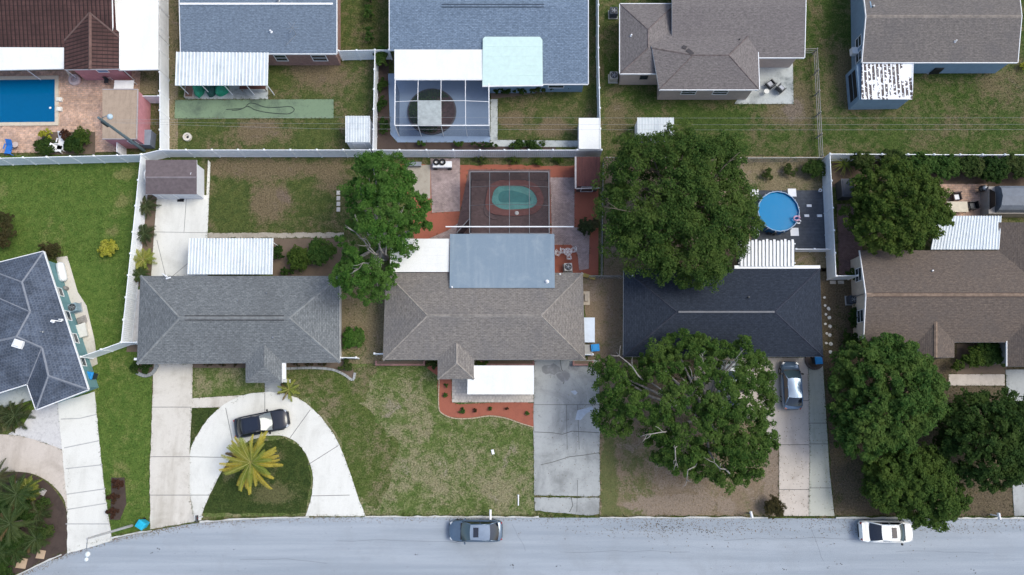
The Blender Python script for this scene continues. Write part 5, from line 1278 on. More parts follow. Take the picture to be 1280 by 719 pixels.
def unit(a): return a / np.maximum(1e-9, np.linalg.norm(a, axis=1, keepdims=True))
def leaf_quads(C, Nn, size, aspect=.55, rng=RNG):
    n = len(C); Nn = unit(Nn); r = unit(rng.normal(size=(n, 3)))
    T = unit(np.cross(Nn, r)); B = np.cross(Nn, T); s = size * rng.uniform(.65, 1.3, (n, 1))
    V = np.empty((n, 4, 3)); V[:, 0] = C - T * s * .5; V[:, 1] = C + B * s * aspect * .5 - Nn * s * .08
    V[:, 2] = C + T * s * .5 - Nn * s * .12; V[:, 3] = C - B * s * aspect * .5 - Nn * s * .08
    return V.reshape(-1, 3)
def blob_leaves(clumps, per, size, rng, sub=9, subr=.42, flat=.8, low=-.35):
    """clumps (x,y,z,r): each clump carries sub-clumps on its shell, each a burst of leaves"""
    P_, N_ = [], []
    for (x, y, z, r) in clumps:
        d = unit(rng.normal(size=(sub, 3))); d[:, 2] = np.where(d[:, 2] < low, -d[:, 2], d[:, 2])
        sc = np.array([x, y, z]) + d * np.array([1, 1, flat]) * r * rng.uniform(.55, 1.0, (sub, 1))
        for k in range(sub):
            q = unit(rng.normal(size=(per, 3))); q[:, 2] = np.where(q[:, 2] < -.3, -q[:, 2], q[:, 2])
            rad = r * subr * rng.uniform(.25, 1.0, (per, 1)) ** .6 * rng.uniform(.8, 1.2)
            P_.append(sc[k] + q * rad * np.array([1, 1, .75])); N_.append(q * .55 + d[k] * .35 + np.array([0, 0, .55]) + rng.normal(size=(per, 3)) * .42)
    return np.concatenate(P_), np.concatenate(N_)
def pip(pts, poly):
    x, y = pts[:, 0], pts[:, 1]; ins = np.zeros(len(pts), bool); n = len(poly); j = n - 1
    for i in range(n):
        xi, yi, xj, yj = poly[i][0], poly[i][1], poly[j][0], poly[j][1]
        c = ((yi > y) != (yj > y)) & (x < (xj - xi) * (y - yi) / (yj - yi + 1e-12) + xi); ins ^= c; j = i
    return ins
def edge_dist(pts, poly):
    d = np.full(len(pts), 1e9)
    for i in range(len(poly)):
        a, b = poly[i], poly[(i + 1) % len(poly)]; ab = b - a; L = (ab ** 2).sum()
        t = np.clip(((pts - a) @ ab) / max(L, 1e-9), 0, 1); d = np.minimum(d, np.linalg.norm(pts - (a + t[:, None] * ab), axis=1))
    return d
def tree(label, crown_px, base_px, ztop, zlow, mt, bark, n_cl=60, r_cl=(.9, 1.5), per=70, sub=9, size=.24, seed=1, gaps=(), limbs=10, bare=(), cat='tree', name='broadleaf_tree', trunk_r=.28, group=None):
    size *= .84; per = int(per * 1.35); rng = np.random.default_rng(seed); zm = zlow + .6 * (ztop - zlow)
    poly = np.array([(q.x, q.y) for q in P2(crown_px, zm)])
    t = thing(name, label, cat, P(*base_px), group=group)
    lo, hi = poly.min(0), poly.max(0); rm = (r_cl[0] + r_cl[1]) / 2
    cand = rng.uniform(lo, hi, (6000, 2)); cand = cand[pip(cand, poly)]; ed = edge_dist(cand, poly); cand = cand[ed > rm * .62]
    gp = [(P(a, b, zm).x, P(a, b, zm).y, r * .076) for a, b, r in gaps]
    sel = []; mind = rm * 1.15; tries = 0
    ok = np.ones(len(cand), bool)
    for gx, gy, gr in gp: ok &= np.hypot(cand[:, 0] - gx, cand[:, 1] - gy) > gr + rm * .55
    cand = cand[ok]
    while len(sel) < n_cl and mind > .25:
        for c in cand:
            if len(sel) >= n_cl: break
            if all((c[0] - s[0]) ** 2 + (c[1] - s[1]) ** 2 > mind ** 2 for s in sel): sel.append(c)
        mind *= .86; cand = rng.permutation(cand)
    sel = np.array(sel); ed = edge_dist(sel, poly); dm = max(ed.max(), .5)
    zc = zlow + (ztop - zlow) * np.sqrt(1 - (1 - np.minimum(1, ed / dm)) ** 2) + rng.uniform(-.55, .45, len(sel)) - rm * .5
    cl = [(sel[i][0], sel[i][1], zc[i], rng.uniform(*r_cl)) for i in range(len(sel))]
    C, N_ = blob_leaves(cl, per, size, rng, sub)
    lowc = rng.uniform(lo, hi, (400, 2)); lowc = lowc[pip(lowc, poly)]; lowc = lowc[edge_dist(lowc, poly) > rm * .8][:int(n_cl * .6)]
    k_ = np.ones(len(lowc), bool)
    for gx, gy, gr in gp: k_ &= np.hypot(lowc[:, 0] - gx, lowc[:, 1] - gy) > gr * (.75 if gr > .8 else 0)
    lowc = lowc[k_]; C2, N2 = blob_leaves([(x, y, zlow + rng.uniform(-.3, .8), rm * .9) for x, y in lowc], int(per * .55), size, rng, sub)   # the shaded inner storey
    C = np.concatenate([C, C2]); N_ = np.concatenate([N_, N2])
    V = leaf_quads(C, N_, size, .58, rng)
    fast_mesh('crown', V, 4, mt, t)
    # trunk with limbs
    mb = MB(); b = P(*base_px); cx, cy = poly.mean(0); r2 = random.Random(seed)
    fork = Vector((b.x * .7 + cx * .3, b.y * .7 + cy * .3, zlow * .75))
    mb.tube([(b.x, b.y, -.1), (b.x, b.y, .25), (b.x * .85 + fork.x * .15, b.y * .85 + fork.y * .15, zlow * .4), fork], [trunk_r * 1.35, trunk_r, trunk_r * .88, trunk_r * .75], 9)
    order = list(range(len(cl))); r2.shuffle(order)
    for i in order[:limbs]:
        x, y, z, r = cl[i]; e_ = Vector((x, y, z + r * .15)); m_ = fork.lerp(e_, .5) + Vector((r2.uniform(-.5, .5), r2.uniform(-.5, .5), .35))
        mb.tube([fork - Vector((0, 0, .1)), fork.lerp(m_, .5) + Vector((0, 0, .25)), m_, m_.lerp(e_, .6) + Vector((r2.uniform(-.2, .2), r2.uniform(-.2, .2), .1)), e_], [trunk_r * .5, trunk_r * .4, trunk_r * .3, trunk_r * .18, .03], 6)
    for (x0, y0, x1, y1) in bare:                      # pale limbs that lie open to the sky
        a, e_ = P(x0, y0, zm + .5), P(x1, y1, zm + 1.4); pts = [a.lerp(fork, .12) - Vector((0, 0, .8)), a]
        for s in (.25, .5, .75): pts.append(a.lerp(e_, s) + Vector((r2.uniform(-.3, .3), r2.uniform(-.3, .3), r2.uniform(0, .3))))
        pts.append(e_); mb.tube(pts, [.07, .065, .055, .045, .032, .015], 6)
        for s in (2, 3, 4, 4):
            q = pts[s]; dd = (e_ - a).normalized(); k = q + dd * r2.uniform(.3, .8) + Vector((r2.uniform(-.6, .6), r2.uniform(-.6, .6), .3)); mb.tube([q, q.lerp(k, .5) + Vector((r2.uniform(-.1, .1), r2.uniform(-.1, .1), .1)), k], [.035, .025, .01], 5)
    mb.build('trunk', bark, t, True)
    return t

tree('tall loose bright green tree with pale limbs beside the taupe bungalow',
     [(440, 196), (462, 184), (500, 192), (518, 205), (522, 232), (538, 246), (544, 282), (520, 294), (512, 315), (500, 330), (495, 360), (468, 372), (440, 372), (412, 358), (410, 335), (425, 315), (415, 300), (432, 270), (424, 235), (440, 220)],
     (482, 322), 9.0, 3.6, L_BRIGHT, BARK, 92, (.48, .92), 40, 9, .22, 21, gaps=((455, 305, 9), (478, 315, 9), (440, 290, 8), (470, 235, 6), (505, 262, 6), (460, 330, 6), (432, 250, 4), (520, 240, 4), (488, 345, 5)), limbs=16,
     bare=((478, 316, 444, 268), (470, 318, 432, 284), (468, 318, 452, 300), (482, 318, 505, 258), (474, 312, 464, 240), (478, 325, 472, 330), (470, 330, 440, 335)))
tree('huge dark oak with a broad dense crown over the back of the navy roofed bungalow',
     [(770, 168), (800, 160), (820, 160), (845, 150), (880, 160), (905, 160), (935, 172), (938, 195), (930, 215), (948, 235), (958, 265), (955, 290), (940, 312), (925, 318), (922, 340), (895, 352), (850, 357), (815, 348), (785, 330), (762, 312), (756, 280), (748, 262), (752, 228), (748, 205), (765, 190)],
     (845, 265), 9.0, 3.5, L_OAKD, BARKD, 135, (.85, 1.45), 46, 9, .235, 22, gaps=((818, 222, 11), (838, 240, 6), (800, 250, 9), (862, 268, 5), (845, 305, 6), (870, 175, 7), (890, 230, 5)), limbs=26, trunk_r=.42,
     bare=((845, 262, 828, 232), (850, 268, 795, 245), (840, 275, 752, 258), (870, 280, 915, 285), (860, 250, 925, 190)))
tree('spreading oak with pale twisted limbs showing over the front yard of the navy roofed bungalow',
     [(742, 452), (760, 436), (792, 462), (808, 424), (850, 414), (885, 410), (905, 425), (940, 420), (965, 440), (978, 475), (972, 520), (975, 560), (962, 590), (930, 612), (905, 622), (890, 600), (868, 605), (850, 600), (835, 585), (812, 578), (820, 555), (785, 550), (758, 545), (738, 520), (748, 490)],
     (880, 520), 7.6, 3.2, L_OAK, BARK, 142, (.52, .98), 46, 9, .215, 23,
     gaps=((815, 490, 11), (798, 480, 5), (850, 470, 5), (882, 485, 9), (904, 458, 10), (944, 464, 9), (852, 520, 7), (940, 492, 7), (880, 556, 7), (800, 535, 6), (908, 585, 7), (922, 535, 4)), limbs=24, trunk_r=.36,
     bare=((798, 470, 770, 440), (832, 540, 800, 546), (866, 495, 859, 468), (878, 462, 872, 446), (848, 556, 842, 588), (866, 578, 861, 602), (888, 545, 868, 526), (912, 592, 892, 572), (930, 520, 912, 522), (825, 515, 838, 503), (905, 470, 918, 452)))
tree('rounded olive green fruit tree over the brick strip behind the brown gable house',
     [(1070, 225), (1090, 205), (1120, 198), (1150, 206), (1172, 215), (1185, 240), (1195, 268), (1190, 292), (1172, 300), (1160, 312), (1120, 316), (1085, 308), (1068, 300), (1064, 270), (1060, 245)],
     (1125, 265), 6.6, 2.2, L_OLIVE, BARKD, 84, (.6, 1.0), 36, 9, .27, 24, limbs=12, trunk_r=.24)
tree('dense bright round tree close to the cream end wall and the mossy driveway edge',
     [(1052, 435), (1080, 420), (1115, 415), (1150, 425), (1172, 450), (1190, 480), (1188, 510), (1170, 540), (1135, 565), (1100, 575), (1062, 572), (1046, 545), (1048, 500), (1044, 470)],
     (1112, 505), 7.0, 2.4, L_MID, BARKD, 104, (.62, 1.05), 40, 9, .27, 25, limbs=12, trunk_r=.26)
tree('round green tree overhanging the kerb beside the parked white coupe',
     [(1082, 585), (1105, 565), (1140, 555), (1172, 562), (1200, 590), (1216, 625), (1205, 645), (1175, 658), (1148, 660), (1132, 648), (1105, 640), (1080, 622)],
     (1150, 612), 5.0, 2.0, leafmat('lime_green_leaves', (0.035, 0.075, 0.015), (0.077, 0.131, 0.027), (.100, .152, .030), seed=15), BARKD, 70, (.6, 1.0), 40, 9, .26, 26, limbs=10, trunk_r=.24)
tree('dark green tree with yellowish tips before the garden court of the brown gable house',
     [(1182, 520), (1195, 498), (1225, 488), (1260, 490), (1300, 495), (1320, 540), (1300, 600), (1262, 615), (1225, 612), (1195, 592), (1180, 560)],
     (1250, 560), 6.4, 2.2, L_DEEP, BARKD, 80, (.65, 1.05), 38, 9, .27, 27, limbs=10, trunk_r=.26)

def shrub(px, py, r_px, h, mt, label, name='shrub', cat='shrub', seed=1, size=.16, dens=1.0, ry=None, group=None, bark=BARKD):
    """a multi-stemmed bush: stems under a mound of leaf clumps"""
    rng = np.random.default_rng(seed + int(px)); c = P(px, py); t = thing(name, label, cat, c, group=group)
    rx = r_px * .0765; ry = (ry or r_px) * .0765; n = max(5, int(10 * dens * max(1, rx * ry / .35))); n = min(n, 60)
    cl = []
    for i in range(n):
        a = rng.uniform(0, 6.283); q = math.sqrt(rng.uniform(0, 1)) * .78; cr = min(rx, ry) * rng.uniform(.26, .42) if n < 20 else rng.uniform(.3, .5)
        z = h * (.45 + .42 * math.sqrt(max(0, 1 - q * q))) + rng.uniform(-.1, .1) * h
        cl.append((c.x + rx * q * math.cos(a), c.y + ry * q * math.sin(a), max(z - cr * .4, .1), cr))
    C, N_ = blob_leaves(cl, int(20 * dens), size, rng, 6); C[:, 2] = np.maximum(C[:, 2], .03)
    fast_mesh('foliage', leaf_quads(C, N_, size, .55, rng), 4, mt, t)
    mb = MB()
    for i in range(5):
        x, y, z, r = cl[i]; mb.tube([(c.x + (x - c.x) * .15, c.y + (y - c.y) * .15, -.03), ((c.x + x) / 2, (c.y + y) / 2, z * .5), (x, y, z)], [.04, .03, .012], 5)
    mb.build('stem', bark, t); return t
SH = 'shrubs in the yards'
shrub(139, 312, 11, .9, L_YEL, 'bright yellow bush alone on the lush lawn', seed=1, size=.2)
shrub(8, 294, 26, 1.6, L_BROWNSH, 'large dark brownish bush on the lush lawn above the slate tiled roof', seed=2, dens=1.3, ry=30)
shrub(70, 316, 14, 1.2, L_BROWNSH, 'brown green bush at the upper corner of the slate tiled roof', seed=3, ry=10)
shrub(442, 423, 14, .9, L_BRIGHT, 'round bright green clump on dry ground between the grey and taupe bungalows', seed=4, size=.24)
shrub(433, 457, 9, .7, L_SHRUB, 'small round shrub at the end of the bed by the white fence stub', seed=5)
shrub(405, 318, 19, 1.8, L_MID, 'green bush left of the tall loose tree behind the grey bungalow', seed=6, dens=1.2)
shrub(379, 325, 16, 1.6, L_OLIVE, 'yellowish green bush in the bare bed beside the ribbed patio cover', seed=7, dens=1.2)
shrub(349, 318, 10, 1.0, L_DEEP, 'dark low bush against the right edge of the stained ribbed patio cover', seed=8)
shrub(362, 341, 12, .9, L_DEEP, 'low dark bush at the rear eave of the grey bungalow', seed=9, ry=6)
shrub(478, 78, 9, 1.7, L_MID, 'tall rounded light green bush in the fence corner by the white patio roof', seed=10, dens=1.5, ry=13)
for i, (px, py, rx, ry, lb) in enumerate(((480, 110, 7, 14, 'dark strip shrub below the rounded bush along the blue patio'), (479, 134, 7, 15, 'dark strip shrub midway along the blue patio edge'), (481, 160, 8, 13, 'dark strip shrub at the bent corner of the blue patio'), (527, 182, 8, 4, 'small green plant in the mulch strip below the screened patio cage'), (573, 182, 10, 4, 'green plant at the left end of the dark low hedge strip'), (610, 183, 28, 4, 'dark low hedge strip along the fence below the blue patio'), (660, 183, 30, 4, 'dark low hedge strip along the fence below the concrete path'))):
    shrub(px, py, rx, .7, L_DEEP if i not in (3, 4) else L_MID, lb, seed=20 + i, ry=ry, dens=1.0, group='low shrubs round the blue patio')
for i, (px, py, rx, ry, m_, lb) in enumerate(((627, 117, 14, 7, L_DEEP, 'dark green shrub under the left end of the mint roof'), (650, 118, 10, 6, L_DEEP, 'dark shrub below the middle of the mint roof'), (671, 116, 12, 8, L_SHRUB, 'light shrub below the right corner of the mint roof'), (692, 111, 9, 5, L_SHRUB, 'small shrub at the wall between the mint roof and the last bush'), (711, 109, 13, 7, L_SHRUB, 'rounded shrub at the far right under the speckled blue grey eave'))):
    shrub(px, py, rx, 1.1, m_, lb, seed=40 + i, ry=ry, group='shrubs along the pale blue wall')
for i, (px, py, rx, ry, m_, lb) in enumerate(((1068, 208, 16, 12, L_SHRUB, 'bush beside the spiky plant in the fence corner'), (1104, 206, 20, 12, L_SHRUB, 'bush behind the olive tree along the back fence'), (1140, 212, 20, 16, L_MID, 'bright hedge bush just right of the olive tree top'), (1170, 214, 22, 18, L_MID, 'large bright hedge bush before the orange terrace'), (1200, 214, 20, 17, L_SHRUB, 'hedge bush directly behind the beige terrace table'), (1228, 218, 22, 18, L_DEEP, 'darker hedge bush behind the arched shed opening'), (1256, 214, 20, 15, L_SHRUB, 'hedge bush behind the roof of the arched shed'), (1280, 216, 18, 15, L_MID, 'last hedge bush at the right end of the back fence'))):
    shrub(px, py, rx, 2.2, m_, lb, seed=60 + i, ry=ry, dens=1.3, size=.2, group='hedge bushes along the back fence')
shrub(986, 215, 9, .8, L_SHRUB, 'small round plant on dry ground above the round pool', seed=80)
shrub(1014, 214, 17, 1.2, L_DEEP, 'dark spreading bush beside the fence above the dark deck', seed=81, ry=12)
shrub(958, 220, 8, .7, L_SHRUB, 'low weed bush between the big oak and the small round plant', seed=82)
shrub(964, 632, 12, 1.3, L_BROWNSH, 'clipped dark bush at the road end of the pinkish driveway', seed=83, dens=1.6, size=.11)
for i, (px, py, lb) in enumerate(((149, 604, 'burgundy round shrub farthest from the road in the small mulch bed'), (146, 622, 'burgundy round shrub in the middle of the small mulch bed'), (145, 640, 'burgundy round shrub nearest the road in the small mulch bed'))):
    shrub(px, py, 9, .7, L_RED, lb, seed=90 + i, ry=7, dens=1.4, size=.1, group='burgundy shrubs beside the white driveway')
for i, (px, py, rx, m_, lb) in enumerate(((63, 172, 8, L_YEL, 'yellow green shrub in the bed by the blue lounger'), (62, 186, 12, L_DEEP, 'dark shrub left of the white sun lounger'), (98, 184, 13, L_DEEP, 'dark shrub right of the white sun lounger'), (108, 174, 11, L_OLIVE, 'olive shrub at the right end of the bed beside the pink hut'), (88, 172, 8, L_RED, 'reddish shrub behind the white sun lounger'))):
    shrub(px, py, rx, 1.1, m_, lb, seed=100 + i, group='shrubs in the pool yard bed')
for i, (px, py, rx, m_, lb) in enumerate(((1208, 448, 13, L_OLIVE, 'yellowish shrub in the garden court by the porch roof'), (1228, 442, 15, L_MID, 'bright shrub filling the middle of the garden court'), (1246, 446, 12, L_MID, 'green shrub against the garage side of the garden court'), (1190, 460, 8, L_OLIVE, 'pale leafy shrub beside the round tree and the court path'))):
    shrub(px, py, rx, 1.4, m_, lb, seed=110 + i, dens=1.2, group='shrubs in the garden court')
for i, (px, py, rx, ry, lb) in enumerate(((1063, 345, 9, 10, 'shrub against the cream end wall beside the fence gate'), (1064, 395, 8, 16, 'shrub along the cream end wall below the air conditioner'), (1060, 425, 10, 12, 'shrub at the lower corner of the cream end wall'))):
    shrub(px, py, rx, .9, L_DEEP, lb, seed=120 + i, ry=ry, group='shrubs along the cream end wall')
for i, (px, py, rx, ry, lb) in enumerate(((464, 50, 6, 16, 'tall green bush in the side yard near the fence gate'), (463, 22, 7, 14, 'green bush in the side yard nearer the slate blue roof ridge'), (464, 2, 7, 10, 'green bush at the top end of the side yard strip'))):
    shrub(px, py, rx, 1.4, L_MID, lb, seed=130 + i, ry=ry, group='bushes in the narrow side yard')
for i, (px, py, m_, lb) in enumerate(((640, 203, L_OLIVE, 'tallest weedy tuft along the back fence above the pool cage'), (672, 204, L_OLIVE, 'weedy tuft on the red mulch right of the cage middle'), (698, 203, L_OLIVE, 'weedy tuft on the red mulch near the rust brown shed'), (600, 203, L_SHRUB, 'thin weedy tuft above the left end of the pool cage'))):
    shrub(px, py, 11, .6, m_, lb, name='weed_clump', seed=140 + i, ry=6, dens=.7, group='weeds along the back fence')
shrub(734, 284, 11, 1.0, L_SAGO, 'pale bushy plant on the red mulch beside the chain link fence', seed=150, size=.2)
shrub(1276, 85, 6, .6, L_YEL, 'small yellow green bush at the end of the driftwood gable house', seed=151)
shrub(540, 455, 8, .6, L_SHRUB, 'small leafy plant at the eave left of the entrance wing', seed=152)
shrub(606, 455, 10, .7, L_OLIVE, 'leafy plant in the planter behind the white awning', seed=153, ry=5)
for i, (px, py, lb) in enumerate(((556, 492, 'dark green plant in the upright arm of the red mulch bed'), (578, 513, 'largest green plant in the red mulch bed below the terrace'), (594, 513, 'tiny reddish plant next to the largest one in the red mulch bed'), (613, 511, 'small green plant in the middle of the red mulch bed'), (634, 512, 'tiny reddish plant in the right half of the red mulch bed'), (659, 517, 'small green plant nearest the cracked driveway in the red mulch bed'), (558, 482, 'tiny plant at the top of the red mulch bed'))):
    shrub(px, py, 4.5 if i in (0, 1) else 2.6, .35, L_RED if i in (2, 4) else L_MID, lb, name='bed_plant', cat='plant', seed=160 + i, size=.1, dens=.8, group='small plants in the red mulch bed')
shrub(172, 460, 7, .6, L_DEEP, 'dark plant inside the curved edging at the corner of the grey bungalow', seed=170)
shrub(183, 459, 8, .7, L_DEEP, 'dark rounded shrub by the old driveway under the grey eave', seed=171)
for i, x in enumerate((262, 280, 296, 372, 388, 404)):
    shrub(x, 456, 6, .5, L_BROWNSH, ('thin plant under the front eave left of the entrance wing', 'thin plant under the front eave right of the entrance wing')[i > 2], name='bed_plant', cat='plant', seed=175 + i, ry=3, size=.1, dens=.7, group=('plants under the eave left of the entrance wing', 'plants under the eave right of the entrance wing')[i > 2])
# ground cover inside the screened cage
x_, y_, r_ = PLANTER_C
rng = np.random.default_rng(5); n_ = 5200; a_ = rng.uniform(0, 6.283, n_); q_ = np.sqrt(rng.uniform(0, 1, n_)) * (r_ - .2)
Cg = np.stack([x_ + q_ * np.cos(a_), y_ + q_ * np.sin(a_), rng.uniform(.16, .40, n_)], 1)
Cg = Cg[(Cg[:, 0] < x_ + .2 + rng.normal(0, .5, n_)) | (Cg[:, 1] > y_ + 1.5)]
gc = fast_mesh('ground_cover', leaf_quads(Cg, np.array([0, 0, 1.]) + rng.normal(size=Cg.shape) * .4, .18, .6, rng), 4, L_DEEP, None); gc['kind'] = 'stuff'
gc['label'] = 'dark ground cover plants in the round bed under the patio cage'; gc['category'] = 'plants'

# ---- palms
def frond_mesh(mb, base, az, L, rise, droop, w, n=16, r=None, m=0, dens=2, side=0.0):
    """feather frond: curved midrib with leaflets on both sides"""
    d = Vector((math.cos(az), math.sin(az), 0)); s = Vector((-d.y, d.x, 0)); pts = []
    for i in range(n + 1):
        u = i / n; pts.append(Vector(base) + d * (L * (u - .12 * u * u * droop)) + s * (L * side * u * u) + Vector((0, 0, L * (rise * u - droop * u * u * .62))))
    mb.tube(pts[::2] if n % 2 == 0 else pts, [.03 * (1 - .8 * i / (len(pts[::2]) - 1)) + .004 for i in range(len(pts[::2]))], 4, 1)
    for i in range(1, n + 1):
        for k in range(dens):
            u = (i - 1 + (k + .5) / dens) / n; p = pts[i - 1].lerp(pts[i], (k + .5) / dens); lw = w * (math.sin(math.pi * min(1, .12 + u * .80)) ** .7) * r.uniform(.85, 1.1)
            for sg_ in (1, -1):
                tip = p + s * sg_ * lw * .86 + d * lw * .62 + Vector((0, 0, lw * r.uniform(-.25, .1)))
                hw = d * (L / n / dens * .42); mb.add([p - hw, p + hw, p.lerp(tip, .6) + hw * .8, tip, p.lerp(tip, .55) - hw * .8], [[0, 1, 2, 3, 4]] if sg_ > 0 else [[4, 3, 2, 1, 0]], m)
DEADF = leafmat('dead_frond_leaflets', (.14, .095, .045), (.22, .16, .08), (.18, .12, .06), seed=19)
def palm(px, py, z0, R_, nfr, mats, label, seed=1, w=.32, name='palm_tree', cat='palm', inner=None, group=None, rise=(.15, .9), droop=(.35, .9), trunk_r=.2, lm=16, dens=2, dead=(1, 4, 7)):
    r = random.Random(seed); c = P(px, py, z0 if z0 > .5 else 0); base = Vector((c.x, c.y, z0)); t = thing(name, label, cat, (c.x, c.y, 0), group=group)
    mb = MB(); mb.tube([(c.x, c.y, -.05), (c.x + .02, c.y, z0 * .5), (c.x, c.y, z0)], [trunk_r * 1.25, trunk_r, trunk_r * .95], 10); mb.build('trunk', BARKD, t)
    for i in range(nfr):
        u = i / nfr; az = i * 2.39996 + r.uniform(-.32, .32); rs_ = rise[0] + (rise[1] - rise[0]) * u ** 1.5; L = R_ * r.uniform(.78, 1.08) * (1.02 - .35 * u * u)
        mb = MB(); frond_mesh(mb, base + Vector((0, 0, .1 * u)), az, L, rs_, (droop[0] + (droop[1] - droop[0]) * (1 - u)) * r.uniform(.75, 1.3), w * r.uniform(.8, 1.15), lm, r, 0, dens, r.uniform(-.22, .22))
        mb.build('frond', [(DEADF if (dead and i in dead) else inner if (inner and u > .62) else mats), plain('frond_rib', (.28, .26, .08), .6) if mats is L_PALMY or mats is L_PALMG else plain('green_frond_rib', (.05, .075, .025), .6)], t)
    return t
palm(314, 578, 2.2, 2.9, 50, L_PALMY, 'yellowing feather palm on the grass island of the curved driveway', 3, .30, inner=L_PALMG, rise=(.12, .95), droop=(.3, .62), lm=20, dens=3, trunk_r=.26)
palm(361, 487, .6, 1.3, 14, L_PALMG, 'small yellow green palm beside the entrance path of the grey bungalow', 4, .2, lm=12)
SG = 'palms in the bottom mulch island'
for i, (px, py, z, R_, n_, m_, lb) in enumerate(((22, 618, 2.4, 2.6, 22, L_PALM, 'tall palm at the back of the mulch island beside the curved path'), (-4, 600, 2.0, 2.3, 18, L_SAGO, 'palm reaching in over the upper rim of the mulch island'), (14, 655, 2.8, 2.7, 22, L_PALM, 'big palm in the middle of the mulch island'), (40, 610, .6, 1.5, 20, L_PALMG, 'light green low palm near the white stone of the mulch island'), (52, 640, .5, 1.6, 26, L_SAGO, 'bushy dark cycad close to the driveway rim of the mulch island'), (50, 672, .5, 1.9, 24, L_PALM, 'spreading bright palm above the two tan stepping stones'), (24, 688, .5, 1.7, 18, L_PALM, 'low palm behind the larger tan stepping stone'), (0, 690, 1.2, 2.0, 16, L_PALM, 'palm cut by the corner of the mulch island near the road'))):
    palm(px, py, z * .8, R_ * .82, n_ + 6, m_, lb, 10 + i, .30, group=SG, lm=14, trunk_r=.16)
for i, (px, py, rx, m_, lb) in enumerate(((8, 635, 16, L_DEEP, 'dark undergrowth bush below the tall palm of the mulch island'), (34, 640, 15, L_DEEP, 'dark undergrowth bush by the grey rock of the mulch island'), (20, 672, 16, L_DEEP, 'dark undergrowth bush in the lower half of the mulch island'), (60, 628, 8, L_SHRUB, 'small light bush at the driveway rim of the mulch island'), (66, 662, 9, L_SHRUB, 'small bush near the driveway rim lower down in the mulch island'), (4, 710, 16, L_DEEP, 'dark bush at the road end of the mulch island'))):
    shrub(px, py, rx, 1.0, m_, lb, seed=190 + i, dens=1.2, group='undergrowth in the mulch island')
palm(24, 520, .5, 1.9, 24, L_SAGO, 'sago palm in white gravel before the slate tiled house', 30, .3, lm=12)
palm(2, 522, .5, 1.7, 18, L_SAGO, 'sago palm beside the porch of the slate tiled house', 31, .3, lm=12)
for i, (px, py, lb) in enumerate(((183, 258, 'bushy palm by the fence nearest the white garden shed'), (181, 292, 'bushy palm by the fence midway down the pale slab'), (180, 325, 'bushy palm by the fence nearest the grey bungalow'), (176, 343, 'small palm in the gap between fence and grey bungalow'))):
    palm(px, py, .8, (1.25, 1.2, 1.35, .9)[i], 26, (L_SAGO, L_SAGO, L_PALMG, L_PALM)[i], lb, 40 + i, .26, group='palms along the left fence', lm=10, trunk_r=.1)
# spiky plant
r = random.Random(9); c = P(1052, 208); t = thing('spiky_plant', 'pale green spiky plant with long arching blades in the fence corner', 'plant', c)
for i in range(22):
    mb = MB(); az = i * 2.4 + r.uniform(-.2, .2); L = r.uniform(1.0, 1.6); d = Vector((math.cos(az), math.sin(az), 0)); s = Vector((-d.y, d.x, 0)) * .05; p = [Vector((c.x, c.y, .5)) + d * L * u + Vector((0, 0, L * (.9 * u - 1.0 * u * u))) for u in (0, .25, .5, .75, 1)]
    for k in range(4): mb.poly([p[k] - s * (1 - k * .2), p[k + 1] - s * (.8 - k * .2), p[k + 1] + s * (.8 - k * .2), p[k] + s * (1 - k * .2)])
    mb.build('blade', L_PALMG, t)
mb = MB(); mb.tube([(c.x, c.y, 0), (c.x, c.y, .55)], [.12, .07], 7); mb.build('stem', BARKD, t)

# ---- grass tufts on the lawns
BLD = []
for o in bpy.data.objects:
    if o.name.split('.')[0] in ('wall', 'side_wall', 'projecting_wall', 'addition_wall', 'rear_wall', 'entrance_wall'):
        cs = [o.matrix_world @ v.co for v in o.data.vertices]; q = o.parent.location if o.parent else Vector((0, 0, 0))
        xs = [(o.parent.location + v.co) for v in o.data.vertices]; BLD.append(np.array([(min(p.x for p in xs), min(p.y for p in xs)), (max(p.x for p in xs), min(p.y for p in xs)), (max(p.x for p in xs), max(p.y for p in xs)), (min(p.x for p in xs), max(p.y for p in xs))]))
BOUND = np.array([(q.x, q.y) for q in P2([(-25, -20), (1305, -20), (1305, 735), (-25, 735)])])
rng = np.random.default_rng(77)
taken = []
for li in range(len(LAWNS) - 1, -1, -1):
    poly, mt, dens, h = LAWNS[li]
    lo, hi = np.maximum(poly.min(0), BOUND.min(0)), np.minimum(poly.max(0), BOUND.max(0)); A_ = max(0, (hi - lo)[0] * (hi - lo)[1]); n_ = int(A_ * dens)
    p = rng.uniform(lo, hi, (n_, 2)); k = pip(p, poly)
    for q in HARD + BLD + taken:
        k &= ~pip(p, q)
    p = p[k]; taken.append(poly)
    n_ = len(p)
    if n_ < 10: continue
    b = 3; P3 = np.repeat(np.concatenate([p, np.zeros((n_, 1))], 1), b, 0) + np.concatenate([rng.normal(0, .035, (n_ * b, 2)), np.zeros((n_ * b, 1))], 1)
    a_ = rng.uniform(0, 6.283, n_ * b); hh = h * rng.uniform(.6, 1.7, n_ * b); d = np.stack([np.cos(a_), np.sin(a_), np.zeros(n_ * b)], 1); s = np.stack([-np.sin(a_), np.cos(a_), np.zeros(n_ * b)], 1)
    V = np.empty((n_ * b, 3, 3)); V[:, 0] = P3 - s * .022; V[:, 1] = P3 + s * .022; V[:, 2] = P3 + d * (hh * 1.1)[:, None] + np.array([0, 0, 1.]) * hh[:, None]
    o = fast_mesh('grass_tufts', V.reshape(-1, 3), 3, mt, None); o['kind'] = 'stuff'; o['label'] = 'short uneven grass tufts on the lawn'; o['category'] = 'grass'

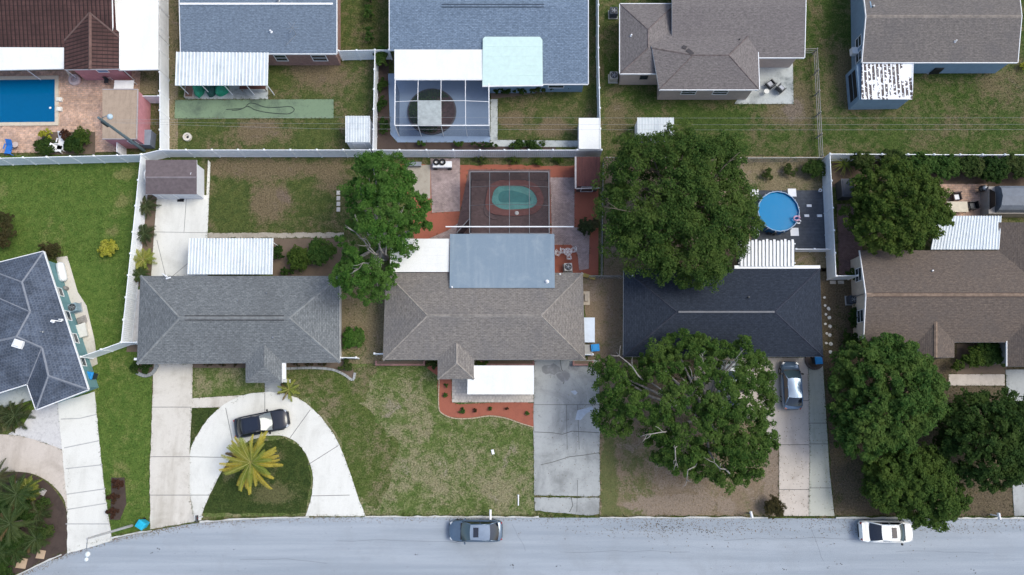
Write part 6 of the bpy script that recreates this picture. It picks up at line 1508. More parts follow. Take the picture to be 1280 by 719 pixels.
# fallen leaves: along the kerb, under the oaks and on the dirt yard
FALL = leafmat('fallen_leaf', (.10, .065, .035), (.22, .15, .08), (.14, .12, .05), seed=23, trans=.05)
rng = np.random.default_rng(91); pts = []
base_ = np.array([(q.x, q.y) for q in KW]); F_ = []
for i in rng.integers(0, len(base_) - 1, 2600):
    t_ = rng.uniform(); q = base_[i] * (1 - t_) + base_[i + 1] * t_; F_.append((q[0] + rng.normal(0, .05), q[1] - abs(rng.normal(.02, .22)), .012))
for cx, cy, sx, sy, n_ in ((850, 560, 60, 45, 3200), (800, 470, 40, 30, 900), (1130, 600, 60, 30, 1500), (765, 400, 10, 40, 500), (1040, 480, 8, 90, 700), (460, 400, 14, 40, 500), (720, 560, 24, 50, 120), (990, 590, 14, 40, 160), (850, 660, 80, 6, 500), (1150, 660, 70, 4, 400)):
    for _ in range(n_):
        q = P(rng.normal(cx, sx), rng.normal(cy, sy), 0); F_.append((q.x, q.y, .062 if (668 < cx < 750 or 975 < cx < 1043) else .02))
C_ = np.array(F_); o = fast_mesh('fallen_leaves', leaf_quads(C_, np.array([0, 0, 1.]) + rng.normal(size=C_.shape) * .25, .10, .6, rng), 4, FALL, None)
o['kind'] = 'stuff'; o['label'] = 'brown fallen leaves along the kerb and under the oaks'; o['category'] = 'leaves'

# longer grass creeping over the edges of drives, paths and beds
rng = np.random.default_rng(55); E_ = []
for o in bpy.data.objects:
    if o.get('kind') == 'structure' and o.name.split('.')[0] in ('driveway', 'path', 'patio', 'court', 'kerb'):
        me = o.data; org = np.array(o.location); base = o.name.split('.')[0]
        f = max(me.polygons, key=lambda p: p.area if p.normal.z > .5 else 0) if base != 'kerb' else None
        if f is None: continue
        v = [np.array(me.vertices[i].co) + org for i in f.vertices]
        for i in range(len(v)):
            a, b = v[i], v[(i + 1) % len(v)]; L = np.linalg.norm(b - a)
            for _ in range(int(L * 14)):
                if rng.uniform() < .75: q = a + (b - a) * rng.uniform(); E_.append((q[0] + rng.normal(0, .05), q[1] + rng.normal(0, .05)))
for i in range(len(KW) - 1):
    a, b = np.array(KW[i]), np.array(KW[i + 1])
    for _ in range(int(np.linalg.norm(b - a) * 16)): q = a + (b - a) * rng.uniform(); E_.append((q[0] + rng.normal(0, .02), q[1] + .16 + rng.normal(0, .06)))
E_ = np.array(E_); k = np.ones(len(E_), bool)
for q in BLD: k &= ~pip(E_, q)
ins = np.zeros(len(E_), int)
for q in HARD: ins += pip(E_, np.array(q)).astype(int)
k &= (ins < 2) & (rng.uniform(size=len(E_)) < np.where(ins > 0, .45, 1)); E_ = E_[k]
n_ = len(E_); b = 3; P3 = np.repeat(np.concatenate([E_, np.full((n_, 1), .0)], 1), b, 0) + np.concatenate([rng.normal(0, .03, (n_ * b, 2)), np.zeros((n_ * b, 1))], 1)
a_ = rng.uniform(0, 6.283, n_ * b); hh = .10 * rng.uniform(.6, 1.6, n_ * b); d = np.stack([np.cos(a_), np.sin(a_), np.zeros(n_ * b)], 1); s_ = np.stack([-np.sin(a_), np.cos(a_), np.zeros(n_ * b)], 1)
V = np.empty((n_ * b, 3, 3)); V[:, 0] = P3 - s_ * .025; V[:, 1] = P3 + s_ * .025; V[:, 2] = P3 + d * (hh * .9)[:, None] + np.array([0, 0, 1.]) * hh[:, None]
o = fast_mesh('edge_grass', V.reshape(-1, 3), 3, G_base, None); o['kind'] = 'stuff'; o['label'] = 'longer grass creeping over the edges of drives and kerb'; o['category'] = 'grass'
# ---------------------------------------------------------------- vehicles and small things
HEADL = glassy('headlight_glass', (.45, .48, .52)); TAILL = glassy('tail_light_red', (.28, .012, .012)); RIM = plain('wheel_rim', (.38, .39, .41), .35, .5, .7)
WSH = glassy('windshield_glass', (.05, .085, .10)); DGL = glassy('dark_tinted_glass', (.012, .016, .028))
TRIM = plain('black_trim', (.015, .016, .018), .5)
def car(name, label, loc, rz, L, W, H, xa, xb, xc, xd, body, roof=None, sunroof=None, spoiler=False, group=None, belt=.92, hood=.86, ground=0.0, cat='car'):
    t = thing(name, label, cat, loc, rz, group); w = W / 2; h = L / 2; roof = roof or body
    st = [(h, .40, .34, .52, .55), (h - .04, .58, .27, .58, .63), (h - .13, .75, .22, .64, .71), (h - .28, .86, .19, .69, hood - .09), (h - .5, .94, .18, .74, hood - .03), (h - .9, .985, .18, .78, hood), (xa + .05, 1.0, .18, belt - .03, belt), (0, 1.0, .18, belt, belt + .01), (xd * .8, 1.0, .18, belt + .02, belt + .03), (-h + .5, .985, .19, belt, belt + .02), (-h + .22, .93, .22, belt - .07, belt - .01), (-h + .09, .83, .27, belt - .16, belt - .08), (-h + .02, .66, .32, belt - .25, belt - .18), (-h, .50, .36, belt - .3, belt - .25)]
    mb = MB(); n = 11
    for (x, k, zb, zs, zt) in st:
        hw = w * k
        for y, z in ((-.9, zb), (-.99, zb + .12), (-1, (zb + zs) / 2), (-.965, zs), (-.80, zs + (zt - zs) * .75), (0, zt + .015), (.80, zs + (zt - zs) * .75), (.965, zs), (1, (zb + zs) / 2), (.99, zb + .12), (.9, zb)): mb.v.append(Vector((x, hw * y, z)))
    for i in range(len(st) - 1):
        for k in range(n): mb.f.append([i * n + k, i * n + (k + 1) % n, (i + 1) * n + (k + 1) % n, (i + 1) * n + k]); mb.m.append(0)
    mb.f.append(list(range(n))[::-1]); mb.m.append(0); e0 = (len(st) - 1) * n; mb.f.append([e0 + k for k in range(n)]); mb.m.append(0)
    bo = mb.build('body', body, t, True, True)
    wb, wr, zr, z0 = w * .90, w * .70, H - .03, belt
    def glass_grid(x0, x1, za, zb_, bow0, bow1, ya, yb, mt, nm, nx=8, nz=4):
        m_ = MB()
        for j in range(nz + 1):
            v = j / nz
            for i in range(nx + 1):
                s = i / nx * 2 - 1; yy = s * (ya + (yb - ya) * v); bw = (bow0 + (bow1 - bow0) * v) * (1 - s * s)
                m_.v.append(Vector((x0 + (x1 - x0) * v + bw, yy, za + (zb_ - za) * v + .03 * math.sin(math.pi * v))))
        fl = (x0 > x1)
        for j in range(nz):
            for i in range(nx):
                q = [j * (nx + 1) + i, j * (nx + 1) + i + 1, (j + 1) * (nx + 1) + i + 1, (j + 1) * (nx + 1) + i]; m_.f.append(q if fl else q[::-1]); m_.m.append(0)
        return m_.build(nm, mt, t, True, True)
    glass_grid(xa, xb, z0 - .01, zr, .16, .08, wb - .02, wr, WSH, 'windshield')
    glass_grid(xd, xc, z0 + .01, zr, -.12, -.06, wb - .03, wr, DGL, 'rear_window')
    for s in (-1, 1):
        m_ = MB(); q = [(xa - .02, s * wb, z0), (xd + .02, s * wb, z0 + .02), (xc, s * (wr + .02), zr - .01), (xb, s * (wr + .02), zr - .01)]; m_.poly(q if s < 0 else q[::-1]); m_.build('side_window', DGL, t, False, True)
    # roof skin with crowned middle
    m_ = MB(); nx, ny = 8, 8
    for i in range(nx + 1):
        for j in range(ny + 1):
            s = j / ny * 2 - 1; u = i / nx; x = xb + (xc - xb) * u; bw = (.08 * (1 - u) - .06 * u) * (1 - s * s)
            m_.v.append(Vector((x + bw, s * (wr + .03), zr + .05 * math.sin(math.pi * min(1, .12 + u * .8)) * (1 - s * s * .9))))
    for i in range(nx):
        for j in range(ny): m_.f.append([i * (ny + 1) + j, i * (ny + 1) + j + 1, (i + 1) * (ny + 1) + j + 1, (i + 1) * (ny + 1) + j]); m_.m.append(0)
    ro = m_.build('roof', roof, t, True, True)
    if ro.data.polygons[0].normal.z < 0: ro.data.flip_normals()
    for s in (-1, 1):
        m_ = MB(); m_.tube([(xa + .04, s * wb * .99, z0 - .03), (xb, s * (wr + .02), zr + .005)], .04, 6); m_.tube([(xb, s * (wr + .02), zr + .005), ((xb + xc) / 2, s * (wr + .025), zr + .015), (xc, s * (wr + .02), zr + .005)], .04, 6); m_.tube([(xc, s * (wr + .02), zr + .005), (xd - .05, s * wb * .99, z0 - .01)], .06, 6)
        xm = (xb + xc) / 2; m_.tube([(xm + .05, s * (wb + .005), z0), (xm, s * (wr + .03), zr)], .035, 5)
        m_.build('roof_pillar', body, t, True, True)
    if sunroof:
        m_ = MB(); a, b, q = sunroof
        m_.prism([(a, -wr * q), (a, wr * q), (b, wr * q), (b, -wr * q)], zr + .048, zr + .062); m_.build('sunroof', DGL, t, False, True)
    for s in (-1, 1):
        m_ = MB(); m_.box((xa - .22, s * (w + .08), z0 + .08), (.14, .2, .14), s * .2, 0, .8); m_.build('mirror', body if body != roof else TRIM, t, False, True)
        m_ = MB(); m_.box((h - .26, s * w * .66, .655), (.30, .34, .13), -s * .55, 0, .8); m_.build('headlight', HEADL, t, False, True)
        m_ = MB(); m_.box((-h + .16, s * w * .66, belt - .15), (.18, .34, .12), s * .5, 0, .9); m_.build('taillight', TAILL, t, False, True)
        for x in (h - .92, -h + .95):
            m_ = MB(); c = Vector((x, s * (w - .11), .33)); k = 22; rr0 = .33
            for (yy, r_) in ((-.11, .2), (-.11, .29), (-.08, .33), (.08, .33), (.11, .29), (.11, .2)):
                for i in range(k): a = 6.28318 * i / k; m_.v.append(c + Vector((r_ * math.cos(a), yy, r_ * math.sin(a))))
            for j in range(5):
                for i in range(k): m_.f.append([j * k + i, j * k + (i + 1) % k, (j + 1) * k + (i + 1) % k, (j + 1) * k + i]); m_.m.append(0)
            tw = m_.build('wheel', RUBBER, t, True, True)
            m_ = MB(); yo = s * .095
            for r_, yy in ((.2, 0), (.19, s * .01)): 
                for i in range(k): a = 6.28318 * i / k; m_.v.append(c + Vector((r_ * math.cos(a), yo + yy, r_ * math.sin(a))))
            for i in range(k): m_.f.append([i, (i + 1) % k, k + (i + 1) % k, k + i]); m_.m.append(0)
            m_.f.append([k + i for i in range(k)]); m_.m.append(0); m_.build('rim', RIM, tw, False, True)
    m_ = MB(); m_.box((h - .04, 0, .42), (.1, W * .62, .2), 0, 0, .9); m_.build('grille', TRIM, t, False, True)
    m_ = MB(); m_.box((-h + .03, 0, .45), (.1, W * .6, .16)); m_.build('rear_bumper', TRIM, t, False, True)
    m_ = MB(); m_.box((xa + .10, 0, belt + .008), (.12, wb * 1.7, .03)); m_.build('wiper_cowl', TRIM, t, False, True)
    if spoiler:
        m_ = MB(); m_.beam((-h + .16, -w * .82, belt + .14), (-h + .16, w * .82, belt + .14), .2, .035)
        for s in (-1, 1): m_.beam((-h + .2, s * w * .6, belt - .03), (-h + .17, s * w * .6, belt + .13), .08, .04)
        m_.build('spoiler', body, t, False, True)
    return t
BK = paint('black_car_paint', (.010, .012, .020), .3, .8); GB = paint('blue_grey_car_paint', (.10, .15, .215), .25, .7, .3); WH = paint('white_car_paint', (.93, .94, .92), .25, .6); SB = paint('silver_blue_car_paint', (.13, .20, .30), .22, .8, .4); SV = paint('silver_car_paint', (.50, .56, .60), .3, .6, .3)
car('parked_car', 'black sedan with dark glass roof parked on the white curved driveway', P(330, 529, .046), R(11.5), 4.95, 1.9, 1.46, .98, .12, -1.45, -2.05, BK, BK, (.0, -1.3, .8))
car('parked_car', 'blue grey hatchback with sunroof parked along the kerb before the front lawn', P(595, 662, .002), R(180), 4.75, 1.86, 1.6, 1.15, .38, -1.25, -1.95, GB, paint('light_blue_grey_roof', (.25, .31, .39), .3, .7, .3), (.15, -.3, .62))  # same car paint, roof lightened: sky reflection is put into its colour
car('parked_car', 'white coupe with rear spoiler and dark rear glass parked along the kerb', P(1103, 663, .002), R(-1), 4.75, 1.84, 1.36, 1.35, .78, -.7, -1.62, WH, WH, (.55, .1, .7), True)
car('parked_car', 'silver blue hatchback parked nose to the navy roofed bungalow by the oak', P(985.5, 482, .05), R(89), 4.4, 1.76, 1.52, 1.25, .55, -1.1, -1.8, SB)
car('parked_car', 'pale silver car mostly hidden beneath the oak on the pinkish driveway', P(908, 482, .05), R(84), 4.6, 1.8, 1.5, 1.15, .45, -1.1, -1.85, SV)

# bins
BINB = plain('bright_blue_bin', (.02, .26, .62), .5); BINC = plain('cyan_bin', (.02, .42, .60), .5)
def bin_(label, px, py, rz, mt, first=[None]):
    t = thing('wheelie_bin', label, 'bin', P(px, py), rz, 'blue wheelie bins')
    m_ = MB(); m_.add([(-.24, -.26, .06), (.24, -.26, .06), (.24, .26, .06), (-.24, .26, .06), (-.31, -.34, .98), (.31, -.34, .98), (.31, .36, .98), (-.31, .36, .98)], [[3, 2, 1, 0], [4, 5, 6, 7], [0, 1, 5, 4], [1, 2, 6, 5], [2, 3, 7, 6], [3, 0, 4, 7]]); m_.build('body', plain('dark_bin_body', (.03, .045, .06), .6) if mt is BINB else mt, t, False, True)
    m_ = MB(); m_.box((0, 0, 1.01), (.68, .78, .07), 0, 0, .95); m_.box((0, -.02, 1.06), (.56, .62, .05), 0, 0, .8); m_.build('lid', mt, t, False, True)
    m_ = MB(); m_.tube([(-.26, .42, .95), (.26, .42, .95)], .025, 6); m_.build('handle', BLACK, t, False, True)
    for s in (-1, 1): m_ = MB(); m_.tube([(s * .26, .34, .12), (s * .33, .34, .12)], .12, 14); m_.build('wheel', RUBBER, t, False, True)
    return t
bin_('blue lidded bin by the teal wall and the end of the white fence', 119, 470, R(80), BINB)
bin_('cyan bin at the kerb between the lush strip and the old driveway', 183, 654, R(60), BINC)
bin_('blue bin beside the storage box and the cracked grey driveway', 742.5, 436, R(95), BINB)
bin_('blue bin in a dark ring at the corner of the navy roof', 1017.5, 451, R(3), BINB)
t = thing('tree_ring', 'dark round brick ring around the blue bin by the navy roof', 'edging', P(1017, 451)); c = P(1017, 451)
m_ = MB(); m_.lathe((c.x, c.y, 0), [(.86, .05), (.86, .26), (.62, .26), (.61, .12)], 28); m_.build('ring', bricky('ring_brick', (.14, .10, .09), (.10, .085, .08), (.08, .075, .07), .2, .1, .012, .2), t)
m_ = MB(); m_.poly([(c.x + .61 * math.cos(a), c.y + .61 * math.sin(a), .14) for a in [6.28318 * k / 24 for k in range(24)]]); m_.build('soil', SOIL, t)

# air conditioners
def ac(label, px, py, rz, z=0.0, s=1.0, mt=None, dark=False):
    t = thing('air_conditioner', label, 'air conditioner', P(px, py, z), rz, 'outdoor air conditioners'); mt = mt or plain('ac_casing', (.36, .36, .34), .6)
    m_ = MB(); m_.box((0, 0, .04), (1.0 * s, 1.0 * s, .08)); m_.build('pad', C_GREY, t, False, True)
    m_ = MB(); m_.box((0, 0, .46), (.8 * s, .8 * s, .76))
    for i in range(9):
        for a in range(4): 
            d = (i / 8 - .5) * .72 * s; o_ = .405 * s; p = ((d, o_), (o_, d), (d, -o_), (-o_, d))[a]; m_.box((p[0], p[1], .46), (.02, .02, .66))
    m_.build('casing', mt, t, False, True)
    m_ = MB(); m_.lathe((0, 0, .842), [(.36 * s, 0), (.36 * s, .03), (.30 * s, .035), (.30 * s, .005)], 24); gr = m_.build('fan_well', BLACK, t, False, True)
    m_ = MB()
    for i in range(5): a = 6.28318 * i / 5; m_.add([(.05 * math.cos(a), .05 * math.sin(a), .872), (.27 * s * math.cos(a - .3), .27 * s * math.sin(a - .3), .868), (.27 * s * math.cos(a + .3), .27 * s * math.sin(a + .3), .882)], [[0, 1, 2]])
    m_.lathe((0, 0, .86), [(.075, 0), (.075, .04)], 12); m_.build('fan', GREYMETAL, gr, False, True)
    m_ = MB()
    for r_ in (.1, .17, .24, .31): m_.tube([(r_ * s * math.cos(a), r_ * s * math.sin(a), .895) for a in [.2618 * k for k in range(25)]], .006, 4)
    m_.build('guard', GREYMETAL, gr, False, True); return t
DK = plain('dark_ac_casing', (.06, .075, .10), .6)
ac('dark blue air conditioner behind the brick house wall', 373, 76, 0, 0, 1.0, DK)
ac('dark air conditioner at the upper left wall of the beige house', 766, 19, 0, 0, .95, DK)
ac('pale air conditioner at the lower left corner of the beige house', 766, 99, 0, 0, .95)
ac('grey air conditioner by the cream end wall and stepping stones', 1062, 376, 0, 0, .9, DK)
ac('white air conditioner on red mulch behind the taupe bungalow', 709.5, 336, .05, 0, .9, plain('white_ac_casing', (.62, .62, .60), .6))
ac('blue grey air conditioner along the teal wall', 97, 386, R(17), 0, .95, plain('blue_ac_casing', (.26, .36, .42), .6))

# mailboxes
def mailbox(label, px, py, rz, mt, pm, big=1.0):
    t = thing('mailbox', label, 'mailbox', P(px, py), rz, 'mailboxes along the kerb')
    m_ = MB(); m_.box((0, 0, .5), (.1, .1, 1.04)); m_.build('post', pm, t, False, True)
    m_ = MB(); pr = [(-.1, 0), (-.1, .13), (-.07, .2), (0, .225), (.07, .2), (.1, .13), (.1, 0)]; L_ = .28 * big
    for y in (-L_, L_):
        for x, z in pr: m_.v.append(Vector((x, y, 1.03 + z)))
    for i in range(7): m_.f.append([i, (i + 1) % 7, 7 + (i + 1) % 7, 7 + i]); m_.m.append(0)
    m_.f.append(list(range(7))[::-1]); m_.m.append(0); m_.f.append([7 + i for i in range(7)]); m_.m.append(0); m_.build('box', mt, t, False, True)
    m_ = MB(); m_.box((.112, .05, 1.2), (.012, .05, .16)); m_.build('flag', plain('red_flag', (.4, .02, .02), .5), t, False, True); return t
mailbox('white mailbox behind the blue grey hatchback', 613.5, 641, 0, W_PAINT, W_PAINT, 1.5)
mailbox('dark mailbox with a pale post by the foot of the old driveway', 253, 646, .1, DARKMETAL, W_PAINT)
mailbox('pale mailbox with dark post at the edge of the dirt yard', 934, 641, .2, W_PAINT, BARKD)
mailbox('white mailbox at the kerb near the lower right corner', 1238, 643, .1, W_PAINT, W_PAINT)

# things lying about
def lone(name, label, cat, mb, mt, group=None): return tag(mb.build(name, mt), label, cat, group)
m_ = MB(); m_.beam(P(648, 618.5, .05), P(648, 632, .05), .1, .05); m_.beam(P(648, 618.5, .09), P(648, 620, .09), .14, .03); lone('plank', 'thin white plank lying on the front lawn near the driveway pad', 'plank', m_, W_PAINT)
m_ = MB(); c = P(616, 565, .06); m_.box(c, (.24, .42, .05), .25); m_.box(c + Vector((0, 0, .03)), (.18, .34, .015), .3); lone('newspaper', 'white wrapped newspaper on the open front lawn', 'newspaper', m_, W_PAINT)
STEPG = 'stepping stones beside the navy roofed bungalow'
r = random.Random(4)
cols = [(1036, 386), (1037, 397), (1037, 408), (1037.5, 419), (1038, 430), (1038.5, 440), (1031, 372), (1031, 382), (1032, 393), (1032, 405), (1033, 417), (1033, 429)]
for i, (x, y) in enumerate(cols):
    m_ = MB(); c = P(x + r.uniform(-.6, .6), y, .02); k = .17 if i < 6 else .12; m_.prism([(c.x + k * r.uniform(.85, 1.15) * math.cos(a), c.y + k * r.uniform(.85, 1.15) * math.sin(a)) for a in [6.283 * j / 9 for j in range(9)]], -.02, .05)
    lone('stepping_stone', 'pale stepping stone in the outer row beside the mossy driveway strip' if i < 6 else 'small white edging stone along the right eave of the navy roof', 'stone', m_, C_NEW, STEPG if i < 6 else 'edging stones along the navy roof')
for x, lb in ((1041, 'left one of two pale pavers below the tall white fence'), (1051, 'right one of two pale pavers below the tall white fence')):
    m_ = MB(); c = P(x, 353, .03); m_.box(c, (.55, .32, .08), .02); m_.box(c + Vector((0, 0, .045)), (.5, .27, .012)); lone('paver_block', lb, 'paver', m_, C_OLD)
for x, y, k, lb in ((27, 704, .5, 'larger tan stepping stone at the road end of the mulch island'), (51, 693, .42, 'smaller tan stepping stone at the road end of the mulch island')):
    m_ = MB(); c = P(x, y, .05); m_.prism([(c.x + k * a, c.y + k * b) for a, b in ((-1, -.75), (.75, -.95), (1, .7), (-.6, .95))], 0.0, .08); lone('stepping_stone', lb, 'stone', m_, plain('tan_stone', (.46, .34, .23), .85))
for x, y, lb in ((20, 605, 'white angular rock at the back of the mulch island'), (54, 615, 'pale angular rock on the rim of the mulch island'), (41, 643, 'grey rock between the palms of the mulch island')):
    m_ = MB(); c = P(x, y); m_.box((c.x, c.y, .14), (.55, .5, .3), .5 + x, 0, .7); m_.box((c.x + .1, c.y, .28), (.3, .28, .14), x, 0, .6); lone('rock', lb, 'rock', m_, plain('pale_rock', (.48, .45, .43), .9, var=.25))
# edging stones of the beds
def edging(label, px, w, h, mt, step=.32):
    q = P2(smooth_px(px, 4, False)); t = thing('bed_edging', label, 'edging', (q[0].x, q[0].y, 0)); acc = []
    for i in range(len(q) - 1):
        n = max(1, int((q[i + 1] - q[i]).length / step))
        for k in range(n): acc.append((q[i].lerp(q[i + 1], k / n), q[i].lerp(q[i + 1], (k + .92) / n)))
    m_ = MB()
    for a, b in acc: m_.beam(a + Vector((0, 0, h / 2)), b + Vector((0, 0, h / 2)), w, h)
    return m_.build('blocks', mt, t)
edging('grey block edging curving round the bed at the right front corner of the grey bungalow', [(358, 461), (390, 460), (415, 462), (430, 468), (441, 475), (444, 466)], .22, .14, C_GREY)
edging('curved grey block edging round the small bed at the left corner of the grey bungalow', [(172, 466), (182, 470), (192, 466), (198, 456)], .3, .2, C_GREY)
edging('tan stone edging along the curved lower side of the red mulch bed', [(549, 475), (548.5, 508), (553, 517), (568, 523), (590, 523), (612, 520), (633, 523), (650, 529), (667, 534)], .1, .08, plain('tan_edging', (.42, .34, .24), .9))

# pool yard of the pink house
BLUEP = plain('bright_blue_plastic', (.03, .17, .55), .45)
def lounger(label, px, py, rz, mt, L=1.6):
    t = thing('lounge_chair', label, 'lounger', P(px, py, .03), rz)
    m_ = MB(); m_.box((0, -.2, .36), (.62, L * .62, .06)); m_.build('seat', mt, t, False, True)
    m_ = MB(); m_.add([(-.31, L * .11, .34), (.31, L * .11, .34), (.31, L * .45, .78), (-.31, L * .45, .78), (-.31, L * .11, .40), (.31, L * .11, .40), (.31, L * .45, .84), (-.31, L * .45, .84)], [[3, 2, 1, 0], [4, 5, 6, 7], [0, 1, 5, 4], [1, 2, 6, 5], [2, 3, 7, 6], [3, 0, 4, 7]]); m_.build('backrest', mt, t, False, True)
    for sx in (-1, 1):
        m_ = MB(); m_.beam((sx * .36, -.3, .58), (sx * .36, .25, .58), .09, .05); m_.build('armrest', mt, t, False, True)
        for y in (-L * .45, .22): m_ = MB(); m_.beam((sx * .34, y, 0), (sx * .34, y, .57 if y > 0 else .36), .06, .06); m_.build('leg', mt, t, False, True)
    return t
lounger('blue plastic lounge chair on the orange pavers below the deep pool', 15, 186, -.15, BLUEP, 1.5)
lounger('white sun lounger between the shrubs of the pool yard bed', 80, 179, -.1, W_PAINT, 2.0)
lounger('second white chair at the foot of the white sun lounger', 74, 187, 1.4, W_PAINT, 1.0)
t = thing('round_table', 'small clear round table beside the blue lounge chair', 'table', P(23, 183, .03)); m_ = MB(); c = P(23, 183, .03); m_.lathe(c, [(.3, .44), (.3, .48)], 18); m_.build('top', plain('pale_table_top', (.55, .45, .40), .4), t); m_ = MB(); m_.tube([c, c + Vector((0, 0, .45))], .03, 6); m_.build('leg', W_PAINT, t)
def table(label, px0, py0, px1, py1, mt, h=.74, name='patio_table'):
    t = thing(name, label, 'table', P((px0 + px1) / 2, (py0 + py1) / 2)); a, b = P(px0, py1, h), P(px1, py0, h); m_ = MB(); m_.prism([(a.x, a.y), (b.x, a.y), (b.x, b.y), (a.x, b.y)], h - .05, h); m_.build('top', mt, t)
    for x in (a.x + .1, b.x - .1):
        for y in (a.y + .08, b.y - .08): m_ = MB(); m_.beam((x, y, .02), (x, y, h - .05), .06, .06); m_.build('leg', mt, t)
    return t
table('white rectangular table beside the gravel roofed pink hut', 142, 100.5, 167.5, 111, W_PAINT)
table('beige table on the orange terrace behind the brown gable house', 1185, 252, 1209, 265, plain('beige_table', (.62, .55, .42), .6))
t = thing('round_planter', 'round white stone planter with a small figure by the pink wall', 'planter', P(95, 100)); c = P(95, 101, .03)
m_ = MB(); m_.lathe(c, [(.55, 0), (.6, .25), (.52, .4), (.34, .4), (.32, .28)], 22); m_.build('bowl', plain('pinkish_stone', (.58, .48, .47), .8), t); m_ = MB(); m_.lathe(c + Vector((0, 0, .3)), [(.3, 0), (.2, .08), (.08, .1)], 14); m_.build('soil', plain('pale_soil', (.42, .34, .34), .9), t)
m_ = MB(); q = P(88, 95, .03); m_.tube([q, q + Vector((.1, .1, .5)), q + Vector((.15, .05, .9))], [.16, .11, .05], 8); m_.build('figure', plain('cream_stone', (.60, .52, .42), .8), t)
for px, py, lb in ((136, 104, 'small metal garden chair between the white table and the pink wall'), (139, 98, 'stacked white garden chair against the pink wall')):
    t = thing('garden_chair', lb, 'chair', P(px, py, .03)); c = P(px, py, .03); mt = DARKMETAL if px < 138 else W_PAINT
    m_ = MB(); m_.box(c + Vector((0, 0, .44)), (.42, .42, .04)); m_.build('seat', mt, t); m_ = MB(); m_.box(c + Vector((0, .21, .68)), (.42, .04, .42)); m_.build('backrest', mt, t)
    for sx in (-1, 1):
        for sy in (-1, 1): m_ = MB(); m_.beam(c + Vector((sx * .18, sy * .18, 0)), c + Vector((sx * .18, sy * .18, .42)), .035, .035); m_.build('leg', mt, t)
# brick house yard
TARP = [plain('green_tarp', (.02, .26, .15), .5, var=.3), plain('dark_green_tarp', (.015, .07, .06), .5, var=.3)]
for i, (px, lb) in enumerate(((250, 'left green tarpaulin mound half under the long patio cover'), (266, 'middle dark tarpaulin mound half under the long patio cover'), (278, 'right green tarpaulin mound half under the long patio cover'))):
    rr2 = np.random.default_rng(i); c = P(px, 112, .03); m_ = MB(); K, J = 16, 6
    for j in range(J + 1):
        for k in range(K):
            a = 6.283 * k / K; rad = (1 - (j / J) ** 2.2) * (1 + .14 * math.sin(3 * a + i) + rr2.uniform(-.06, .06)); m_.v.append(c + Vector((.62 * rad * math.cos(a), .8 * rad * math.sin(a), .95 * (j / J) ** .7)))
    for j in range(J):
        for k in range(K): m_.f.append([j * K + k, j * K + (k + 1) % K, (j + 1) * K + (k + 1) % K, (j + 1) * K + k]); m_.m.append(0)
    lone('tarpaulin', lb, 'tarpaulin', m_, TARP[i % 2], 'tarpaulin mounds under the patio cover')
m_ = MB(); pts = [(283, 137), (296, 136), (305, 135), (312, 129), (320, 130), (332, 134), (350, 134), (362, 133), (368, 137), (362, 142), (348, 142), (330, 140), (318, 137), (310, 133), (300, 137), (290, 138)]
m_.tube([P(x, y, .07) for x, y in smooth_px(pts, 4, False)], .03, 5); lone('garden_hose', 'dark garden hose looped over the faded green court', 'hose', m_, plain('dark_hose', (.05, .065, .06), .6))
t = thing('fire_ring', 'small pale round fire ring on the dry yard below the green court', 'fire pit', P(235, 172)); c = P(235, 172); m_ = MB(); m_.lathe((c.x, c.y, 0), [(.42, 0), (.42, .25), (.24, .25), (.23, .1)], 14); m_.build('ring', C_OLD, t); m_ = MB(); m_.lathe((c.x, c.y, .06), [(.23, 0), (.1, .05)], 12); m_.build('ash', BLACK, t)
t = thing('potting_bench', 'low brown bench frame under the right end of the long patio cover', 'bench', P(315, 110)); a = P(299, 111, .7); b = P(332, 107, .7); m_ = MB(); m_.prism([(a.x, a.y), (b.x, a.y), (b.x, b.y), (a.x, b.y)], .62, .68); m_.build('top', plain('dark_red_wood', (.11, .05, .04), .8), t)
for x in (a.x + .1, b.x - .1): m_ = MB(); m_.beam((x, a.y + .06, 0), (x, a.y + .06, .62), .07, .07); m_.build('leg', WOOD, t)
t = thing('raised_bed', 'small brown raised bed with pale frame at the left end of the long patio cover', 'raised bed', P(238, 116)); a, b = P(232, 123), P(244, 108); m_ = MB()
for p, q in (((a.x, a.y), (b.x, a.y)), ((b.x, a.y), (b.x, b.y)), ((a.x, a.y), (a.x, b.y))): m_.beam((p[0], p[1], .16), (q[0], q[1], .16), .07, .3)
m_.build('frame', plain('pale_frame', (.45, .40, .36), .8), t); m_ = MB(); m_.prism([(a.x + .04, a.y + .04), (b.x - .04, a.y + .04), (b.x - .04, b.y), (a.x + .04, b.y)], 0.031, .2); m_.build('soil', plain('brown_red_soil', (.20, .12, .09), .9), t)
# house B back garden
def utility_trailer():
    t = thing('cart', 'white flat cart with two dark tyres on top at the back fence', 'cart', P(552, 206)); c = P(553, 206, .5); m_ = MB(); m_.box(c, (1.85, .62, .3)); m_.box(c + Vector((0, 0, .165)), (1.75, .54, .04)); m_.build('bed', W_PAINT, t)
    for s in (-1, 1): m_ = MB(); m_.tube([c + Vector((s * .7, -.3, -.3)), c + Vector((s * .7, -.36, -.3))], .22, 14); m_.build('wheel', RUBBER, t)
utility_trailer()
for x, lb in ((545.5, 'left dark tyre lying on the white flat cart'), (553, 'right dark tyre lying on the white flat cart')):
    c = P(x, 203, .70); m_ = MB()
    K = 20
    for r_, z in ((.17, 0), (.30, 0), (.33, .05), (.33, .13), (.30, .18), (.17, .18)):
        for k in range(K): a = 6.28318 * k / K; m_.v.append(c + Vector((r_ * math.cos(a), r_ * math.sin(a), z)))
    for j in range(6):
        for k in range(K): j2 = (j + 1) % 6; m_.f.append([j * K + k, j * K + (k + 1) % K, j2 * K + (k + 1) % K, j2 * K + k]); m_.m.append(0)
    lone('tyre', lb, 'tyre', m_, RUBBER)
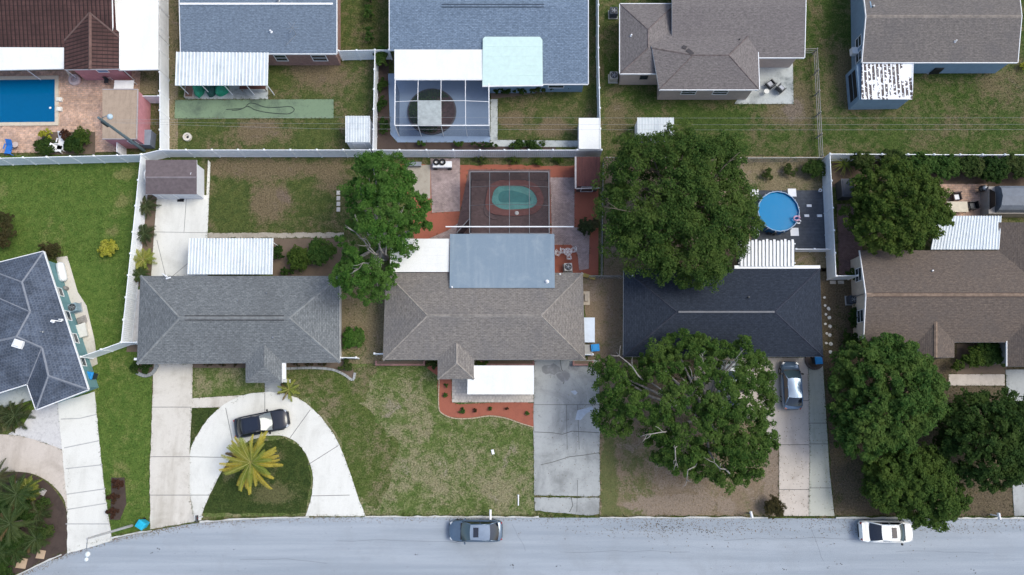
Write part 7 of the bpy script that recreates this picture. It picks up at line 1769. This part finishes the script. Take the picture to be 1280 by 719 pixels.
t = thing('garden_bench', 'grey garden bench half under the tall loose tree by the back fence', 'bench', P(518, 206)); c = P(518, 207); m_ = MB(); m_.box((c.x, c.y, .44), (1.5, .42, .05)); m_.build('seat', GREYMETAL, t)
for s in (-1, 1): m_ = MB(); m_.beam((c.x + s * .65, c.y, 0), (c.x + s * .65, c.y, .42), .06, .36); m_.build('leg', GREYMETAL, t)
def bistro(label, px, py, rz, kind):
    t = thing('bistro_' + kind, label, kind, P(px, py, .02), rz); m_ = MB()
    if kind == 'table':
        for r_ in (.14, .26, .36): m_.tube([(r_ * math.cos(a), r_ * math.sin(a), .7) for a in [.3927 * k for k in range(17)]], .025, 5)
        for k in range(6): a = 1.047 * k; m_.tube([(0, 0, .7), (.36 * math.cos(a), .36 * math.sin(a), .7)], .02, 4)
        m_.build('top', W_PAINT, t, False, True); m_ = MB(); m_.tube([(0, 0, 0), (0, 0, .7)], .04, 6); m_.build('leg', W_PAINT, t, False, True)
    else:
        for r_ in (.12, .22): m_.tube([(r_ * math.cos(a), r_ * math.sin(a), .44) for a in [.3927 * k for k in range(17)]], .025, 5)
        m_.build('seat', W_PAINT, t, False, True); m_ = MB(); m_.tube([(-.22, .15, .44), (-.22, .24, .85), (0, .28, .98), (.22, .24, .85), (.22, .15, .44)], .028, 5); m_.tube([(-.1, .2, .46), (.1, .27, .9)], .02, 4); m_.tube([(.1, .2, .46), (-.1, .27, .9)], .02, 4); m_.build('backrest', W_PAINT, t, False, True)
        for k in range(4): a = .785 + 1.571 * k; m_ = MB(); m_.tube([(.18 * math.cos(a), .18 * math.sin(a), .44), (.24 * math.cos(a), .24 * math.sin(a), 0)], .018, 4); m_.build('leg', W_PAINT, t, False, True)
bistro('white filigree bistro table on the red mulch behind the taupe bungalow', 709, 317, 0, 'table')
bistro('white filigree chair left of the bistro table', 703, 315, 1.6, 'chair'); bistro('white filigree chair right of the bistro table', 716, 314, -1.4, 'chair'); bistro('white filigree chair below the bistro table', 711, 323, 3.1, 'chair')
bistro('dark edged filigree chair at the blue addition wall', 697, 318, 1.2, 'chair')
m_ = MB(); a, b = P(727, 343, .35), P(744, 348, .22); m_.beam(a, b, .34, .12); m_.beam(a + Vector((0, 0, .07)), b + Vector((0, 0, .07)), .22, .05); lone('plank_stack', 'yellowish planks leaning by the gate beside the taupe bungalow', 'planks', m_, plain('yellow_planks', (.36, .29, .09), .7))
# beige house patio
def patio_chair(label, px, py, rz, mt, cush):
    t = thing('patio_chair', label, 'chair', P(px, py, .03), rz); m_ = MB(); m_.box((0, 0, .36), (.72, .7, .1)); m_.build('seat', mt, t, False, True); m_ = MB(); m_.box((0, -.02, .45), (.52, .52, .09), 0, 0, .9); m_.build('cushion', cush, t, False, True)
    m_ = MB(); m_.box((0, .36, .62), (.72, .1, .55)); m_.build('backrest', mt, t, False, True)
    for s in (-1, 1): m_ = MB(); m_.box((s * .36, 0, .5), (.08, .66, .3)); m_.build('armrest', mt, t, False, True)
    for sx in (-1, 1):
        for sy in (-1, 1): m_ = MB(); m_.beam((sx * .32, sy * .3, 0), (sx * .32, sy * .3, .32), .06, .06); m_.build('leg', mt, t, False, True)
patio_chair('dark patio chair with pale cushion nearer the beige house', 961, 108, -2.5, DARKMETAL, plain('pale_cushion', (.48, .50, .54), .8))
patio_chair('dark patio chair with pale cushion nearer the patio corner', 974, 113, 2.3, DARKMETAL, plain('pale_cushion', (.48, .50, .54), .8))
t = thing('side_table', 'small pale round side table between house corner and patio chairs', 'table', P(956, 117)); c = P(956, 117, .03); m_ = MB(); m_.lathe(c, [(.26, .48), (.26, .52)], 16); m_.build('top', C_NEW, t); m_ = MB(); m_.tube([c, c + Vector((0, 0, .48))], .04, 6); m_.build('leg', GREYMETAL, t)
t = thing('grill', 'black kettle grill against the rear wall above the grey patio', 'grill', P(969, 77)); c = P(969, 77, .03); m_ = MB(); m_.lathe(c, [(.1, .5), (.28, .65), (.3, .8), (.24, .95), (.08, 1.04)], 16); m_.build('kettle', BLACK, t, True)
for k in range(3): a = 2.094 * k; m_ = MB(); m_.tube([c + Vector((.1 * math.cos(a), .1 * math.sin(a), .55)), c + Vector((.3 * math.cos(a), .3 * math.sin(a), 0))], .02, 5); m_.build('leg', DARKMETAL, t)
# driftwood house back wall
t = thing('grill', 'black covered grill behind the driftwood gable house beside pale stones', 'grill', P(1166, 89)); c = P(1166, 89); m_ = MB(); m_.box((c.x, c.y, .45), (.9, .7, .86)); m_.build('cabinet', BLACK, t); m_ = MB(); m_.tube([(c.x - .45, c.y, .95), (c.x + .45, c.y, .95)], .33, 14); m_.build('hood', DARKMETAL, t, True)
m_ = MB(); c = P(1153, 87); m_.box((c.x, c.y, .15), (.6, .5, .3), .3, 0, .7); m_.box((c.x + .5, c.y - .3, .1), (.4, .35, .22), .9, 0, .6); lone('stones', 'pale stones left of the black covered grill', 'stones', m_, plain('grey_stones', (.34, .35, .36), .9))
# orange terrace
t = thing('grill', 'dark kettle barbecue with pale lid at the hedge end of the orange terrace', 'grill', P(1220, 239)); c = P(1221, 239, .03); m_ = MB(); m_.lathe(c, [(.1, .5), (.3, .66), (.31, .8)], 16); m_.build('kettle', BLACK, t, True); m_ = MB(); m_.lathe(c + Vector((.22, .05, 0)), [(.3, .82), (.24, .96), (.08, 1.05)], 16); m_.build('lid', GREYMETAL, t, True)
for k in range(3): a = 2.094 * k; m_ = MB(); m_.tube([c + Vector((.1 * math.cos(a), .1 * math.sin(a), .55)), c + Vector((.3 * math.cos(a), .3 * math.sin(a), 0))], .02, 5); m_.build('leg', DARKMETAL, t)
patio_chair('dark wicker chair with white towel behind the beige table', 1192, 248, .1, plain('brown_wicker', (.10, .075, .065), .8), W_PAINT)
patio_chair('small dark chair at the right side of the beige table', 1212, 259, -1.5, BLACK, DARKMETAL)
# teal house side
t = thing('propane_tank', 'white horizontal propane tank beside the teal wall', 'tank', P(77, 340)); c = P(77, 340, .5); a_ = R(108); d = Vector((math.cos(a_), math.sin(a_), 0)); m_ = MB(); L_ = .95
m_.tube([c + d * x for x in (-L_, -L_ + .06, -L_ + .2, 0, L_ - .2, L_ - .06, L_)], [.12, .27, .36, .38, .36, .27, .12], 16); m_.build('tank', W_PAINT, t, True); m_ = MB(); m_.lathe(c + Vector((0, 0, .34)), [(.12, 0), (.12, .12), (.05, .16)], 12); m_.build('valve_dome', W_PAINT, t)
for s in (-.5, .5): m_ = MB(); q = c + d * s; m_.box((q.x, q.y, .08), (.5, .2, .16), a_); m_.build('saddle', C_GREY, t)
t = thing('pool_filter', 'small round filter pot between propane tank and air conditioner', 'filter', P(83, 361)); c = P(84, 361); m_ = MB(); m_.lathe(c, [(.2, 0), (.22, .4), (.15, .52), (.05, .56)], 14); m_.build('pot', plain('grey_pot', (.22, .21, .20), .6), t, True); m_ = MB(); m_.tube([c + Vector((0, 0, .4)), c + Vector((-.4, .1, .35)), c + Vector((-.6, .15, .1))], .04, 6); m_.build('pipe', W_PAINT, t)
t = thing('cellar_box', 'pale lidded box on the slab below the blue grey air conditioner', 'box', P(104, 413)); c = P(105, 414); m_ = MB(); m_.box((c.x, c.y, .2), (.9, 1.2, .4), R(17)); m_.build('body', C_OLD, t); m_ = MB(); m_.box((c.x, c.y, .43), (.98, 1.28, .06), R(17)); m_.build('lid', C_NEW, t)
m_ = MB(); c = P(103, 400); m_.box((c.x, c.y, .12), (.9, .7, .24), .4, 0, .8); m_.box((c.x + .3, c.y - .25, .2), (.4, .3, .2), .2, 0, .7); lone('rubble', 'grey rubble pile between the air conditioner and the pale lidded box', 'rubble', m_, plain('grey_rubble', (.30, .28, .26), .9, var=.3))
m_ = MB(); c = P(402, 246); 
for i, (px, py, lb) in enumerate(((423, 241, 'top slab of the short stepping row at the tall loose tree'), (423, 248, 'upper middle slab of the stepping row at the tall loose tree'), (423, 255, 'lower middle slab of the stepping row at the tall loose tree'), (423, 262, 'bottom slab of the stepping row at the tall loose tree'))):
    m_ = MB(); c = P(px, py, .03); m_.box(c, (.34, .42, .08)); m_.box(c + Vector((0, 0, .045)), (.28, .36, .014)); lone('stepping_stone', lb, 'stone', m_, C_OLD, 'stepping row in the small dry yard')
for i, (px, py, lb) in enumerate(((992, 242, 'small white pot at the deck corner by the tall fence'),)):
    t = thing('plant_pot', 'small white pot on the deck edge beside the tall white fence', 'pot', P(1024, 239)); c = P(1024, 239, .06); m_ = MB(); m_.lathe(c, [(.12, 0), (.17, .3), (.13, .3), (.12, .24)], 14); m_.build('pot', W_PAINT, t); m_ = MB(); m_.lathe(c + Vector((0, 0, .22)), [(.12, 0), (.05, .04)], 10); m_.build('soil', SOIL, t)
